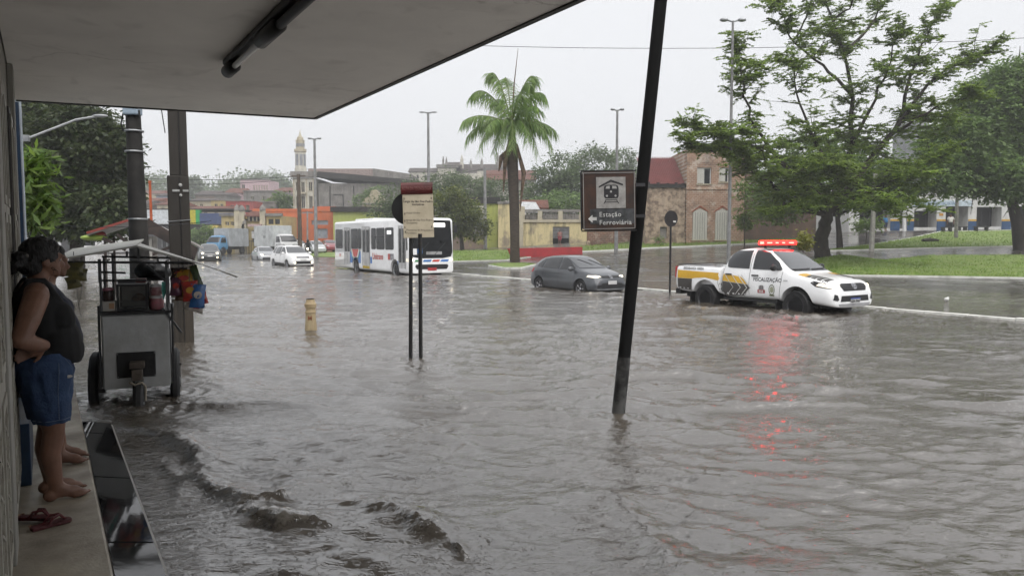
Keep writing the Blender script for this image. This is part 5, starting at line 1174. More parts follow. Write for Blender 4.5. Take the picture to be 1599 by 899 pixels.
    lone('sweet_jar', 'tall pink jar of sweets right of the glass case', 'jar', lambda o: jar(o, 246, .15, zt+.031, Zz(466), pk, gls))
    lone('sweet_jar', 'dark red sweet jar stacked on the tall pink jar', 'jar', lambda o: jar(o, 246, .13, Zz(466)+.021, Zz(448), mat('red_sweets', (.18,.06,.07), .3, col2=(.3,.2,.2), vs=30), gls))
    lone('sauce_jar', 'small jar with pink lid at the left of the counter', 'jar', lambda o: jar(o, 170, .12, Zz(470), Zz(452), mat('dark_sauce', (.035,.02,.016), .25), mat('pink_lid', (.35,.14,.18), .4)))
    def tub(o):
        x = X(169); q = MB(); q.box(x-.07, x+.08, .05, .25, zt+.031, Zz(470)); q.build('box', mat('pale_box', (.38,.36,.33), .5), o, bevel=.01); q = MB(); q.box(x+.02, x+.07, .045, .0495, zt+.06, zt+.12); q.build('label_patch', mat('tan_patch', (.3,.18,.1), .5), o)
    lone('pale_tub', 'pale square tub under the pink lidded jar', 'tub', tub)
    def redbox(o):
        q = MB(); q.box(X(186), X(214), .06, .3, Zz(444)+.0125, Zz(437)); q.build('base', mat('grey_tray', (.09,.09,.1), .4), o, bevel=.006); q = MB(); q.box(X(212)+.012, X(230), .08, .3, Zz(444)+.0125, Zz(436)); q.build('red_half', mat('dull_red', (.12,.03,.03), .5), o, bevel=.006)
    lone('tray', 'grey and dull red tray lying on top of the glass case', 'tray', redbox)
    def cloth(o):
        q = MB(); q.add([(X(256),.05,Zz(441)),(X(264),.05,Zz(441)),(X(263),.07,Zz(456)),(X(258),.04,Zz(470)),(X(255),.06,Zz(455))], [(0,1,2,3,4)]); mkobj('fabric', evalmesh(q.mesh('c'), [('SOLIDIFY', dict(thickness=.012))]), mat('teal_cloth', (.10,.38,.33), .8), o)
    lone('teal_cloth', 'teal cloth hanging beside the pink jars', 'cloth', cloth)
    def bag(o):
        q = MB(); q.ball((X(232),.7,Zz(425)), (.15,.13,.115), 16, 10); q.ball((X(246),.68,Zz(430)), (.16,.13,.08), 16, 10); q.ball((X(222),.72,Zz(428)), (.11,.1,.09), 14, 8)
        me = evalmesh(q.mesh('b'), [('REMESH', dict(mode='VOXEL', voxel_size=.012)), ('SMOOTH', dict(iterations=4))]); mkobj('sack', me, mat('black_bag', (.010,.010,.011), .5, bump=.5, bs=12), o, True)
        q = MB(); q.box(X(215), X(262), .58, .85, Zz(443), Zz(438)); q.build('tray', dkm, o)
    lone('black_bag', 'bulging black bag on the rear shelf of the cart', 'bag', bag)
    # snack packets hanging from the right edge of the roof
    def packet(label, px, py, w_, h_, y, m_, m2, tilt, fold=.03):
        o = thing('snack_packet', label, 'snack packet', t.location, rz, 'snack packets hanging on the cart'); x = X(px); z = Zz(py); nx, nz = 5, 7; vs_ = []; fs_ = []; rr = random.Random(label)
        c_, s_ = math.cos(tilt), math.sin(tilt)
        for sgn in (-1, 1):
            for j in range(nz):
                for i in range(nx):
                    a = (i/(nx-1)-.5); b = (j/(nz-1)-.5); pf = (1-(2*a)**4)*(1-(2*b)**4)*fold*(1+.5*rr.uniform(-1, 1))
                    lx, lz = a*w_*(1-.08*math.cos(b*5)), b*h_; vs_.append((x + lx*c_ - lz*s_, y + sgn*pf + lz*.1, z + lx*s_ + lz*c_))
        M_ = nx*nz
        for g in (0, M_):
            for j in range(nz-1):
                for i in range(nx-1): fs_.append((g+j*nx+i, g+j*nx+i+1, g+(j+1)*nx+i+1, g+(j+1)*nx+i))
        q = MB(); q.add(vs_, fs_); q.build('wrapper', m_, o, smooth=True)
        q = MB(); q.T = Matrix.Translation((x, y - fold*1.15, z)) @ Matrix.Rotation(-tilt, 4, 'Y'); q.prism(ell(0, h_*.05, w_*.28, h_*.16, 12), 'y', -.004, .004); q.build('print_patch', m2, o)
        q = MB(); q.tube([(x - h_*.45*s_*1, y, z + h_*.45*c_), (x - h_*.4*s_, y, z + h_*.45*c_ + .12)], .004, 4); q.build('string', DKSTEEL, o)
    def pm(n, c): return mat('packet_' + n, c, .3, var=.25, vs=14, coat=.3)
    red, yel, blu, grn, pur, whi = pm('red',(.36,.03,.02)), pm('yellow',(.42,.24,.03)), pm('blue',(.025,.10,.28)), pm('green',(.05,.09,.03)), pm('purple',(.09,.03,.06)), pm('white',(.42,.38,.34))
    packet('yellow snack packet at the top of the hanging bunch', 292, 437, .19, .2, .05, yel, red, .05); packet('red snack packet in the middle of the hanging bunch', 302, 456, .16, .22, -.03, red, yel, .08)
    packet('purple snack packet on the left of the hanging bunch', 279, 449, .12, .2, .02, pur, red, -.05); packet('large blue snack packet low in the hanging bunch', 314, 464, .15, .26, -.06, blu, whi, -.1)
    packet('cream and red packet at the bottom of the bunch', 308, 482, .2, .1, -.02, whi, red, -.35); packet('brownish packet behind the yellow one', 288, 462, .14, .14, .09, pm('brown',(.14,.07,.035)), yel, .0)
    packet('long green packet curving at the right of the bunch', 313, 434, .08, .27, .02, grn, grn, .3, .015); packet('small red packet at the far right of the bunch', 324, 468, .07, .14, .03, red, whi, .2); packet('dark packet under the roof edge', 284, 428, .16, .12, .08, pm('dark',(.05,.025,.025)), red, .0)
    for lab, px, py, w_, h_, tl in (('olive green packet hanging at the upper left of the cart roof', 124, 419, .17, .14, .02), ('olive packet hanging lower left beside the black top', 122, 438, .13, .13, .25), ('olive packet hanging right of the other two', 133, 427, .12, .13, -.1)):
        packet(lab, px, py, w_, h_, -.05 - .03*tl, pm('olive',(.10,.09,.028)), pm('olive_dark',(.06,.055,.02)), tl, .012)
    q = MB(); q.tube([(X(127),-.05,Zz(446)),(X(128),-.05,Zz(470)),(X(132),-.05,Zz(492))], .003, 4); q.tube([(X(135),-.05,Zz(440)),(X(133),-.05,Zz(455)),(X(129),-.05,Zz(470))], .003, 4)
    so_ = q.build('string', DKSTEEL, t)
cart()

# ------------------------------------------------------------------ flip flops on the pavement
def flipflops():
    m = mat('dark_red_rubber', (.075,.010,.012), .6, var=.3); m2 = mat('tan_strap', (.25,.14,.08), .6)
    for lab, u, n, rz, z in (('dark red flip flop lying flat on the pavement', 4.86, -.02, R(20), .152), ('dark red flip flop lying over the other at the wall', 4.97, -.09, R(-32), .168)):
        p = UN(u, n, z); t = thing('flip_flop', lab, 'flip flop', p, math.atan2(N.y, N.x) + rz, 'pair of red flip flops'); t.scale = (.86,.9,1)
        prof = [(-.12,.0),(-.115,.03),(-.06,.034),(0,.033),(.06,.046),(.1,.042),(.12,.02),(.123,0),(.12,-.02),(.1,-.04),(.06,-.042),(0,-.033),(-.06,-.034),(-.115,-.03)]
        q = MB(); q.prism(prof, 'z', 0, .02); q.build('sole', m, t, bevel=.005)
        q = MB(); q.tube([(-.03,.034,.016),(0,.03,.05),(.05,.012,.055),(.085,0,.02)], .008, 6); q.tube([(-.03,-.034,.016),(0,-.03,.05),(.05,-.012,.055),(.085,0,.02)], .008, 6); q.build('strap', m, t, smooth=True)
        q = MB(); q.tube([(-.122,.0,.021),(-.118,.03,.021),(-.1,.034,.021)], .003, 4); q.build('edge_trim', m2, t)
flipflops()
# ================================================================== PEOPLE
def limb(q, pts, rad, n=12):
    for i in range(len(pts)-1):
        q.tube([pts[i], pts[i+1]], [rad[i], rad[i+1]], n)
    for p, r in zip(pts, rad): q.ball(p, r, n, 8)
def fuse(q, vox, smooth=3, zlo=None, zhi=None):
    me = evalmesh(q.mesh('f'), [('REMESH', dict(mode='VOXEL', voxel_size=vox)), ('SMOOTH', dict(factor=.5, iterations=smooth))])
    if zlo is not None or zhi is not None:
        bm = bmesh.new(); bm.from_mesh(me)
        for z, nz in ((zlo, -1), (zhi, 1)):
            if z is None: continue
            g = bm.verts[:] + bm.edges[:] + bm.faces[:]
            r = bmesh.ops.bisect_plane(bm, geom=g, plane_co=z if hasattr(z, '__len__') else (0,0,z), plane_no=nz if hasattr(nz, '__len__') else (0,0,nz), clear_outer=True)
            es = [e for e in r['geom_cut'] if isinstance(e, bmesh.types.BMEdge)]
            bmesh.ops.holes_fill(bm, edges=es)
        bm.to_mesh(me); bm.free()
    return me
def ruffle(me, f, a):
    ns = [v.normal.copy() for v in me.vertices]; cs = [v.co.copy() for v in me.vertices]
    me.vertices.foreach_set('co', [k for c, n_ in zip(cs, ns) for k in (c + n_*a*mnoise.noise(c*f))]); me.update()
SKIN = mat('brown_skin', (.17,.085,.055), .5, var=.12, vs=8, bump=.05, bs=60)
HAIR = mat('black_hair', (.008,.007,.007), .55, var=.3, vs=40, bump=.8, bs=60, stretch=(1,1,.4))
def make_person(label, loc, rz, vox=.009, sc=1.0, top=None, bottom=None, heavy=1.0, arm='akimbo', hem=.50, bun=True, skin=SKIN, turn=0.0, sleeve=False, tophem=.86, hairm=HAIR, scl=None):
    t = thing('person', label, 'person', loc, rz); t.scale = scl if scl else (sc, sc, sc)
    h = heavy
    LEG = lambda y: ([(0,y,.085),(-.025,y,.30),(0,y*1.08,.445),(-.02,y*1.1,.64),(-.035,y*.95,.82)], [.04,.062*h,.062*h,.098*h,.135*h])
    def torso(q, e=0.0):
        q.ball((-.06,0,.87), (.155*h+e,.19*h+e,.15+e), 18, 12); q.ball((.03,0,1.0), (.135*h+e,.175*h+e,.165+e), 18, 12); q.ball((-.04,0,1.14), (.145*h+e,.18*h+e,.18+e), 18, 12)
        for s in (-1, 1): q.ball((.05*h,s*.08,1.14), (.078*h+e,.085+e,.09+e), 14, 10)
        q.ball((-.10,0,1.22), (.085*h+e,.17+e,.10+e), 16, 10)
    q = MB()
    for s in (-1, 1):
        p, r = LEG(s*.095); limb(q, p, r)
        y = s*.095; q.ball((-.03,y,.042), (.045,.036,.042)); q.ball((.045,y,.05), (.095,.036,.036)); q.ball((.115,y+s*.004,.026), (.062,.046,.024)); q.tube([(0,y,.09),(.07,y,.05)], [.04,.032], 10)
        for k in range(5): q.ball((.178 - .012*k*(1+.2*k), y + s*(-.034 + .017*k), .016), (.022 - .002*k, .0105 - .0008*k, .0125), 8, 6)
    torso(q); limb(q, [(-.07,-.165,1.295),(-.06,0,1.32),(-.07,.165,1.295)], [.068,.075,.068])
    limb(q, [(-.06,0,1.32),(-.025,0,1.43)], [.062,.055])
    def hand(q, w_, d, up, side):
        """palm from the wrist w_ along d, five fingers, thumb off the side 'up'"""
        w_ = Vector(w_); d = Vector(d).normalized(); up = Vector(up).normalized(); nrm = d.cross(up).normalized()
        q.tube([w_, w_ + d*.05, w_ + d*.085], [.028,.036,.034], 10); 
        for a in (-.024, -.008, .008, .024): q.tube([w_ + d*.02 + up*a*.8, w_ + d*.09 + up*a], [.018,.015], 8)
        for k, (a, L) in enumerate(((.027,.07),(.009,.08),(-.009,.075),(-.026,.058))):
            b = w_ + d*.085 + up*a; sp = d + up*a*5; sp.normalize(); limb(q, [b, b + sp*L*.45 + nrm*.004*side, b + sp*L*.8 + nrm*.012*side, b + sp*L + nrm*.02*side], [.0105,.0098,.009,.008], 8)
        b = w_ + d*.02 + up*.028; sp = (d*.55 + up*.8).normalized(); limb(q, [b, b + sp*.04, b + (sp + d*.4).normalized()*.07], [.014,.0115,.0095], 8)
    if arm == 'akimbo':
        limb(q, [(-.08,-.19,1.275),(-.135,-.30,1.16),(-.185,-.37,1.05)], [.07,.066*h,.05]); limb(q, [(-.185,-.37,1.05),(-.12,-.32,1.02),(-.055,-.255*h,1.0)], [.05,.05,.034]); hand(q, (-.05,-.245*h,.995), (-.9,.16,-.36), (.1,-.05,-1), 1)
        limb(q, [(-.08,.19,1.275),(-.1,.27,1.14),(-.11,.30,1.02)], [.068,.06,.048]); limb(q, [(-.11,.30,1.02),(-.02,.3,.93),(.05,.28,.84)], [.048,.045,.033]); hand(q, (.05,.28,.84), (.2,0,-1), (.8,.4,0), -1)
    else:
        for s in (-1, 1):
            limb(q, [(-.08,s*.19,1.275),(-.1,s*.26,1.14),(-.1,s*.28,1.02)], [.066,.058,.047]); limb(q, [(-.1,s*.28,1.02),(-.04,s*.27,.9),(.0,s*.26,.78)], [.047,.044,.032]); hand(q, (.0,s*.26,.78), (.1,0,-1), (1,0,.1), s)
    # head, turned on the neck
    Mh = Matrix.Translation((-.02,0,1.42)) @ Matrix.Rotation(turn, 4, 'Z') @ Matrix.Rotation(R(6), 4, 'Y'); q.T = Mh
    q.ball((.0,0,.095), (.098,.077,.108), 18, 14); q.ball((.045,0,.035), (.055,.052,.052), 14, 10); q.ball((.03,0,.05), (.068,.06,.055), 14, 10); q.ball((.082,0,.0), (.022,.028,.02), 10, 8)
    q.tube([(.09,0,.10),(.118,0,.058)], [.010,.016], 8); q.ball((.112,0,.055), (.016,.018,.013), 8, 6); q.ball((.094,0,.025), (.014,.026,.008), 8, 6); q.ball((.091,0,.012), (.014,.024,.009), 8, 6)
    q.tube([(.088,-.045,.118),(.098,0,.115),(.088,.045,.118)], .013, 8)
    for s in (-1, 1): q.ball((-.005,s*.078,.07), (.022,.010,.034), 10, 8); q.ball((.05,s*.042,.055), (.03,.02,.026), 8, 6)
    q.T = Matrix(); body = fuse(q, vox, 3 if vox < .015 else 1); mkobj('body', body, skin, t, True)
    if vox < .015:
        for s in (-1, 1):
            q = MB(); q.T = Mh; q.ball((.080,s*.032,.090), (.013,.014,.009), 10, 8); q.build('eye', mat('eye', (.25,.22,.2), .2, col2=(.02,.015,.012), vs=60), t, smooth=True)
    q = MB(); q.T = Mh; q.ball((-.022,0,.122), (.112,.094,.108), 18, 12); q.ball((-.06,0,.07), (.08,.084,.1), 14, 10); q.ball((.03,0,.175), (.055,.07,.04), 12, 8)
    if bun:
        for k in range(14):
            a = k*2.4; q.ball((-.14 + .03*math.cos(a), .05*math.sin(a), .05 + .04*math.sin(a*1.7)), .036, 8, 6)
        q.tube([(-.1,0,.08),(-.16,0,.06)], [.06,.045], 10)
    me = fuse(q, vox*.9, 1)
    ruffle(me, 38, .006)
    mkobj('hair', me, hairm, t, True)
    if bun:
        q = MB(); q.T = Mh; rr = random.Random(3)
        for k in range(70):
            a = rr.uniform(0, 6.28); b = rr.uniform(-1, 1); p0 = Vector((-.14 + .04*math.cos(a)*.8, .06*math.sin(a), .05 + .06*b)) if k < 45 else Vector((rr.uniform(-.1,.05), rr.choice((-1,1))*.088, rr.uniform(.0,.16)))
            d = (p0 - Vector((-.08,0,.06))).normalized() + Vector((rr.uniform(-.6,.3), rr.uniform(-.5,.5), rr.uniform(-.7,.5))); d.normalize(); q.tube([p0, p0 + d*.025, p0 + d*.04 + Vector((-.01,0,-.012))], [.0022,.0016,.0008], 4)
        ob = q.build('loose_strands', hairm, t); ob['kind'] = 'stuff'
        q = MB(); q.T = Mh; q.ball((-.105,-.05,.10), (.012,.03,.012), 8, 6); q.build('hair_clip', mat('pale_clip', (.3,.28,.26), .4), t)
    # clothes
    q = MB(); torso(q, .02); q.ball((.05,0,.93), (.128*h+.02,.195*h,.13), 16, 10); q.ball((.035*h,0,1.08), (.125*h,.17*h,.14), 16, 10)
    if sleeve: limb(q, [(-.07,-.165,1.295),(-.06,0,1.30),(-.07,.165,1.295)], [.084,.08,.084]); [limb(q, [(-.08,s*.19,1.275),(-.1,s*.255,1.15)], [.085,.08]) for s in (-1, 1)]
    else:
        for s in (-1, 1): limb(q, [(.05,s*.085,1.24),(-.02,s*.11,1.375),(-.10,s*.11,1.375),(-.16,s*.10,1.26)], [.028,.022,.022,.028], 8)
    me = fuse(q, vox, 7, tophem, None)
    out = []
    for v in me.vertices:
        c = v.co.copy(); f = max(0, 1 - (c.z - .84)/.28); out += [c.x + f*f*.008*(1 if c.x > -.05 else -.35) + .007*mnoise.noise(c*9), c.y + .008*mnoise.noise(c*7 + Vector((3,1,2))), c.z]
    me.vertices.foreach_set('co', out); me.update()
    mkobj('shirt' if sleeve else 'tank_top', me, top, t, True)
    q = MB(); q.ball((-.06,0,.87), (.185*h,.222*h,.13), 18, 12)
    for s in (-1, 1):
        p, r = LEG(s*.095); p = p[2:]; r = [k + .028 for k in r[2:]]; p[0] = Vector(p[1]).lerp(Vector(p[0]), .95); limb(q, p, r)
    me = fuse(q, vox, 2, hem, .93)
    ruffle(me, 14, .006)
    cs = [v.co.copy() for v in me.vertices]; ns = [v.normal.copy() for v in me.vertices]         # creases of the cloth
    me.vertices.foreach_set('co', [k for c, n_ in zip(cs, ns) for k in (c + n_*(.012*mnoise.noise(Vector((c.x*16, c.y*16, c.z*5 + c.x*9))) - .006*max(0, math.sin(c.z*70 + 9*mnoise.noise(c*8)) - .6)*(1 if abs(c.z - .62) < .12 else .3)))]); me.update()
    sh = mkobj('shorts', me, bottom, t, True)
    if vox < .015:
        sb = BVHTree.FromPolygons([v.co for v in me.vertices], [p.vertices[:] for p in me.polygons])
        for pts_ in ([(.06,-.4,.90),(.10,-.4,.84),(.13,-.4,.80)], [(.02,-.4,.88),(.01,-.4,.7),(.015,-.4,.53)], [(-.2,-.4,.525),(-.08,-.4,.525),(.04,-.4,.525),(.14,-.4,.525)]):
            ln = []
            for a, b in zip(pts_, pts_[1:]):
                for f in (0, .25, .5, .75, 1):
                    o_ = Vector(a).lerp(Vector(b), f); h_ = sb.ray_cast(o_, Vector((0,1,0)))
                    if h_[0]: ln.append(h_[0] - Vector((0,.002,0)))
            if len(ln) > 2: q = MB(); q.tube(ln, .0022, 4); q.build('seam', mat('denim_seam', (.10,.13,.19), .8), sh)
    return t
DENIM = mat('blue_denim', (.014,.032,.08), .85, col2=(.034,.064,.13), vs=5, thr=(.4,.7), bump=.3, bs=80)
NAVY = mat('navy_cloth', (.015,.018,.035), .8)
BLKTOP = mat('black_cotton', (.009,.009,.010), .85, var=.2, bump=.15, bs=30)
fN = math.atan2(N.y, N.x)
p = UN(5.42, -.0, .15)
wmn = make_person('woman in black tank top and denim shorts, hand on hip, hair in a bun', p, fN + R(8), .0085, .985, BLKTOP, DENIM, .97, 'akimbo', .50, True, turn=R(10), scl=(1.0, 1.0, .985))
sm_ = [c for c in wmn.children if c.name.startswith('shorts')][0].data; hit_ = BVHTree.FromPolygons([v.co for v in sm_.vertices], [f.vertices[:] for f in sm_.polygons]).ray_cast(Vector((.07,-.5,.79)), Vector((0,1,0)))
if hit_[0]: q = MB(); q.ball(hit_[0], (.024,.004,.010), 8, 6); q.build('shorts_patch', mat('pale_patch', (.4,.37,.33), .7), wmn)
p = UN(6.25, .05, .15)
make_person('barefoot person in dark clothes mostly hidden behind the woman in black', p, fN + R(-4), .011, .96, NAVY, mat('dark_shorts', (.02,.022,.03), .8), .82, 'hang', .46, False, turn=R(-10), sleeve=True)
# small figures far off
def far_person(label, px, py, Y, rz, top, bottom, h=1.68, skin=SKIN, lift=0.0):
    g = P(px, py, Y); return make_person(label, Vector((g.x, g.y, terr(g.x, g.y) + lift)), rz, .028, h/1.63, mat('cloth_a', top, .8), mat('cloth_b', bottom, .8), .95, 'hang', .2, False, sleeve=True, skin=skin)
far_person('person in white shirt and dark trousers at the workshop door', 1484, 356, 74, R(-120), (.62,.6,.57), (.03,.03,.035))
far_person('person in blue shirt standing in the dark left workshop bay', 1383, 356, 77, R(-60), (.03,.16,.35), (.03,.04,.08))
far_person('person in red clothes in the half open doorway of the yellow wall', 874, 389, 83.6, R(-95), (.26,.12,.1), (.3,.03,.05), 1.5)

# motorcycle and rider beside the wooden pole
def motorbike():
    g = P(481, 394, 72); rz = HEADING + R(-20); t = thing('motorcycle', 'dark motorcycle with lit headlamp beside the wooden pole', 'motorcycle', Vector((g.x, g.y, terr(g.x, g.y))), rz)
    for x in (.65, -.65):
        w_ = bpy.data.objects.new('wheel', None); COL.objects.link(w_); w_.parent = t; w_.location = (x,0,.3); w_.rotation_euler = (R(90),0,0)
        q = MB(); q.lathe([(.22,-.04),(.29,-.05),(.3,0),(.29,.05),(.22,.04)], 24); q.build('tyre', RUBBER, w_, smooth=True); q = MB(); q.lathe([(.215,-.02),(.05,-.04),(.05,.04),(.215,.02)], 16); q.build('rim', DKSTEEL, w_)
    q = MB(); q.ball((.15,0,.78), (.28,.14,.13), 14, 10); q.build('tank', BLACK, t, smooth=True); q = MB(); q.box(-.65,-.1,-.12,.12,.74,.82); q.build('seat', BLACK, t, bevel=.03)
    q = MB(); q.tube([(.65,-.07,.3),(.42,-.07,.95)], .022, 8); q.tube([(.65,.07,.3),(.42,.07,.95)], .022, 8); q.build('fork', STEEL, t); q = MB(); q.tube([(.32,-.36,1.05),(.42,0,1.0),(.32,.36,1.05)], .016, 8); q.build('handlebar', DKSTEEL, t)
    q = MB(); q.box(-.2,.3,-.13,.13,.32,.62); q.build('engine', DKSTEEL, t, bevel=.04); q = MB(); q.lathe([(.08,0),(.085,.06),(.03,.09)], 14); o = q.build('headlight', HEADLW, t); o.location = (.52,0,.86); o.rotation_euler = (0,R(90),0)
    r = thing('person', 'motorcyclist in dark rain clothes and helmet riding by the wooden pole', 'person', t.location + Vector((0,0,0)), rz); q = MB()
    q.ball((-.2,0,.92), (.17,.18,.14)); limb(q, [(-.2,0,.95),(-.12,0,1.2),(-.06,0,1.38)], [.17,.18,.15]); limb(q, [(-.06,0,1.4),(-.02,0,1.52)], [.06,.06])
    for s in (-1, 1):
        limb(q, [(-.05,s*.18,1.38),(.05,s*.3,1.2),(.3,s*.34,1.08)], [.07,.06,.045]); limb(q, [(-.2,s*.1,.9),(.18,s*.19,.82),(.05,s*.18,.42),(.0,s*.18,.36),(.16,s*.18,.34)], [.1,.075,.055,.05,.045])
    q.ball((0,0,1.6), (.10,.09,.12)); mkobj('body', fuse(q, .028, 1), mat('dark_rain_suit', (.015,.016,.02), .5), r, True)
    q = MB(); q.ball((0,0,1.62), (.15,.13,.14), 16, 10); q.build('helmet', BLACK, r, smooth=True); q = MB(); q.ball((.05,0,1.61), (.108,.11,.06), 12, 8); q.build('visor', GLASS, r, smooth=True)
motorbike()
# ================================================================== TREES AND PLANTS
BARK = mat('dark_wet_bark', (.045,.036,.028), .8, col2=(.02,.017,.014), vs=3, bump=.9, bs=9, stretch=(1,1,.35))
def leafmesh(C, size, aspect, flat, rng, dirs=None, name='crown'):
    """one diamond shaped leaf (two triangles) at every point of C"""
    C = np.asarray(C, np.float32); n = len(C); nr = rng.randn(n, 3); nr[:, 2] = np.abs(nr[:, 2]) + flat*2.2; nr /= np.linalg.norm(nr, axis=1)[:, None]
    d = rng.randn(n, 3) if dirs is None else dirs + .35*rng.randn(n, 3); d -= nr*(d*nr).sum(1)[:, None]; d /= np.linalg.norm(d, axis=1)[:, None] + 1e-9; s = np.cross(nr, d)
    L = (size*(.6 + .8*rng.rand(n)))[:, None]; W = L*aspect
    V = np.stack([C - d*L*.5, C + s*W*.5 - nr*L*.06, C + d*L*.5 - nr*L*.12, C - s*W*.5 - nr*L*.06], 1).reshape(-1, 3).astype(np.float32)
    me = bpy.data.meshes.new(name); me.vertices.add(4*n); me.vertices.foreach_set('co', V.ravel()); me.loops.add(4*n); me.loops.foreach_set('vertex_index', np.arange(4*n, dtype=np.int32)); me.polygons.add(n); me.polygons.foreach_set('loop_start', np.arange(0, 4*n, 4, dtype=np.int32)); me.update(calc_edges=True)
    return me
def crown_tree(name, label, base, Y, blobs, mats, n=12000, leaf=.22, aspect=.5, clump=.45, per=36, flat=.35, trunk=True, group=None, cat='tree', seed=1, tr=.25, ydepth=.8, lean=None):
    """blobs: (px, py, rx px, rz px, dy); base: pixel of the trunk foot"""
    rng = np.random.RandomState(seed); k = Y/F; g = P(base[0], base[1], Y); z0 = terr(g.x, g.y); root = Vector((g.x, g.y, z0)); t = thing(name, label, cat, root, 0, group)
    B = []
    for b in blobs:
        c = P(b[0], b[1], Y + (b[4] if len(b) > 4 else 0)) - root; B.append((np.array(c), np.array([b[2]*k, max(b[2]*k*ydepth, .3), b[3]*k])))
    ar = np.array([(r[0]*r[2]) for c, r in B]); pr = ar/ar.sum(); nc = max(4, n//per); cen = []; ds = []
    for i in rng.choice(len(B), nc, p=pr):
        c, r = B[i]; v = rng.randn(3); v /= np.linalg.norm(v); rad = .55 + .5*rng.rand()**.6; cen.append(c + v*r*rad); ds.append(v)
    cen = np.array(cen); ds = np.array(ds); cs = clump*(.6 + .8*rng.rand(nc)); idx = np.repeat(np.arange(nc), per)
    off = rng.randn(nc*per, 3)*cs[idx][:, None]*np.array([1, 1, .6]); pts = cen[idx] + off; dirs = ds[idx]*.6 + off*.8; dirs[:, 2] -= .4
    mkobj('crown', leafmesh(pts, leaf, aspect, flat, rng, dirs), mats, t)
    if trunk:
        q = MB(); fork = Vector(B[0][0])*.38; fork.z = max(.5, min(np.min([c[2] - r[2] for c, r in B]) + .6, B[0][0][2]*.7)); q.tube([(0,0,-.2), fork*.5 + Vector((rng.randn()*.1, 0, 0)), fork], [tr*1.25, tr, tr*.8], 10)
        for c, r in B:
            c = Vector(c); m = fork.lerp(c, .5) + Vector((rng.randn()*.3, rng.randn()*.3, -.15*c.z*.2)); q.tube([fork, m, c, c + Vector((c.x-fork.x, c.y-fork.y, abs(c.z-fork.z)))*.25], [tr*.6, tr*.4, tr*.18, .02], 7)
            for _ in range(4):
                e = c + Vector(rng.randn(3)*r*.6); q.tube([m.lerp(c, .6), e], [tr*.18, .015], 5)
        q.build('trunk', BARK, t, smooth=True)
    return t
L_DARK = leafmat('dark_leaves', (.028,.05,.018), (.075,.095,.034)); L_MID = leafmat('mid_leaves', (.08,.14,.04), (.18,.27,.075)); L_BRIGHT = leafmat('bright_leaves', (.07,.14,.02), (.17,.25,.05))
L_HERO = leafmat('feathery_leaves', (.10,.17,.032), (.26,.35,.065)); L_YEL = leafmat('yellow_green_leaves', (.18,.2,.03), (.25,.24,.05)); L_PALE = leafmat('grey_green_leaves', (.07,.11,.045), (.14,.19,.08))

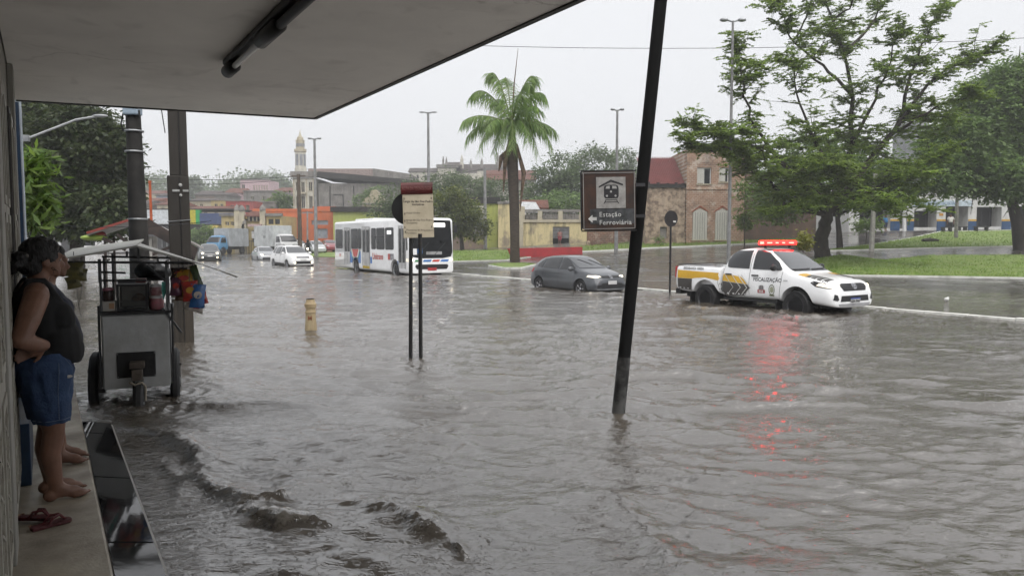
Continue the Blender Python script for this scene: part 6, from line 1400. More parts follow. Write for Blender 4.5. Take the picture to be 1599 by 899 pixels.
# ------------------------------------------------------------------ the big feathery tree behind the pickup
def hero():
    Y = 45.0; rng = np.random.RandomState(5); g = G(1287, 409); Y = 45.0; g = P(1287, 405, Y); z0 = terr(g.x, g.y); root = Vector((g.x, g.y, z0)); t = thing('feathery_tree', 'large spreading tree with feathery foliage behind the patrol pickup', 'tree', root); k = Y/F
    J = (1291, 335)
    limbs = [([(1287,412),(1283,385),(1286,360),J], 0, 0, .52, .34), ([J,(1262,296),(1218,252),(1160,222),(1085,196)], 0, -3.5, .24, .04), ([(1218,252),(1180,200),(1158,140),(1150,82)], -1.5, -3, .13, .03), ([(1160,222),(1115,235),(1078,225)], -2.5, -4, .09, .03),
        ([J,(1312,290),(1331,222),(1332,150),(1318,80),(1290,5)], 0, 3, .26, .04), ([(1332,150),(1290,105),(1235,62),(1215,10)], 2, 1, .12, .03), ([(1318,80),(1365,35),(1390,-30)], 2.5, 4, .12, .04), ([J,(1342,270),(1398,205),(1440,142),(1480,102),(1535,84)], 0, -1, .27, .03),
        ([(1398,205),(1416,135),(1440,75),(1462,28)], -.5, 2, .14, .03), ([(1398,205),(1458,168),(1512,150)], -.5, -4, .11, .03), ([J,(1250,322),(1205,290),(1165,262)], 0, -2, .16, .03), ([(1312,290),(1275,225),(1246,160),(1240,105)], .5, -2, .15, .03),
        ([J,(1330,310),(1400,280),(1450,250)], 0, -3, .16, .03), ([(1331,222),(1360,170),(1385,110),(1400,60)], 1, -1, .13, .03), ([(1262,296),(1240,310),(1215,325)], 0, -3, .1, .03), ([(1342,270),(1320,260),(1290,250)], 0, -4, .1, .03), ([(1240,62),(1260,30),(1270,-20)], 1.5, 2, .08, .03), ([(1290,40),(1330,10),(1350,-40)], 2.5, 1, .08, .03)]
    wood = MB(); leaves = []; dirs = []
    def twig(p, d, L, dens):
        pts = [p]; d = d.copy()
        for s in range(4): d = (d + Vector((rng.randn()*.22, rng.randn()*.22, rng.randn()*.10 + .02))).normalized(); pts.append(pts[-1] + d*L/4)
        wood.tube(pts, [.035,.026,.018,.012,.006], 5)
        for i in range(1, 5):
            for _ in range(dens):
                b = pts[i-1].lerp(pts[i], rng.rand()); sd = Vector((rng.randn(), rng.randn(), rng.randn()*.22 + .02)).normalized(); sl = .35 + .45*rng.rand(); side = sd.cross(Vector((0,0,1))).normalized()
                m = 9
                for j in range(m):
                    for sg in (-1, 1):
                        q = b + sd*sl*(j+1)/m + side*sg*.06*(1.2 - j/m) + Vector((0,0,-.05*(j/m)**2)); leaves.append(q); dirs.append(side*sg + sd*.5)
    for pl, y0, y1, r0, r1 in limbs:
        pts = [P(a, b, Y + y0 + (y1-y0)*i/(len(pl)-1)) - root for i, (a, b) in enumerate(pl)]; n = 12; rs = resample(pts, n); rs = [p + Vector((rng.randn(), rng.randn(), rng.randn()))*.07*(0 < i < n-1) for i, p in enumerate(rs)]
        wood.tube(rs, [r0 + (r1-r0)*(i/(n-1))**.8 for i in range(n)], 9)
        if r0 > .5: continue
        L = sum((b-a).length for a, b in zip(rs, rs[1:])); nt = int(L*2.0)
        for j in range(nt):
            f = .28 + .72*rng.rand()**.8; i = min(n-2, int(f*(n-1))); p = rs[i].lerp(rs[i+1], f*(n-1)-i); ax = (rs[i+1]-rs[i]).normalized()
            d = Vector((rng.randn()*.9, rng.randn()*.9, rng.randn()*.28 + .05)) + ax*.7; d.normalize(); twig(p, d, (1.1 + 1.7*rng.rand())*(1.15 - .4*f), 5 if rng.rand() < .8 else 2)
        for j in range(3): twig(rs[-1], ((rs[-1]-rs[-2]).normalized() + Vector((rng.randn()*.4, rng.randn()*.4, .05))).normalized(), .9 + .7*rng.rand(), 5)
    for cx, cy, rx, ry, dy, m in ((1235,268,62,44,-2,20), (1320,285,76,40,-2.5,24), (1400,262,56,44,-2,22), (1180,236,56,26,-3,20), (1270,310,60,26,-2.5,14), (1450,190,50,30,0,18), (1120,205,50,26,-3.5,16), (1290,225,60,40,1,14), (1350,170,46,40,1,5), (1430,110,50,36,0,8), (1260,110,44,34,-1,4), (1320,30,56,36,2.5,9), (1390,320,70,20,-3,18), (1160,110,24,34,-3,8)):
        for _ in range(m):
            v = rng.randn(3); v /= np.linalg.norm(v); v *= rng.rand()**.4; p = P(cx + rx*v[0], cy + ry*v[2], Y + dy + 3.0*v[1]) - root; d = Vector((rng.randn(), rng.randn(), rng.randn()*.2)).normalized(); twig(p - d*.8, d, 1.2 + 1.2*rng.rand(), 6)
    wood.build('trunk', BARK, t, smooth=True)
    mkobj('crown', leafmesh(np.array(leaves), .185, .42, .7, rng, np.array(dirs)), L_HERO, t)
hero()
# ------------------------------------------------------------------ broadleaf trees
crown_tree('broad_tree', 'dense dark tree rising behind the kiosk at the left', (118,392), 38, [(118,235,80,70),(60,300,60,60,-1),(150,285,46,55),(92,190,62,34,1),(176,235,26,36),(118,338,72,34,-1),(40,220,40,60),(165,330,36,34,-2)], L_DARK, 52000, .27, .55, .36, 48, .4, seed=3, tr=.35)
crown_tree('leafy_bush', 'bright green long leaved shrub beyond the pale blue house', (50,410), 17.2, [(48,285,9,50),(54,320,10,30),(62,348,14,12),(50,250,7,22)], L_BRIGHT, 1500, .34, .22, .16, 14, .2, seed=4, tr=.03, cat='shrub', ydepth=1.2)
crown_tree('shade_tree', 'huge dark green shade tree at the right edge before the workshop', (1596,372), 58, [(1550,190,62,70),(1512,236,50,48,-2),(1600,170,60,66),(1470,272,34,30,-3),(1462,232,26,30,-2),(1560,280,66,32,-2),(1620,260,50,60),(1590,120,40,26)], L_MID, 60000, .33, .55, .5, 48, .45, seed=6, tr=.45)
crown_tree('street_tree', 'mid green tree standing behind the feathery tree', (1312,378), 60, [(1300,285,64,44),(1235,290,50,46),(1370,292,52,40),(1265,245,46,32),(1345,250,46,34),(1395,285,26,30),(1210,320,30,28)], L_MID, 22000, .32, .55, .45, 40, .4, seed=8, tr=.22)
crown_tree('mango_tree', 'round bushy tree with yellow green leaves beside the bus front', (722,392), 78, [(715,335,36,34),(700,312,26,20),(738,350,26,24),(700,355,24,18)], leafmat('mango_leaves', (.05,.085,.02), (.17,.19,.04)), 11000, .3, .5, .4, 30, .3, seed=9, tr=.2)
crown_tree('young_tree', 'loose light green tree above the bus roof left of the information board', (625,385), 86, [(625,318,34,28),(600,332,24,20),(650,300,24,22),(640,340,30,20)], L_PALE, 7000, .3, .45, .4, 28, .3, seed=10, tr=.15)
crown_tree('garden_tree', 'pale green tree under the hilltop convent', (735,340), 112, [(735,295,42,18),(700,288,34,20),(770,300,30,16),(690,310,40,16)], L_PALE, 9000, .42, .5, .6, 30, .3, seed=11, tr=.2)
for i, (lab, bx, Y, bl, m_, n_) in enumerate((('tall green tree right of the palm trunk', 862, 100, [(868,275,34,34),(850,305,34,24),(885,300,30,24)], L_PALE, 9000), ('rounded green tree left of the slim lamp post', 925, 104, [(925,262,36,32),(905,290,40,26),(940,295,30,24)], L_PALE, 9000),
        ('hazy tree directly behind the slim lamp post', 975, 125, [(972,255,24,24),(985,285,24,30)], L_PALE, 5000), ('low dense tree above the balustrade wall', 895, 94, [(890,318,60,16),(850,322,24,12),(940,325,30,14)], L_MID, 7000))):
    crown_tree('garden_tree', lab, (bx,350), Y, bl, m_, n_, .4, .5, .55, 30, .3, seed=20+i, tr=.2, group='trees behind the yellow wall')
crown_tree('small_tree', 'small green tree beside the blue truck', (318,388), 98, [(318,368,22,15),(308,374,14,10),(332,376,14,10)], L_MID, 2600, .35, .5, .35, 26, .3, seed=31, tr=.1)
crown_tree('climbing_plant', 'green creeper hanging on the ruined gable beside the hall', (572,348), 126, [(565,318,12,16),(580,305,12,10),(590,298,10,6)], L_MID, 1800, .4, .5, .4, 20, .3, trunk=False, seed=32, cat='plant')
crown_tree('wall_shrub', 'bright shrub sprouting from the ruined wall right of the brick house', (1163,372), 64, [(1160,300,12,16),(1165,335,13,22),(1158,350,10,10)], L_BRIGHT, 1400, .3, .35, .3, 16, .2, seed=33, tr=.05, cat='shrub')
crown_tree('yellow_shrub', 'small yellow green shrub behind the pickup windscreen', (1254,402), 33, [(1254,372,9,12),(1250,384,7,8),(1258,382,7,10)], L_YEL, 500, .16, .6, .12, 12, .2, seed=34, tr=.03, cat='shrub')
crown_tree('roadside_shrub', 'small bright shrub beside the pale concrete post', (1352,372), 68, [(1350,354,14,10),(1362,352,10,8)], L_BRIGHT, 900, .26, .5, .25, 16, .2, seed=35, tr=.04, cat='shrub')
crown_tree('weed_clump', 'green weeds at the foot of the stone wall', (1028,388), 66.5, [(1028,376,6,6),(1030,384,7,5)], L_BRIGHT, 260, .2, .4, .2, 10, .2, trunk=False, seed=36, cat='plant')
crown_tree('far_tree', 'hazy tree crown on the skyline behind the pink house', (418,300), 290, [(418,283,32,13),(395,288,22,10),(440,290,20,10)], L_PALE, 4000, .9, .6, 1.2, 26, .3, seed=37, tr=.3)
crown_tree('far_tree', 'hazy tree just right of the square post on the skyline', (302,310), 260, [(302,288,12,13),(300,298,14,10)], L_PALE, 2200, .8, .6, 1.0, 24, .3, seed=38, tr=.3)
def wood():
    rng = np.random.RandomState(41); C = []
    for i in range(260):
        px = 150 + 330*rng.rand(); Y = 270 + 80*rng.rand(); top = 288 + 9*math.sin(px*.045) + 5*rng.rand(); p = P(px, top + 14*rng.rand(), Y); C += list(np.array(p) + rng.randn(55, 3)*np.array([2.6, 2.6, 2.2]))
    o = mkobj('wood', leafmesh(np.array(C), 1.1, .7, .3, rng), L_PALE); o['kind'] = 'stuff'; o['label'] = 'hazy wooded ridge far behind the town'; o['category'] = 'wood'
wood()
# ------------------------------------------------------------------ palm
def palm():
    Y = 50.5; g = P(804, 416, Y); root = Vector((g.x, g.y, terr(g.x, g.y))); t = thing('palm_tree', 'tall palm with drooping fronds on the grass island', 'palm', root); rng = np.random.RandomState(2); k = Y/F
    C = P(799, 196, Y) - root; Cb = P(800, 250, Y) - root
    q = MB(); pts = [Vector((0,0,-.1)), P(804,380,Y)-root, P(803,320,Y)-root, Cb, C]; q.tube(pts, [.36,.31,.33,.38,.2], 14); q.build('trunk', mat('palm_trunk', (.075,.055,.04), .85, col2=(.03,.024,.02), vs=4, stretch=(1,1,3), bump=.8, bs=8), t, smooth=True)
    for k_, (a, b, c) in enumerate((((800,205),(789,250),(786,300)), ((806,225),(818,270),(812,330)), ((798,230),(783,245),(779,268)))):       # dead sheaths
        q = MB(); q.tube([P(*a,Y-.2)-root, P(*b,Y-.3)-root, P(*c,Y-.32)-root], [.1,.16,.03], 8); q.build('dead_sheath', mat('dead_frond', (.15,.10,.065), .9, var=.4, vs=6), t, smooth=True)
    gm = leafmat('palm_leaflets', (.09,.18,.03), (.25,.36,.09)); 
    tips = [(728,216,0),(748,232,-1.2),(735,150,.8),(762,120,.5),(757,205,-2),(838,125,.6),(852,150,-.3),(862,228,-.6),(848,195,1.5),(826,220,-2),(815,150,-2.2),(722,190,-.6),(868,205,.4),(780,225,-1.8),(840,240,-.8),(770,165,2.2),(787,130,1.6),(828,135,-1.0),(770,240,1.0),(800,235,-2.4),(842,170,-1.6)]
    for i, (px, py, dy) in enumerate(tips):
        T = P(px, py, Y+dy*1.3) - root; top = (C + T)/2 + Vector((0,0,0)); rise = .9 + .5*rng.rand() + max(0, (C.z - T.z)*.28); top.z = max(C.z, T.z) + rise*.72; n = 16; rc = []
        for j in range(n+1):
            f = j/n; rc.append(C*(1-f)**2 + (top + (T-C)*.12)*(2*f*(1-f)) + T*f*f)
        q = MB(); q.tube(rc, [.05 - .042*j/n for j in range(n+1)], 5); fr = q.build('frond', mat('frond_rib', (.12,.16,.04), .5) if i == 0 else bpy.data.materials['frond_rib'], t)
        vs_ = []; fs_ = []
        for j in range(n*5):
            f = .1 + .9*j/(n*5); a = rc[min(n-1, int(f*n))].lerp(rc[min(n, int(f*n)+1)], f*n - int(f*n)); d = (rc[min(n, int(f*n)+1)] - rc[min(n-1, int(f*n))]).normalized(); sd = d.cross(Vector((0,0,1))); sd = sd.normalized() if sd.length > .05 else Vector((1,0,0))
            for sg in (-1, 1):
                L = (1.15 - .6*abs(f-.45))*(.75 + .5*rng.rand()); dd = (sd*sg*(.35 + .5*rng.rand()) + d*(.3 + .4*rng.rand()) + Vector((0,0,-.35 - .8*rng.rand()))).normalized(); w_ = d*.03
                m = a + dd*L*.5; e = a + dd*L*.85 + Vector((0,0,-L*.3)); o_ = len(vs_); vs_ += [a - w_*.6, a + w_*.6, m + w_, m - w_, e]; fs_ += [(o_, o_+1, o_+2, o_+3), (o_+3, o_+2, o_+4)]
        q = MB(); q.add(vs_, fs_); q.build('leaflets', gm, fr, fix=False)
    q = MB(); q.tube([C, P(803,130,Y)-root, P(809,76,Y)-root], [.06,.04,.012], 6); q.build('spear_leaf', bpy.data.materials['dead_frond'], t)
palm()
# ================================================================== BUILDINGS, LAMP POSTS, WIRES
def wallgrid(q, x0, x1, z0, z1, y, wins, dep=.22):
    """a wall face at y looking towards -y with real openings and reveals"""
    xs = sorted({x0, x1} | {a for w_ in wins for a in w_[:2]}); zs = sorted({z0, z1} | {a for w_ in wins for a in w_[2:4]})
    for i in range(len(xs)-1):
        for j in range(len(zs)-1):
            cx, cz = (xs[i]+xs[i+1])/2, (zs[j]+zs[j+1])/2
            if any(w_[0] < cx < w_[1] and w_[2] < cz < w_[3] for w_ in wins): continue
            q.quad((xs[i],y,zs[j]),(xs[i+1],y,zs[j]),(xs[i+1],y,zs[j+1]),(xs[i],y,zs[j+1]))
    for a, b, c, d in [w_[:4] for w_ in wins]:
        for p0, p1 in (((a,c),(b,c)), ((b,c),(b,d)), ((b,d),(a,d)), ((a,d),(a,c))): q.quad((p0[0],y,p0[1]),(p1[0],y,p1[1]),(p1[0],y+dep,p1[1]),(p0[0],y+dep,p0[1]))
class Bld:
    """a house front given in picture coordinates at depth Y; local origin at its foot"""
    def __init__(s, name, label, x0, x1, yb, Y, dep=8.0, cat='building', rz=0.0, group=None):
        s.Y = Y; s.k = Y/F; a = P(x0, yb, Y); b = P(x1, yb, Y); s.cx = (a.x+b.x)/2; s.pc = (x0+x1)/2; s.zb = min(terr(a.x, Y), terr(b.x, Y), terr(s.cx, Y+dep)) - .4
        s.t = thing(name, label, cat, (s.cx, Y, s.zb), rz, group); s.dep = dep
    def X(s, px): return (px - s.pc)*s.k
    def Z(s, py): return P(s.pc, py, s.Y).z - s.zb
    def wall(s, x0, x1, yt, m, wins=(), yb=None, name='wall', pane=PANE, frame=None, y=0.0, dep=None, sill=None, rec=.22, bars=True):
        q = MB(); dep = dep or s.dep; X0, X1 = s.X(x0), s.X(x1); z1 = s.Z(yt); z0 = 0.0 if yb is None else s.Z(yb); W = []
        for w_ in wins: W.append((s.X(w_[0]), s.X(w_[1]), max(z0, s.Z(w_[3])), s.Z(w_[2])))
        wallgrid(q, X0, X1, z0, z1, y, W, rec)
        q.quad((X0,y,z0),(X0,y,z1),(X0,y+dep,z1),(X0,y+dep,z0)); q.quad((X1,y,z0),(X1,y,z1),(X1,y+dep,z1),(X1,y+dep,z0)); q.quad((X0,y+dep,z0),(X1,y+dep,z0),(X1,y+dep,z1),(X0,y+dep,z1)); q.quad((X0,y,z1),(X1,y,z1),(X1,y+dep,z1),(X0,y+dep,z1))
        o = q.build(name, m, s.t, fix=False)
        for a, b, c, d in W:
            g = MB(); g.quad((a,y+rec,c),(b,y+rec,c),(b,y+rec,d),(a,y+rec,d)); wi = g.build('window', pane, o, fix=False)
            if frame and bars:
                g = MB(); g.box(a+.001, a+.08, y+rec-.06, y+rec-.004, c, d); g.box(b-.08, b-.001, y+rec-.06, y+rec-.004, c, d); g.box((a+b)/2-.04, (a+b)/2+.04, y+rec-.06, y+rec-.004, c, d); g.box(a+.081, b-.081, y+rec-.058, y+rec-.005, d-.08, d-.001); g.build('window_frame', frame, o)
            if sill: g = MB(); g.box(a-.08, b+.08, y-.09, y-.002, c-.1, c-.002); g.build('sill', sill, o)
        return o
    def box(s, name, m, x0, x1, yt, yb, y0, y1, parent=None, bevel=0): q = MB(); q.box(s.X(x0), s.X(x1), y0, y1, s.Z(yb), s.Z(yt)); return q.build(name, m, parent or s.t, bevel=bevel)
    def roof(s, x0, x1, yt, ye, m, name='roof', over=.3, hip=0, y=0.0, dep=None, ridge=None):
        """gable or hipped roof, ridge along x"""
        dep = dep or s.dep; X0, X1 = s.X(x0)-over, s.X(x1)+over; ze, zr = s.Z(ye), s.Z(yt); ya, yb = y-over, y+dep+over; ym = (ya+yb)/2 if ridge is None else y+ridge; h_ = hip*(X1-X0)
        q = MB(); q.add([(X0,ya,ze),(X1,ya,ze),(X1,yb,ze),(X0,yb,ze),(X0+h_,ym,zr),(X1-h_,ym,zr),(X0,ya,ze-.12),(X1,ya,ze-.12),(X1,yb,ze-.12),(X0,yb,ze-.12)], [(0,1,5,4),(2,3,4,5),(1,2,5),(3,0,4),(6,7,1,0),(7,8,2,1),(8,9,3,2),(9,6,0,3),(9,8,7,6)]); return q.build(name, m, s.t, fix=False)
def tilemat(name, c1, c2, freq=26.0):
    m = mat(name, c1, .7, col2=c2, vs=1.5, streak=.2); t = m.node_tree; b = t.nodes['Principled BSDF']; tc = nn(t, 'ShaderNodeTexCoord'); wv = nn(t, 'ShaderNodeTexWave', Scale=freq/6.28); wv.bands_direction = 'X'; t.links.new(tc.outputs['Object'], wv.inputs['Vector'])
    bp = nn(t, 'ShaderNodeBump', Strength=.9, Distance=.12); t.links.new(wv.outputs['Fac'], bp.inputs['Height']); t.links.new(bp.outputs['Normal'], b.inputs['Normal']); return m
RTILE = tilemat('red_clay_tiles', (.28,.10,.065), (.16,.07,.05)); GTILE = tilemat('grey_brown_tiles', (.16,.13,.12), (.09,.075,.07))
STAIN_Y = mat('stained_yellow_plaster', (.60,.51,.28), .8, col2=(.30,.245,.17), vs=.6, thr=(.5,.62), streak=.9, bump=.3, bs=6); STAIN_G = mat('stained_green_plaster', (.42,.46,.10), .8, col2=(.34,.37,.12), vs=.8, streak=.45); DIRT = mat('sooty_plaster', (.15,.14,.13), .85, col2=(.27,.255,.235), vs=.8, streak=.7, bump=.3, bs=4)
ORANGE = mat('orange_plaster', (.5,.15,.06), .75, col2=(.45,.11,.045), vs=.8, streak=.25); PINK = mat('pink_plaster', (.50,.36,.38), .75, var=.1, streak=.25); BEIGE = mat('beige_plaster', (.48,.42,.30), .75, col2=(.36,.32,.24), vs=.8, streak=.4); CREAMF = mat('cream_trim', (.5,.45,.33), .75, col2=(.34,.3,.23), vs=1, streak=.3)
BRICK = brickmat('old_brick', (.33,.20,.135), (.24,.13,.085), (.44,.39,.32), 1.5, grime=.4); RUBBLE = mat('rubble_stone', (.40,.31,.23), .85, col2=(.16,.115,.085), vs=2.2, thr=(.42,.6), streak=.4, bump=.9, bs=5); REDP = mat('red_plaster', (.38,.07,.06), .75, col2=(.26,.06,.05), vs=1, streak=.3); SHUT = mat('white_boards', (.50,.49,.45), .7, col2=(.36,.35,.31), vs=5, stretch=(3,1,.2))

# ------------------------------------------------------------------ brick house with red corrugated roof and ruin
b = Bld('brick_house', 'two storey bare brick house with white shutters and red corrugated side roof', 1008, 1180, 376, 68, 9)
b.wall(1071, 1161, 232, BRICK, [(1087,1109,262,287), (1121,1136,262,284), (1081,1104,329,374), (1116,1138,329,374)], frame=WHITE, sill=CREAMF)
for x0, x1, m_ in ((1087,1098,SHUT), (1121,1131,SHUT)): b.box('shutter', m_, x0, x1, 263, 286 if x0 < 1100 else 283, .05, .12)
for x0, x1 in ((1081,1104), (1116,1138)):
    q = MB(); X0, X1 = b.X(x0)+.03, b.X(x1)-.03; zt_ = b.Z(331); zp = b.Z(326); q.prism([(X0,b.Z(375)),(X1,b.Z(375)),(X1,zt_),((X0+X1)/2,zp),(X0,zt_)], 'y', -.03, .03); dr = q.build('door', SHUT, b.t)
    for k in range(1, 6): q = MB(); x = X0+(X1-X0)*k/6; q.box(x-.012, x+.012, -.036, -.0305, b.Z(374), zt_-.05); q.build('board_gap', SEAM, dr)
    q = MB(); q.prism([(X0-.12,b.Z(332)),((X0+X1)/2,zp+.18),(X1+.12,b.Z(332)),(X1+.12,b.Z(330)),((X0+X1)/2,zp+.32),(X0-.12,b.Z(330))], 'y', -.06, -.002); q.build('arch_brick', mat('red_brick_arch', (.28,.10,.06), .8), b.t)
b.box('string_course', BRICK, 1070, 1162, 293, 296, -.08, -.002); b.box('coping', DIRT, 1069, 1140, 229, 232, -.08, .4); [b.box('broken_parapet', BRICK, px, px+4.5+(px % 3), 231-(px*5) % 7, 232.2, .0, .35) for px in (1071,1080,1092,1107,1121,1134,1146,1154)]
b.wall(1008, 1070, 292, RUBBLE, [(1031,1042,354,372)], pane=DIRT, y=.15)
b.box('burnt_eave', DKCONC, 1006, 1070, 287, 293, .0, .5)
q = MB(); n = 150; X0, X1 = b.X(1006), b.X(1069); vs_ = []
for i in range(n+1):
    x = X0+(X1-X0)*i/n; dz = .1*math.sin(i/n*22*2*math.pi); vs_ += [(x, .0, b.Z(289)+dz), (x, 4.8, b.Z(237)+dz)]
q.add(vs_, [(2*i, 2*i+2, 2*i+3, 2*i+1) for i in range(n)]); q.build('corrugated_roof', mat('red_sheet_roof', (.25,.085,.08), .5, col2=(.17,.07,.065), vs=1), b.t, fix=False)
for px in (1012,1027,1033,1042,1055,1066): b.box('broken_edge', DKCONC, px-2, px+2, 284+(px*7) % 4, 288, -.05, .3)
r = Bld('ruined_wall', 'dark ruined brick wall with broken tin roof right of the brick house', 1161, 1275, 374, 69, 6, 'wall')
r.wall(1163, 1200, 270, mat('dark_brick', (.16,.10,.075), .85, col2=(.08,.06,.05), vs=1, streak=.6), y=.1, dep=1.0); r.wall(1200, 1275, 318, bpy.data.materials['dark_brick'], y=.2, dep=1.0, name='low_wall')
q = MB(); vs_ = []
for i in range(61): x = r.X(1168)+(r.X(1196)-r.X(1168))*i/60; dz = .05*math.sin(i*1.2); vs_ += [(x, -.1, r.Z(288)+dz), (x, 2.5, r.Z(262)+dz)]
q.add(vs_, [(2*i, 2*i+2, 2*i+3, 2*i+1) for i in range(60)]); q.build('tin_sheet', mat('rusty_tin', (.22,.2,.19), .5, col2=(.13,.1,.09), vs=2), r.t, fix=False)
r.box('broken_pier', BEIGE, 1163, 1176, 240, 270, .1, .9)
w_ = Bld('brick_garden_wall', 'low wall of rough red brick under the station sign', 928, 1008, 388, 71, .5, 'wall'); w_.wall(917, 1008, 356, brickmat('rough_red_brick', (.20,.095,.06), (.13,.07,.05), (.30,.26,.21), 1.4, grime=.6), dep=.5); w_.box('rubble_heap', RUBBLE, 915, 921, 376, 390, -.6, -.02, bevel=.15)

# ------------------------------------------------------------------ stained yellow wall with balustrade, green wall and shed roofs
y_ = Bld('yellow_ruin', 'stained yellow wall with balustrade and half open roller door', 778, 926, 390, 84, 7)
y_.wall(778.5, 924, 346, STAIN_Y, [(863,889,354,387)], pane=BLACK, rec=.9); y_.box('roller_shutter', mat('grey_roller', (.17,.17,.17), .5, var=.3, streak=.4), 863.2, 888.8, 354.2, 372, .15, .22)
for a in range(3): y_.box('slat', STEEL, 863.4, 888.6, 357.5+a*5, 358+a*5, .135, .149)
y_.box('cornice', CREAMF, 815, 926, 343, 347, -.18, -.002); y_.box('top_rail', DIRT, 815, 926, 327, 331, -.12, .25)
for px in (816,843,875,908): y_.box('pier', CREAMF, px-3.5, px+3.5, 329.5 if px > 820 else 323, 346, -.14, .3)
for g, (a, b2) in enumerate(((821,839), (847,871), (879,904))):
    q = MB()
    for i in range(int((b2-a)/2.6)): x = y_.X(a+1.3+i*2.6); q.lathe([(.05,y_.Z(343)),(.1,y_.Z(340)),(.05,y_.Z(335)),(.07,y_.Z(331))], 8, (x, .06, 0))
    ob = q.build('baluster_row', DIRT, y_.t, smooth=True); ob['kind'] = 'stuff'
y_.wall(778, 812, 318, STAIN_Y, y=-.12, dep=.5, name='tall_bay'); y_.box('bay_coping', DIRT, 777, 813, 315, 318.5, -.22, .4); y_.box('pilaster', CREAMF, 808, 817, 322, 389, -.3, -.13)
y_.wall(917, 926, 330, CREAMF, y=-.1, dep=.6, name='end_pier')
q = MB(); q.add([(y_.X(778),.8,y_.Z(333)),(y_.X(846),.8,y_.Z(331)),(y_.X(838),3.5,y_.Z(313)),(y_.X(790),3.5,y_.Z(312))], [(0,1,2,3)]); mkobj('tin_roof', evalmesh(q.mesh('s'), [('SOLIDIFY', dict(thickness=.06))]), mat('pale_fibre_sheet', (.45,.46,.47), .5, streak=.3), y_.t)
y_.roof(806, 855, 308, 322, RTILE, 'tile_roof', y=3.6, dep=4)
y_.wall(812, 925, 333, DIRT, y=4.5, dep=2, name='rear_wall')
g_ = Bld('green_wall_house', 'narrow lime green plastered house front under a dark beam beside the yellow ruin', 700, 779, 391, 86, 6)
g_.wall(757, 777, 318, STAIN_G); g_.box('dark_beam', DKCONC, 712, 781, 308, 317.5, -.3, 5); g_.wall(700, 756.5, 368, mat('brown_stained_wall', (.24,.18,.14), .85, col2=(.33,.34,.08), vs=.45, thr=(.5,.56), streak=.4), y=-.1, dep=.4, name='low_wall')
rw = MB(); a_ = G(798, 404); c_ = G(908, 396); d_ = (c_-a_).normalized(); a_.z = terr(a_.x, a_.y); c_.z = terr(c_.x, c_.y)
root = thing('red_wall', 'low red painted wall with sloping end behind the grey hatchback', 'wall', a_); L = (Vector((c_.x, c_.y, 0))-Vector((a_.x, a_.y, 0))).length; root.rotation_euler = (0, 0, math.atan2(c_.y-a_.y, c_.x-a_.x)); dz = c_.z - a_.z
q = MB(); q.add([(-.3,-.12,.78),(L,-.12,dz+.55),(L,.12,dz+.55),(-.3,.12,.78),(.3,-.12,-.3),(L,-.12,dz-.3),(L,.12,dz-.3),(.3,.12,-.3)], [(0,1,2,3),(0,4,5,1),(1,5,6,2),(2,6,7,3),(3,7,4,0)]); q.build('wall_body', mat('red_wall_paint', (.42,.03,.035), .6, col2=(.33,.03,.035), vs=1.5, streak=.15), root)

# ------------------------------------------------------------------ behind the bus: lime green store, orange store
l_ = Bld('lime_store', 'lime green plank store with dark flat roof above the bus', 518, 612, 392, 102, 8); l_.wall(521, 605, 331, mat('lime_planks', (.42,.47,.13), .7, col2=(.35,.4,.12), vs=2, stretch=(6,1,.1), streak=.2)); l_.box('flat_roof', DKCONC, 518, 612, 323, 330.5, -.5, 8.3)
for k in range(14): l_.box('plank_joint', STAIN_G, 524+k*6, 524.3+k*6, 332, 391, -.02, -.001)
o_ = Bld('orange_store', 'long orange painted store with pale window bands behind the parked cars', 395, 525, 392, 104, 10)
o_.wall(398, 523, 330, ORANGE, [(427,460,345,351), (487,513,344,351), (492,512,357,372), (450,456,357,366), (400,420,345,350)], pane=mat('pale_louvre', (.30,.33,.38), .4), frame=STEEL); o_.box('parapet', ORANGE, 396, 525, 326, 330, -.1, .4); o_.wall(488, 523, 322, ORANGE, y=.5, dep=3, name='raised_bay')

# ------------------------------------------------------------------ yellow deco house, coloured shop
d_ = Bld('deco_house', 'ornate yellow house with pillars and small red tile roof behind the trucks', 345, 455, 396, 97, 8)
YD = mat('ochre_plaster', (.48,.38,.17), .75, col2=(.36,.29,.15), vs=1, streak=.4)
d_.wall(347, 377, 337, YD, [(353,359,346,352), (361,367,346,352), (368,375,345,352), (353,359,360,366), (361,367,360,366)], frame=CREAMF); d_.wall(377, 417, 345, YD, [(380,386,341.5,344), (393,404,360,378)], y=.4, name='loggia_wall'); d_.wall(417, 440, 337, YD, [(420,428,342,350), (430,438,342,350)], name='bay_wall')
d_.box('cornice', DIRT, 345, 378, 334, 337.5, -.3, .3); d_.box('cornice', DIRT, 416, 442, 333, 337.5, -.3, .3); d_.box('loggia', BLACK, 387, 409, 338, 345, .1, .38)
for px in (390,396,402,408): d_.box('loggia_pillar', CREAMF, px-.8, px+.8, 337, 345, -.02, .09)
d_.roof(386, 409, 329, 337, RTILE, 'tile_roof', .3, .2, y=0, dep=3)
for px, w2, tp in ((380,4,330), (412,4,329), (372,3.5,329), (383,3,350)):
    d_.box('pillar', CREAMF, px-w2, px+w2, tp, 395, -.35 - .01*(px % 3), .1)
    q = MB(); q.lathe([(w2*d_.k*1.15,0),(w2*d_.k*1.2,.25),(w2*d_.k*.8,.55),(.05,.8)], 12, (d_.X(px), -.13, d_.Z(tp))); q.build('urn', DIRT, d_.t, smooth=True)
d_.box('awning', mat('pink_awning', (.45,.33,.32), .6), 391, 412, 350, 354, -.8, -.36); d_.box('white_sign', WHITE, 394, 402, 361, 372, -.1, .39); 
for px in range(380, 416, 4): d_.box('fence_bar', DKSTEEL, px, px+.5, 375, 396, -.8, -.76)
d_.box('fence_rail', DKSTEEL, 378, 418, 376, 377, -.75, -.71)
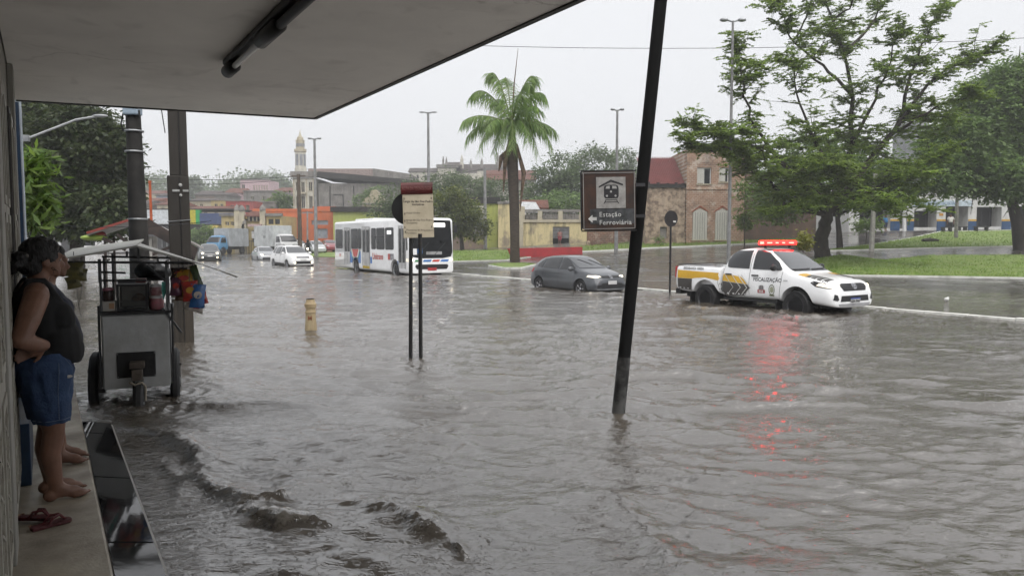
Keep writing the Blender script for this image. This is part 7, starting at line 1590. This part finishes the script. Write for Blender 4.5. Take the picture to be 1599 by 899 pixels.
s_ = Bld('coloured_shop', 'long low shop with white, green, yellow and blue fascia panels', 96, 372, 392, 108, 9)
s_.wall(96, 366, 350, mat('dark_shopfront', (.06,.06,.065), .6, var=.4, vs=.6), [(120,150,358,384), (206,232,358,386), (252,268,360,386), (322,345,362,380)], pane=PANE, frame=STEEL)
for x0, x1, c_ in ((96,188,(.35,.33,.3)), (188.2,205,(.02,.28,.12)), (205.2,248,(.52,.55,.58)), (248.2,297,(.52,.55,.58)), (297.2,309,(.45,.40,.03)), (309.2,315,(.02,.30,.08)), (315.2,366,(.05,.075,.17))):
    s_.box('fascia_panel', mat('fascia_%d' % x0, c_, .55, streak=.1), x0, x1, 328 + (5 if x0 > 315 else 0), 349.8, -.5, .3)
s_.box('yellow_canopy', mat('yellow_fascia', (.5,.4,.12), .6), 328, 347, 352, 358, -1.2, -.02); s_.box('shop_roof', DKCONC, 96, 366, 325.5, 327.8, .4, 9); s_.box('yellow_corner', STAIN_Y, 120, 158, 352, 372, -.3, -.02)

# ------------------------------------------------------------------ houses climbing the hill
def hill(label, x0, x1, yt, yb, Y, m, wins=(), roof=None, name='hill_house', rx=None, **kw):
    b = Bld(name, label, x0, x1, yb, Y, 9, group='houses on the hillside'); b.wall(x0, x1, yt, m, wins, frame=CREAMF)
    if roof: b.roof(x0, x1, roof[0], yt, roof[1], hip=roof[2] if len(roof) > 2 else 0)
    else: b.box('parapet', DIRT, x0-1, x1+1, yt-1.5, yt, -.2, .3)
    return b
hill('red house above the deco house', 353, 396, 314, 340, 135, REDP, [(360,366,320,328), (372,378,320,328), (384,390,320,328)]); hill('dark sooty warehouse wall right of the red house', 396, 432, 316, 345, 140, DIRT, [(402,408,322,330)])
hill('dark warehouse below the pink house', 381, 440, 299, 330, 165, DIRT, [(392,397,306,312), (410,415,306,312), (425,430,306,312)])
hill('large pink house with tall white windows on the hilltop', 376, 420, 281, 310, 205, PINK, [(378,383,288,297)] + [(396+4*i,398+4*i,289,298) for i in range(6)], None); hill('small pink house with pale roof left of the tower', 424, 457, 299, 330, 190, PINK, [(440,446,312,320)], (291, RTILE, .3))
hill('pale pink gabled house below the hilltop house', 352, 376, 301, 325, 185, PINK, [(358,363,308,316)], (292, RTILE)); hill('gabled brown house in the middle of the slope', 306, 336, 304, 335, 175, mat('brown_plaster', (.22,.18,.15), .8, streak=.5), [(312,317,311,318), (323,328,311,318)], (296, GTILE)); hill('dark house with lean roof beside the gabled one', 336, 354, 304, 335, 172, DIRT, [(341,347,312,320)], (299, GTILE))
hill('long low house with tiled roof over the coloured shop', 296, 356, 326, 345, 130, BEIGE, [(302,308,330,336), (318,324,330,336), (334,340,330,336)], (320, RTILE)); hill('beige row house on the mid slope', 296, 330, 313, 335, 150, BEIGE, [(300,305,318,325), (312,317,318,325)], (308, GTILE)); hill('ochre row house on the mid slope', 330, 353, 313, 335, 148, YD, [(335,340,318,325), (344,349,318,325)])
hill('blue grey house left of the square post', 245, 272, 305, 335, 170, mat('blue_grey_plaster', (.25,.30,.36), .75, streak=.3), [(250,255,312,318), (262,267,312,318)], (300, GTILE)); hill('pink row house behind the orange pipe', 222, 246, 313, 340, 150, PINK, [(226,231,319,325)], (307, RTILE)); hill('grey warehouse behind the round pole', 180, 226, 318, 345, 145, DIRT, [(186,192,324,330), (206,212,324,330)], (311, GTILE)); hill('cream house right of the orange pipe', 246, 275, 319, 340, 138, BEIGE, [(252,257,324,330), (264,269,324,330)], (313, RTILE)); hill('far tiled house on the left slope', 200, 250, 302, 325, 215, BEIGE, [(212,216,306,312)], (296, RTILE))
hill('white house half hidden left of the tower building', 420, 440, 310, 330, 160, mat('white_plaster', (.5,.5,.48), .7, streak=.3), [], (303, RTILE, .3)); crown_tree('hillside_tree', 'dark green tree between the red house and the tower building', (440,335), 142, [(440,315,16,12),(428,322,14,9)], L_MID, 2600, .5, .6, .6, 26, .3, seed=51, tr=.2)

# ------------------------------------------------------------------ tower building and the big sooty hall
t_ = Bld('tower_building', 'old yellow building with slim church like tower and long sooty side hall', 457, 640, 352, 140, 14); TY = mat('faded_yellow_plaster', (.60,.575,.49), .75, col2=(.5,.48,.42), vs=1, streak=.4)
t_.wall(459, 494, 278, TY, [(463,467,284,297), (471,477,284,300), (483,489,284,298), (463,467,306,325), (471,477,306,325), (483,489,306,325)], frame=CREAMF, sill=CREAMF); t_.box('crumbling_cornice', DIRT, 456, 497, 268, 277.5, -.5, .4); t_.box('balcony', CREAMF, 469, 479, 300.5, 303, -.9, -.02)
for px in (460, 469, 480, 491): t_.box('pilaster', CREAMF, px-1, px+1, 279, 349, -.15, -.005)
cx = t_.X(468)
for r_, z0, z1, nm, m_ in ((9.4,268,262,'tower_base',TY), (8.4,262,236,'tower_lower',TY), (9.6,236,232,'tower_gallery',CREAMF), (6.8,232,219,'tower_upper',CREAMF), (7.4,219,217.5,'tower_cornice',CREAMF), (5.2,217.5,213,'tower_drum',CREAMF)):
    q = MB(); q.lathe([(r_*t_.k,t_.Z(z0)),(r_*t_.k,t_.Z(z1))], 8 if r_ < 9 else 12, (cx, 1.4, 0)); ob = q.build(nm, m_, t_.t)
    if nm in ('tower_lower', 'tower_upper'):
        for a in range(8):
            an = R(22.5 + 45*a); q = MB(); q.T = Matrix.Translation((cx, 1.4, 0)) @ Matrix.Rotation(an, 4, 'Z'); rr = r_*t_.k*math.cos(R(22.5)); q.box(rr-.02, rr+.03, -.28, .28, t_.Z(z0-4), t_.Z(z1+4)); q.build('tower_window', mat('tower_pane', (.25,.26,.28), .3) if a == 0 and nm == 'tower_lower' else bpy.data.materials['tower_pane'], ob)
q = MB(); q.lathe([(4.6*t_.k,t_.Z(213)),(2.5*t_.k,t_.Z(211)),(1.1*t_.k,t_.Z(207)),(.04,t_.Z(201))], 8, (cx, 1.4, 0)); q.build('spire', CREAMF, t_.t)
t_.wall(497, 640, 286, DIRT, [(514,516,290,330), (551,553,290,330)], pane=BLACK, y=.6, name='hall_wall')
q = MB()
def hallroof(name, pts, m_, y0=.0, y1=13): 
    q = MB(); n = len(pts); V = [(t_.X(a), y0, t_.Z(b)) for a, b in pts] + [(t_.X(a), y1, t_.Z(b)) for a, b in pts]; q.add(V, [tuple(range(n))[::-1], tuple(range(n, 2*n))] + [(i, (i+1) % n, (i+1) % n+n, i+n) for i in range(n)]); q.build(name, m_, t_.t)
hallroof('hall_eave', [(494,270),(500,268),(560,273),(640,281),(640,288),(560,282),(497,276)], DKCONC, -.3); hallroof('pink_upper_wall', [(476,261),(579,261),(579,276),(476,270)], mat('pinkish_upper', (.32,.25,.23), .8, streak=.4), 3, 13); hallroof('sooty_gable', [(579.3,261),(640,270),(640,282),(579.3,276)], DIRT, 2.5, 13)
t_.box('vent_frame', DKSTEEL, 520, 536, 303, 304, .4, .59); t_.box('vent_frame', DKSTEEL, 535, 536, 304.2, 322, .4, .59)
v_ = Bld('ruined_gable', 'ruined ornate cream gable overgrown with creeper before the hall', 560, 605, 350, 125, 1.2, 'wall'); q = MB(); q.prism([(v_.X(a), v_.Z(b)) for a, b in ((566,352),(604,352),(604,318),(599,308),(594,302),(588,296),(581,297),(577,306),(570,310),(566,316))], 'y', 0, .6); q.build('gable', BEIGE, v_.t); v_.box('gable_cornice', DIRT, 566, 606, 317, 319, -.3, -.002)

# ------------------------------------------------------------------ baroque convent on the hilltop
c_ = Bld('hilltop_convent', 'hazy baroque convent with pinnacles and tiled roofs on the hilltop', 632, 835, 300, 205, 20)
CV = mat('old_lime_plaster', (.52,.49,.42), .8, streak=.5); c_.wall(684, 712, 262, CV, []); c_.box('dark_coping', DIRT, 682, 716, 257, 261.5, -.5, 8); c_.wall(712, 812, 270, CV, [(722+10*i,726+10*i,274,281) for i in range(8)], y=1.0, frame=CREAMF, name='long_wing'); c_.roof(708, 800, 253, 270, GTILE, 'wing_roof', y=1.5, dep=9); c_.wall(640, 686, 267, CV, [(650,653,272,278),(662,665,272,278)], y=2, name='low_wing'); c_.roof(638, 688, 259, 267, GTILE, 'low_roof', y=2, dep=8)
c_.roof(696, 720, 251, 259, GTILE, 'front_roof', y=-.2, dep=8)
for px, yb, yt, w2 in ((692,258,243,2.2), (697,258,244,2.0), (721,257,241,3.2), (735,256,247,2), (752,255,246,2.2), (777,256,237,3), (784,256,237,3), (790,260,243,4)):
    q = MB(); q.lathe([(w2*c_.k,c_.Z(yb+6)),(w2*c_.k,c_.Z(yb-3)),(w2*c_.k*.7,c_.Z(yb-4)),(w2*c_.k*.85,c_.Z((yb+yt)/2)),(w2*c_.k*.3,c_.Z(yt+2)),(.08,c_.Z(yt))], 10, (c_.X(px), 1.2, 0)); q.build('pinnacle', DIRT if px != 721 else CV, c_.t, smooth=True)
r2 = Bld('red_roof_house', 'house with two tiers of bright red tile roof below the convent', 742, 835, 300, 160, 8); r2.wall(765, 835, 282, CV, [(772,777,284,292), (790,795,284,292)], y=.5, frame=CREAMF); r2.roof(760, 835, 271, 281, RTILE, 'lower_roof', y=-1, dep=6); r2.roof(757, 835, 262, 271, RTILE, 'upper_roof', y=2, dep=7); r2.box('gable_wall', CV, 745, 758, 267, 300, .4, 6)

# ------------------------------------------------------------------ white workshop at the right
k_ = Bld('workshop', 'white workshop with dark open bays and blue and yellow pillar bases', 1325, 1640, 356, 78, 12); WW = mat('dirty_white_plaster', (.62,.62,.61), .7, col2=(.48,.48,.46), vs=1, streak=.3)
bays = [(1342,1390,318,357), (1405,1416,330,357), (1427,1462,329,355), (1476,1511,322,355), (1524,1563,323,354), (1578,1620,322,354)]
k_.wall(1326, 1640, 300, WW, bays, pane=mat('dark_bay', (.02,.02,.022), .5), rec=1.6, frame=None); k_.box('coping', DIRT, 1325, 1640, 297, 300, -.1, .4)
for a, b2 in ((1390,1405), (1416,1427), (1462,1476), (1511,1524), (1563,1578)):
    k_.box('blue_base', mat('blue_base_paint', (.02,.07,.17), .6, streak=.3), a+.3, b2-.3, 345.5, 360, -.05, -.002); k_.box('yellow_band', mat('yellow_band_paint', (.55,.32,.03), .6), a+.3, b2-.3, 342.5, 345.3, -.05, -.002)
k_.box('sign_board', mat('pale_blue_board', (.48,.56,.62), .5), 1424, 1516, 313, 322, -.12, -.002)
lettering('PRONTO SOCORRO DAS BATERIAS', .42, mat('blue_lettering', (.06,.16,.30), .5), Matrix.Translation((k_.X(1431), -.13, k_.Z(320))) @ Matrix.Rotation(R(90), 4, 'X'), k_.t, sx=.62)
k_.box('logo_patch', mat('orange_logo', (.5,.25,.03), .5), 1466, 1472, 333, 337, -.04, -.002)
for x0, x1 in ((1427,1462), (1476,1511), (1524,1563)):
    for f in (.33, .66): k_.box('folding_gate', DKSTEEL, x0+(x1-x0)*f, x0+(x1-x0)*f+.6, 330, 355, .6, .66)
hb = Bld('distant_block', 'bit of a grey flat roofed block seen between the trees', 1425, 1460, 300, 130, 8); hb.wall(1428, 1447, 188, mat('grey_block', (.25,.26,.27), .7, streak=.3), [(1431,1435,195,203), (1440,1444,195,203)])
# benches, log and float on the grass
for i, (px, py, lab, w2) in enumerate(((1478,362,'left low concrete bench before the workshop', .5), (1502,361,'middle low concrete bench before the workshop', .45), (1532,361,'right low concrete bench before the workshop', .75))):
    g = G(px, py); t = thing('concrete_bench', lab, 'bench', g, R(3), 'low benches on the lawn'); q = MB(); q.box(-w2, w2, -.22, .22, .38, .48); q.build('seat', DKCONC, t, bevel=.02)
    for s2 in (-1, 1): q = MB(); q.box(s2*w2*.7-.1, s2*w2*.7+.1, -.18, .18, -.1, .379); q.build('leg', DKCONC, t)
g = G(1453, 378); t = thing('fallen_log', 'dark fallen log lying on the sloping lawn', 'log', g, R(8)); q = MB(); q.tube([(-.75,0,.12),(-.3,.03,.16),(.2,0,.15),(.7,-.05,.12)], [.16,.2,.19,.13], 10); q.build('stem', BARK, t, smooth=True); q = MB(); q.tube([(-.2,0,.3),(.05,.05,.42)], [.06,.03], 6); q.build('stub', BARK, t)
g = Zp(1478, 469, .02); q = MB(); q.ball((0,0,.03), (.07,.07,.06), 14, 10); q.ball((.03,-.02,.08), (.035,.035,.03), 10, 8); me = evalmesh(q.mesh('p'), [('REMESH', dict(mode='VOXEL', voxel_size=.015)), ('SMOOTH', dict(iterations=3))]); o = mkobj('foam_lump', me, mat('white_plastic', (.6,.6,.58), .4), None, True); o.location = g; tag(o, 'small white foam lump on the wet road at the right', 'litter')

# ------------------------------------------------------------------ lamp posts, poles, wires
def lamp(label, px, ytop, ybase, Y, span, lean=0.0):
    b = P(px, ybase, Y); zt_ = P(px, ytop, Y).z; z0 = terr(b.x, b.y); t = thing('street_lamp', label, 'street lamp', (b.x, b.y, z0), 0, 'twin headed street lamps'); h = zt_ - z0; r = max(.07, Y*.0021)
    q = MB(); q.tube([(0,0,-.1),(0,0,h*.4),(lean,0,h)], [r*1.3,r,r*.7], 10); q.build('pole', GREYPOLE, t, smooth=True)
    for s in (-1, 1):
        w_ = span*Y/F; q = MB(); q.tube([(lean,0,h-.05),(lean+s*w_*.4,0,h+.02)], r*.5, 6); q.build('arm', STEEL, t)
        q = MB(); q.ball((lean+s*w_*.72, 0, h+.05), (w_*.36,.16,.10), 12, 8); q.build('lamp_head', STEEL, t, smooth=True)
    return t
lamp('street lamp beside the tower building', 494, 217, 400, 74, 10); lamp('street lamp rising behind the information board', 670, 176, 385, 84, 13); lamp('slim street lamp behind the station sign', 962, 172, 394, 60, 10); lamp('tall thick street lamp in front of the brick house', 1138, 33, 386, 41, 19)
def plainpole(name, label, px0, yt, px1, yb, Y, r0, r1, m_, cross=True):
    a = P(px1, yb, Y); b = P(px0, yt, Y); z0 = terr(a.x, a.y); t = thing(name, label, 'pole', (a.x, a.y, z0)); q = MB(); q.tube([(0,0,-.1), (b.x-a.x, 0, b.z-z0)], [r0, r1], 10); q.build('shaft', m_, t, smooth=True)
    if cross: q = MB(); q.box(b.x-a.x-.7, b.x-a.x+.7, -.06, .06, b.z-z0-.25, b.z-z0-.12); q.build('crossarm', m_, t)
    return t
plainpole('wooden_pole', 'brown wooden utility pole right of the white truck', 466, 272, 469, 394, 78, .24, .17, mat('brown_timber', (.10,.075,.055), .85, var=.3)); plainpole('wooden_pole', 'grey utility pole in front of the lime green house', 757, 262, 758, 391, 82, .2, .15, GREYPOLE)
plainpole('wooden_pole', 'short thin pole in front of the orange store', 480, 330, 480, 386, 95, .12, .1, GREYPOLE); plainpole('concrete_stake', 'pale leaning concrete post on the sloping lawn', 1367, 270, 1361, 384, 57, .19, .15, mat('pale_concrete', (.36,.35,.31), .8, streak=.3), False); plainpole('concrete_stake', 'grey concrete pole before the middle workshop bay', 1495, 302, 1493, 364, 68, .17, .14, CONC, False); plainpole('concrete_stake', 'thin pale pipe at the left end of the workshop', 1412, 322, 1412, 356, 75, .16, .15, WHITE, False)
# arm of a lamp above the left tree
a = P(44, 216, 14.5); b = P(150, 182, 15.0); t = thing('lamp_arm', 'thin grey lamp arm reaching out in front of the dark tree', 'lamp arm', a); q = MB(); q.tube([(0,0,0), (b-a)*.7 + Vector((0,0,.06)), b-a], .022, 8); q.build('arm_tube', STEEL, t, smooth=True); q = MB(); q.ball(b-a + Vector((.08,0,.01)), (.16,.06,.035), 10, 8); q.build('lamp_head', STEEL, t, smooth=True)
q = MB(); q.box(-.35,.02,-.03,.03,-.06,.06); q.build('wall_bracket', STEEL, t)
def wire(label, a, b, sag, r):
    pts = []
    for i in range(17): f = i/16; p = a.lerp(b, f); p.z -= sag*4*f*(1-f); pts.append(p)
    q = MB(); q.tube(pts, r, 5); return tag(q.build('overhead_wire', DKSTEEL, None), label, 'wire', 'overhead wires')
wire('overhead wire crossing the sky behind the palm crown', P(640,68,45), P(1720,52,45), .55, .016); wire('sagging wire from the wooden pole leftwards over the hill', P(466,275,78), P(100,268,80), .6, .03); wire('lower wire from the wooden pole leftwards', P(466,279,78), P(100,276,80), .7, .03); wire('wire from the wooden pole towards the lime green house', P(466,274,78), P(757,264,82), .7, .022)
wire('thin wire crossing in front of the square post', P(100,352,12.4), P(330,345,12.4), .06, .006); wire('short wire at the top left over the tree', P(120,190,16), P(178,155,16), .05, .008)

# ------------------------------------------------------------------ rain haze
hz = bpy.data.materials.new('rain_haze'); hz.use_nodes = True; ht = hz.node_tree; ht.nodes.clear(); ho = ht.nodes.new('ShaderNodeOutputMaterial'); hv = ht.nodes.new('ShaderNodeVolumePrincipled')
hv.inputs['Color'].default_value = (.93,.94,.95,1); hv.inputs['Density'].default_value = .0012; hv.inputs['Anisotropy'].default_value = 0; ht.links.new(hv.outputs['Volume'], ho.inputs['Volume'])
q = MB(); q.box(-480, 480, -290, 600, -2.0, 48); hzo = q.build('haze', hz); hzo['kind'] = 'stuff'; hzo['label'] = 'pale rain haze filling the air over the street'; hzo['category'] = 'haze'
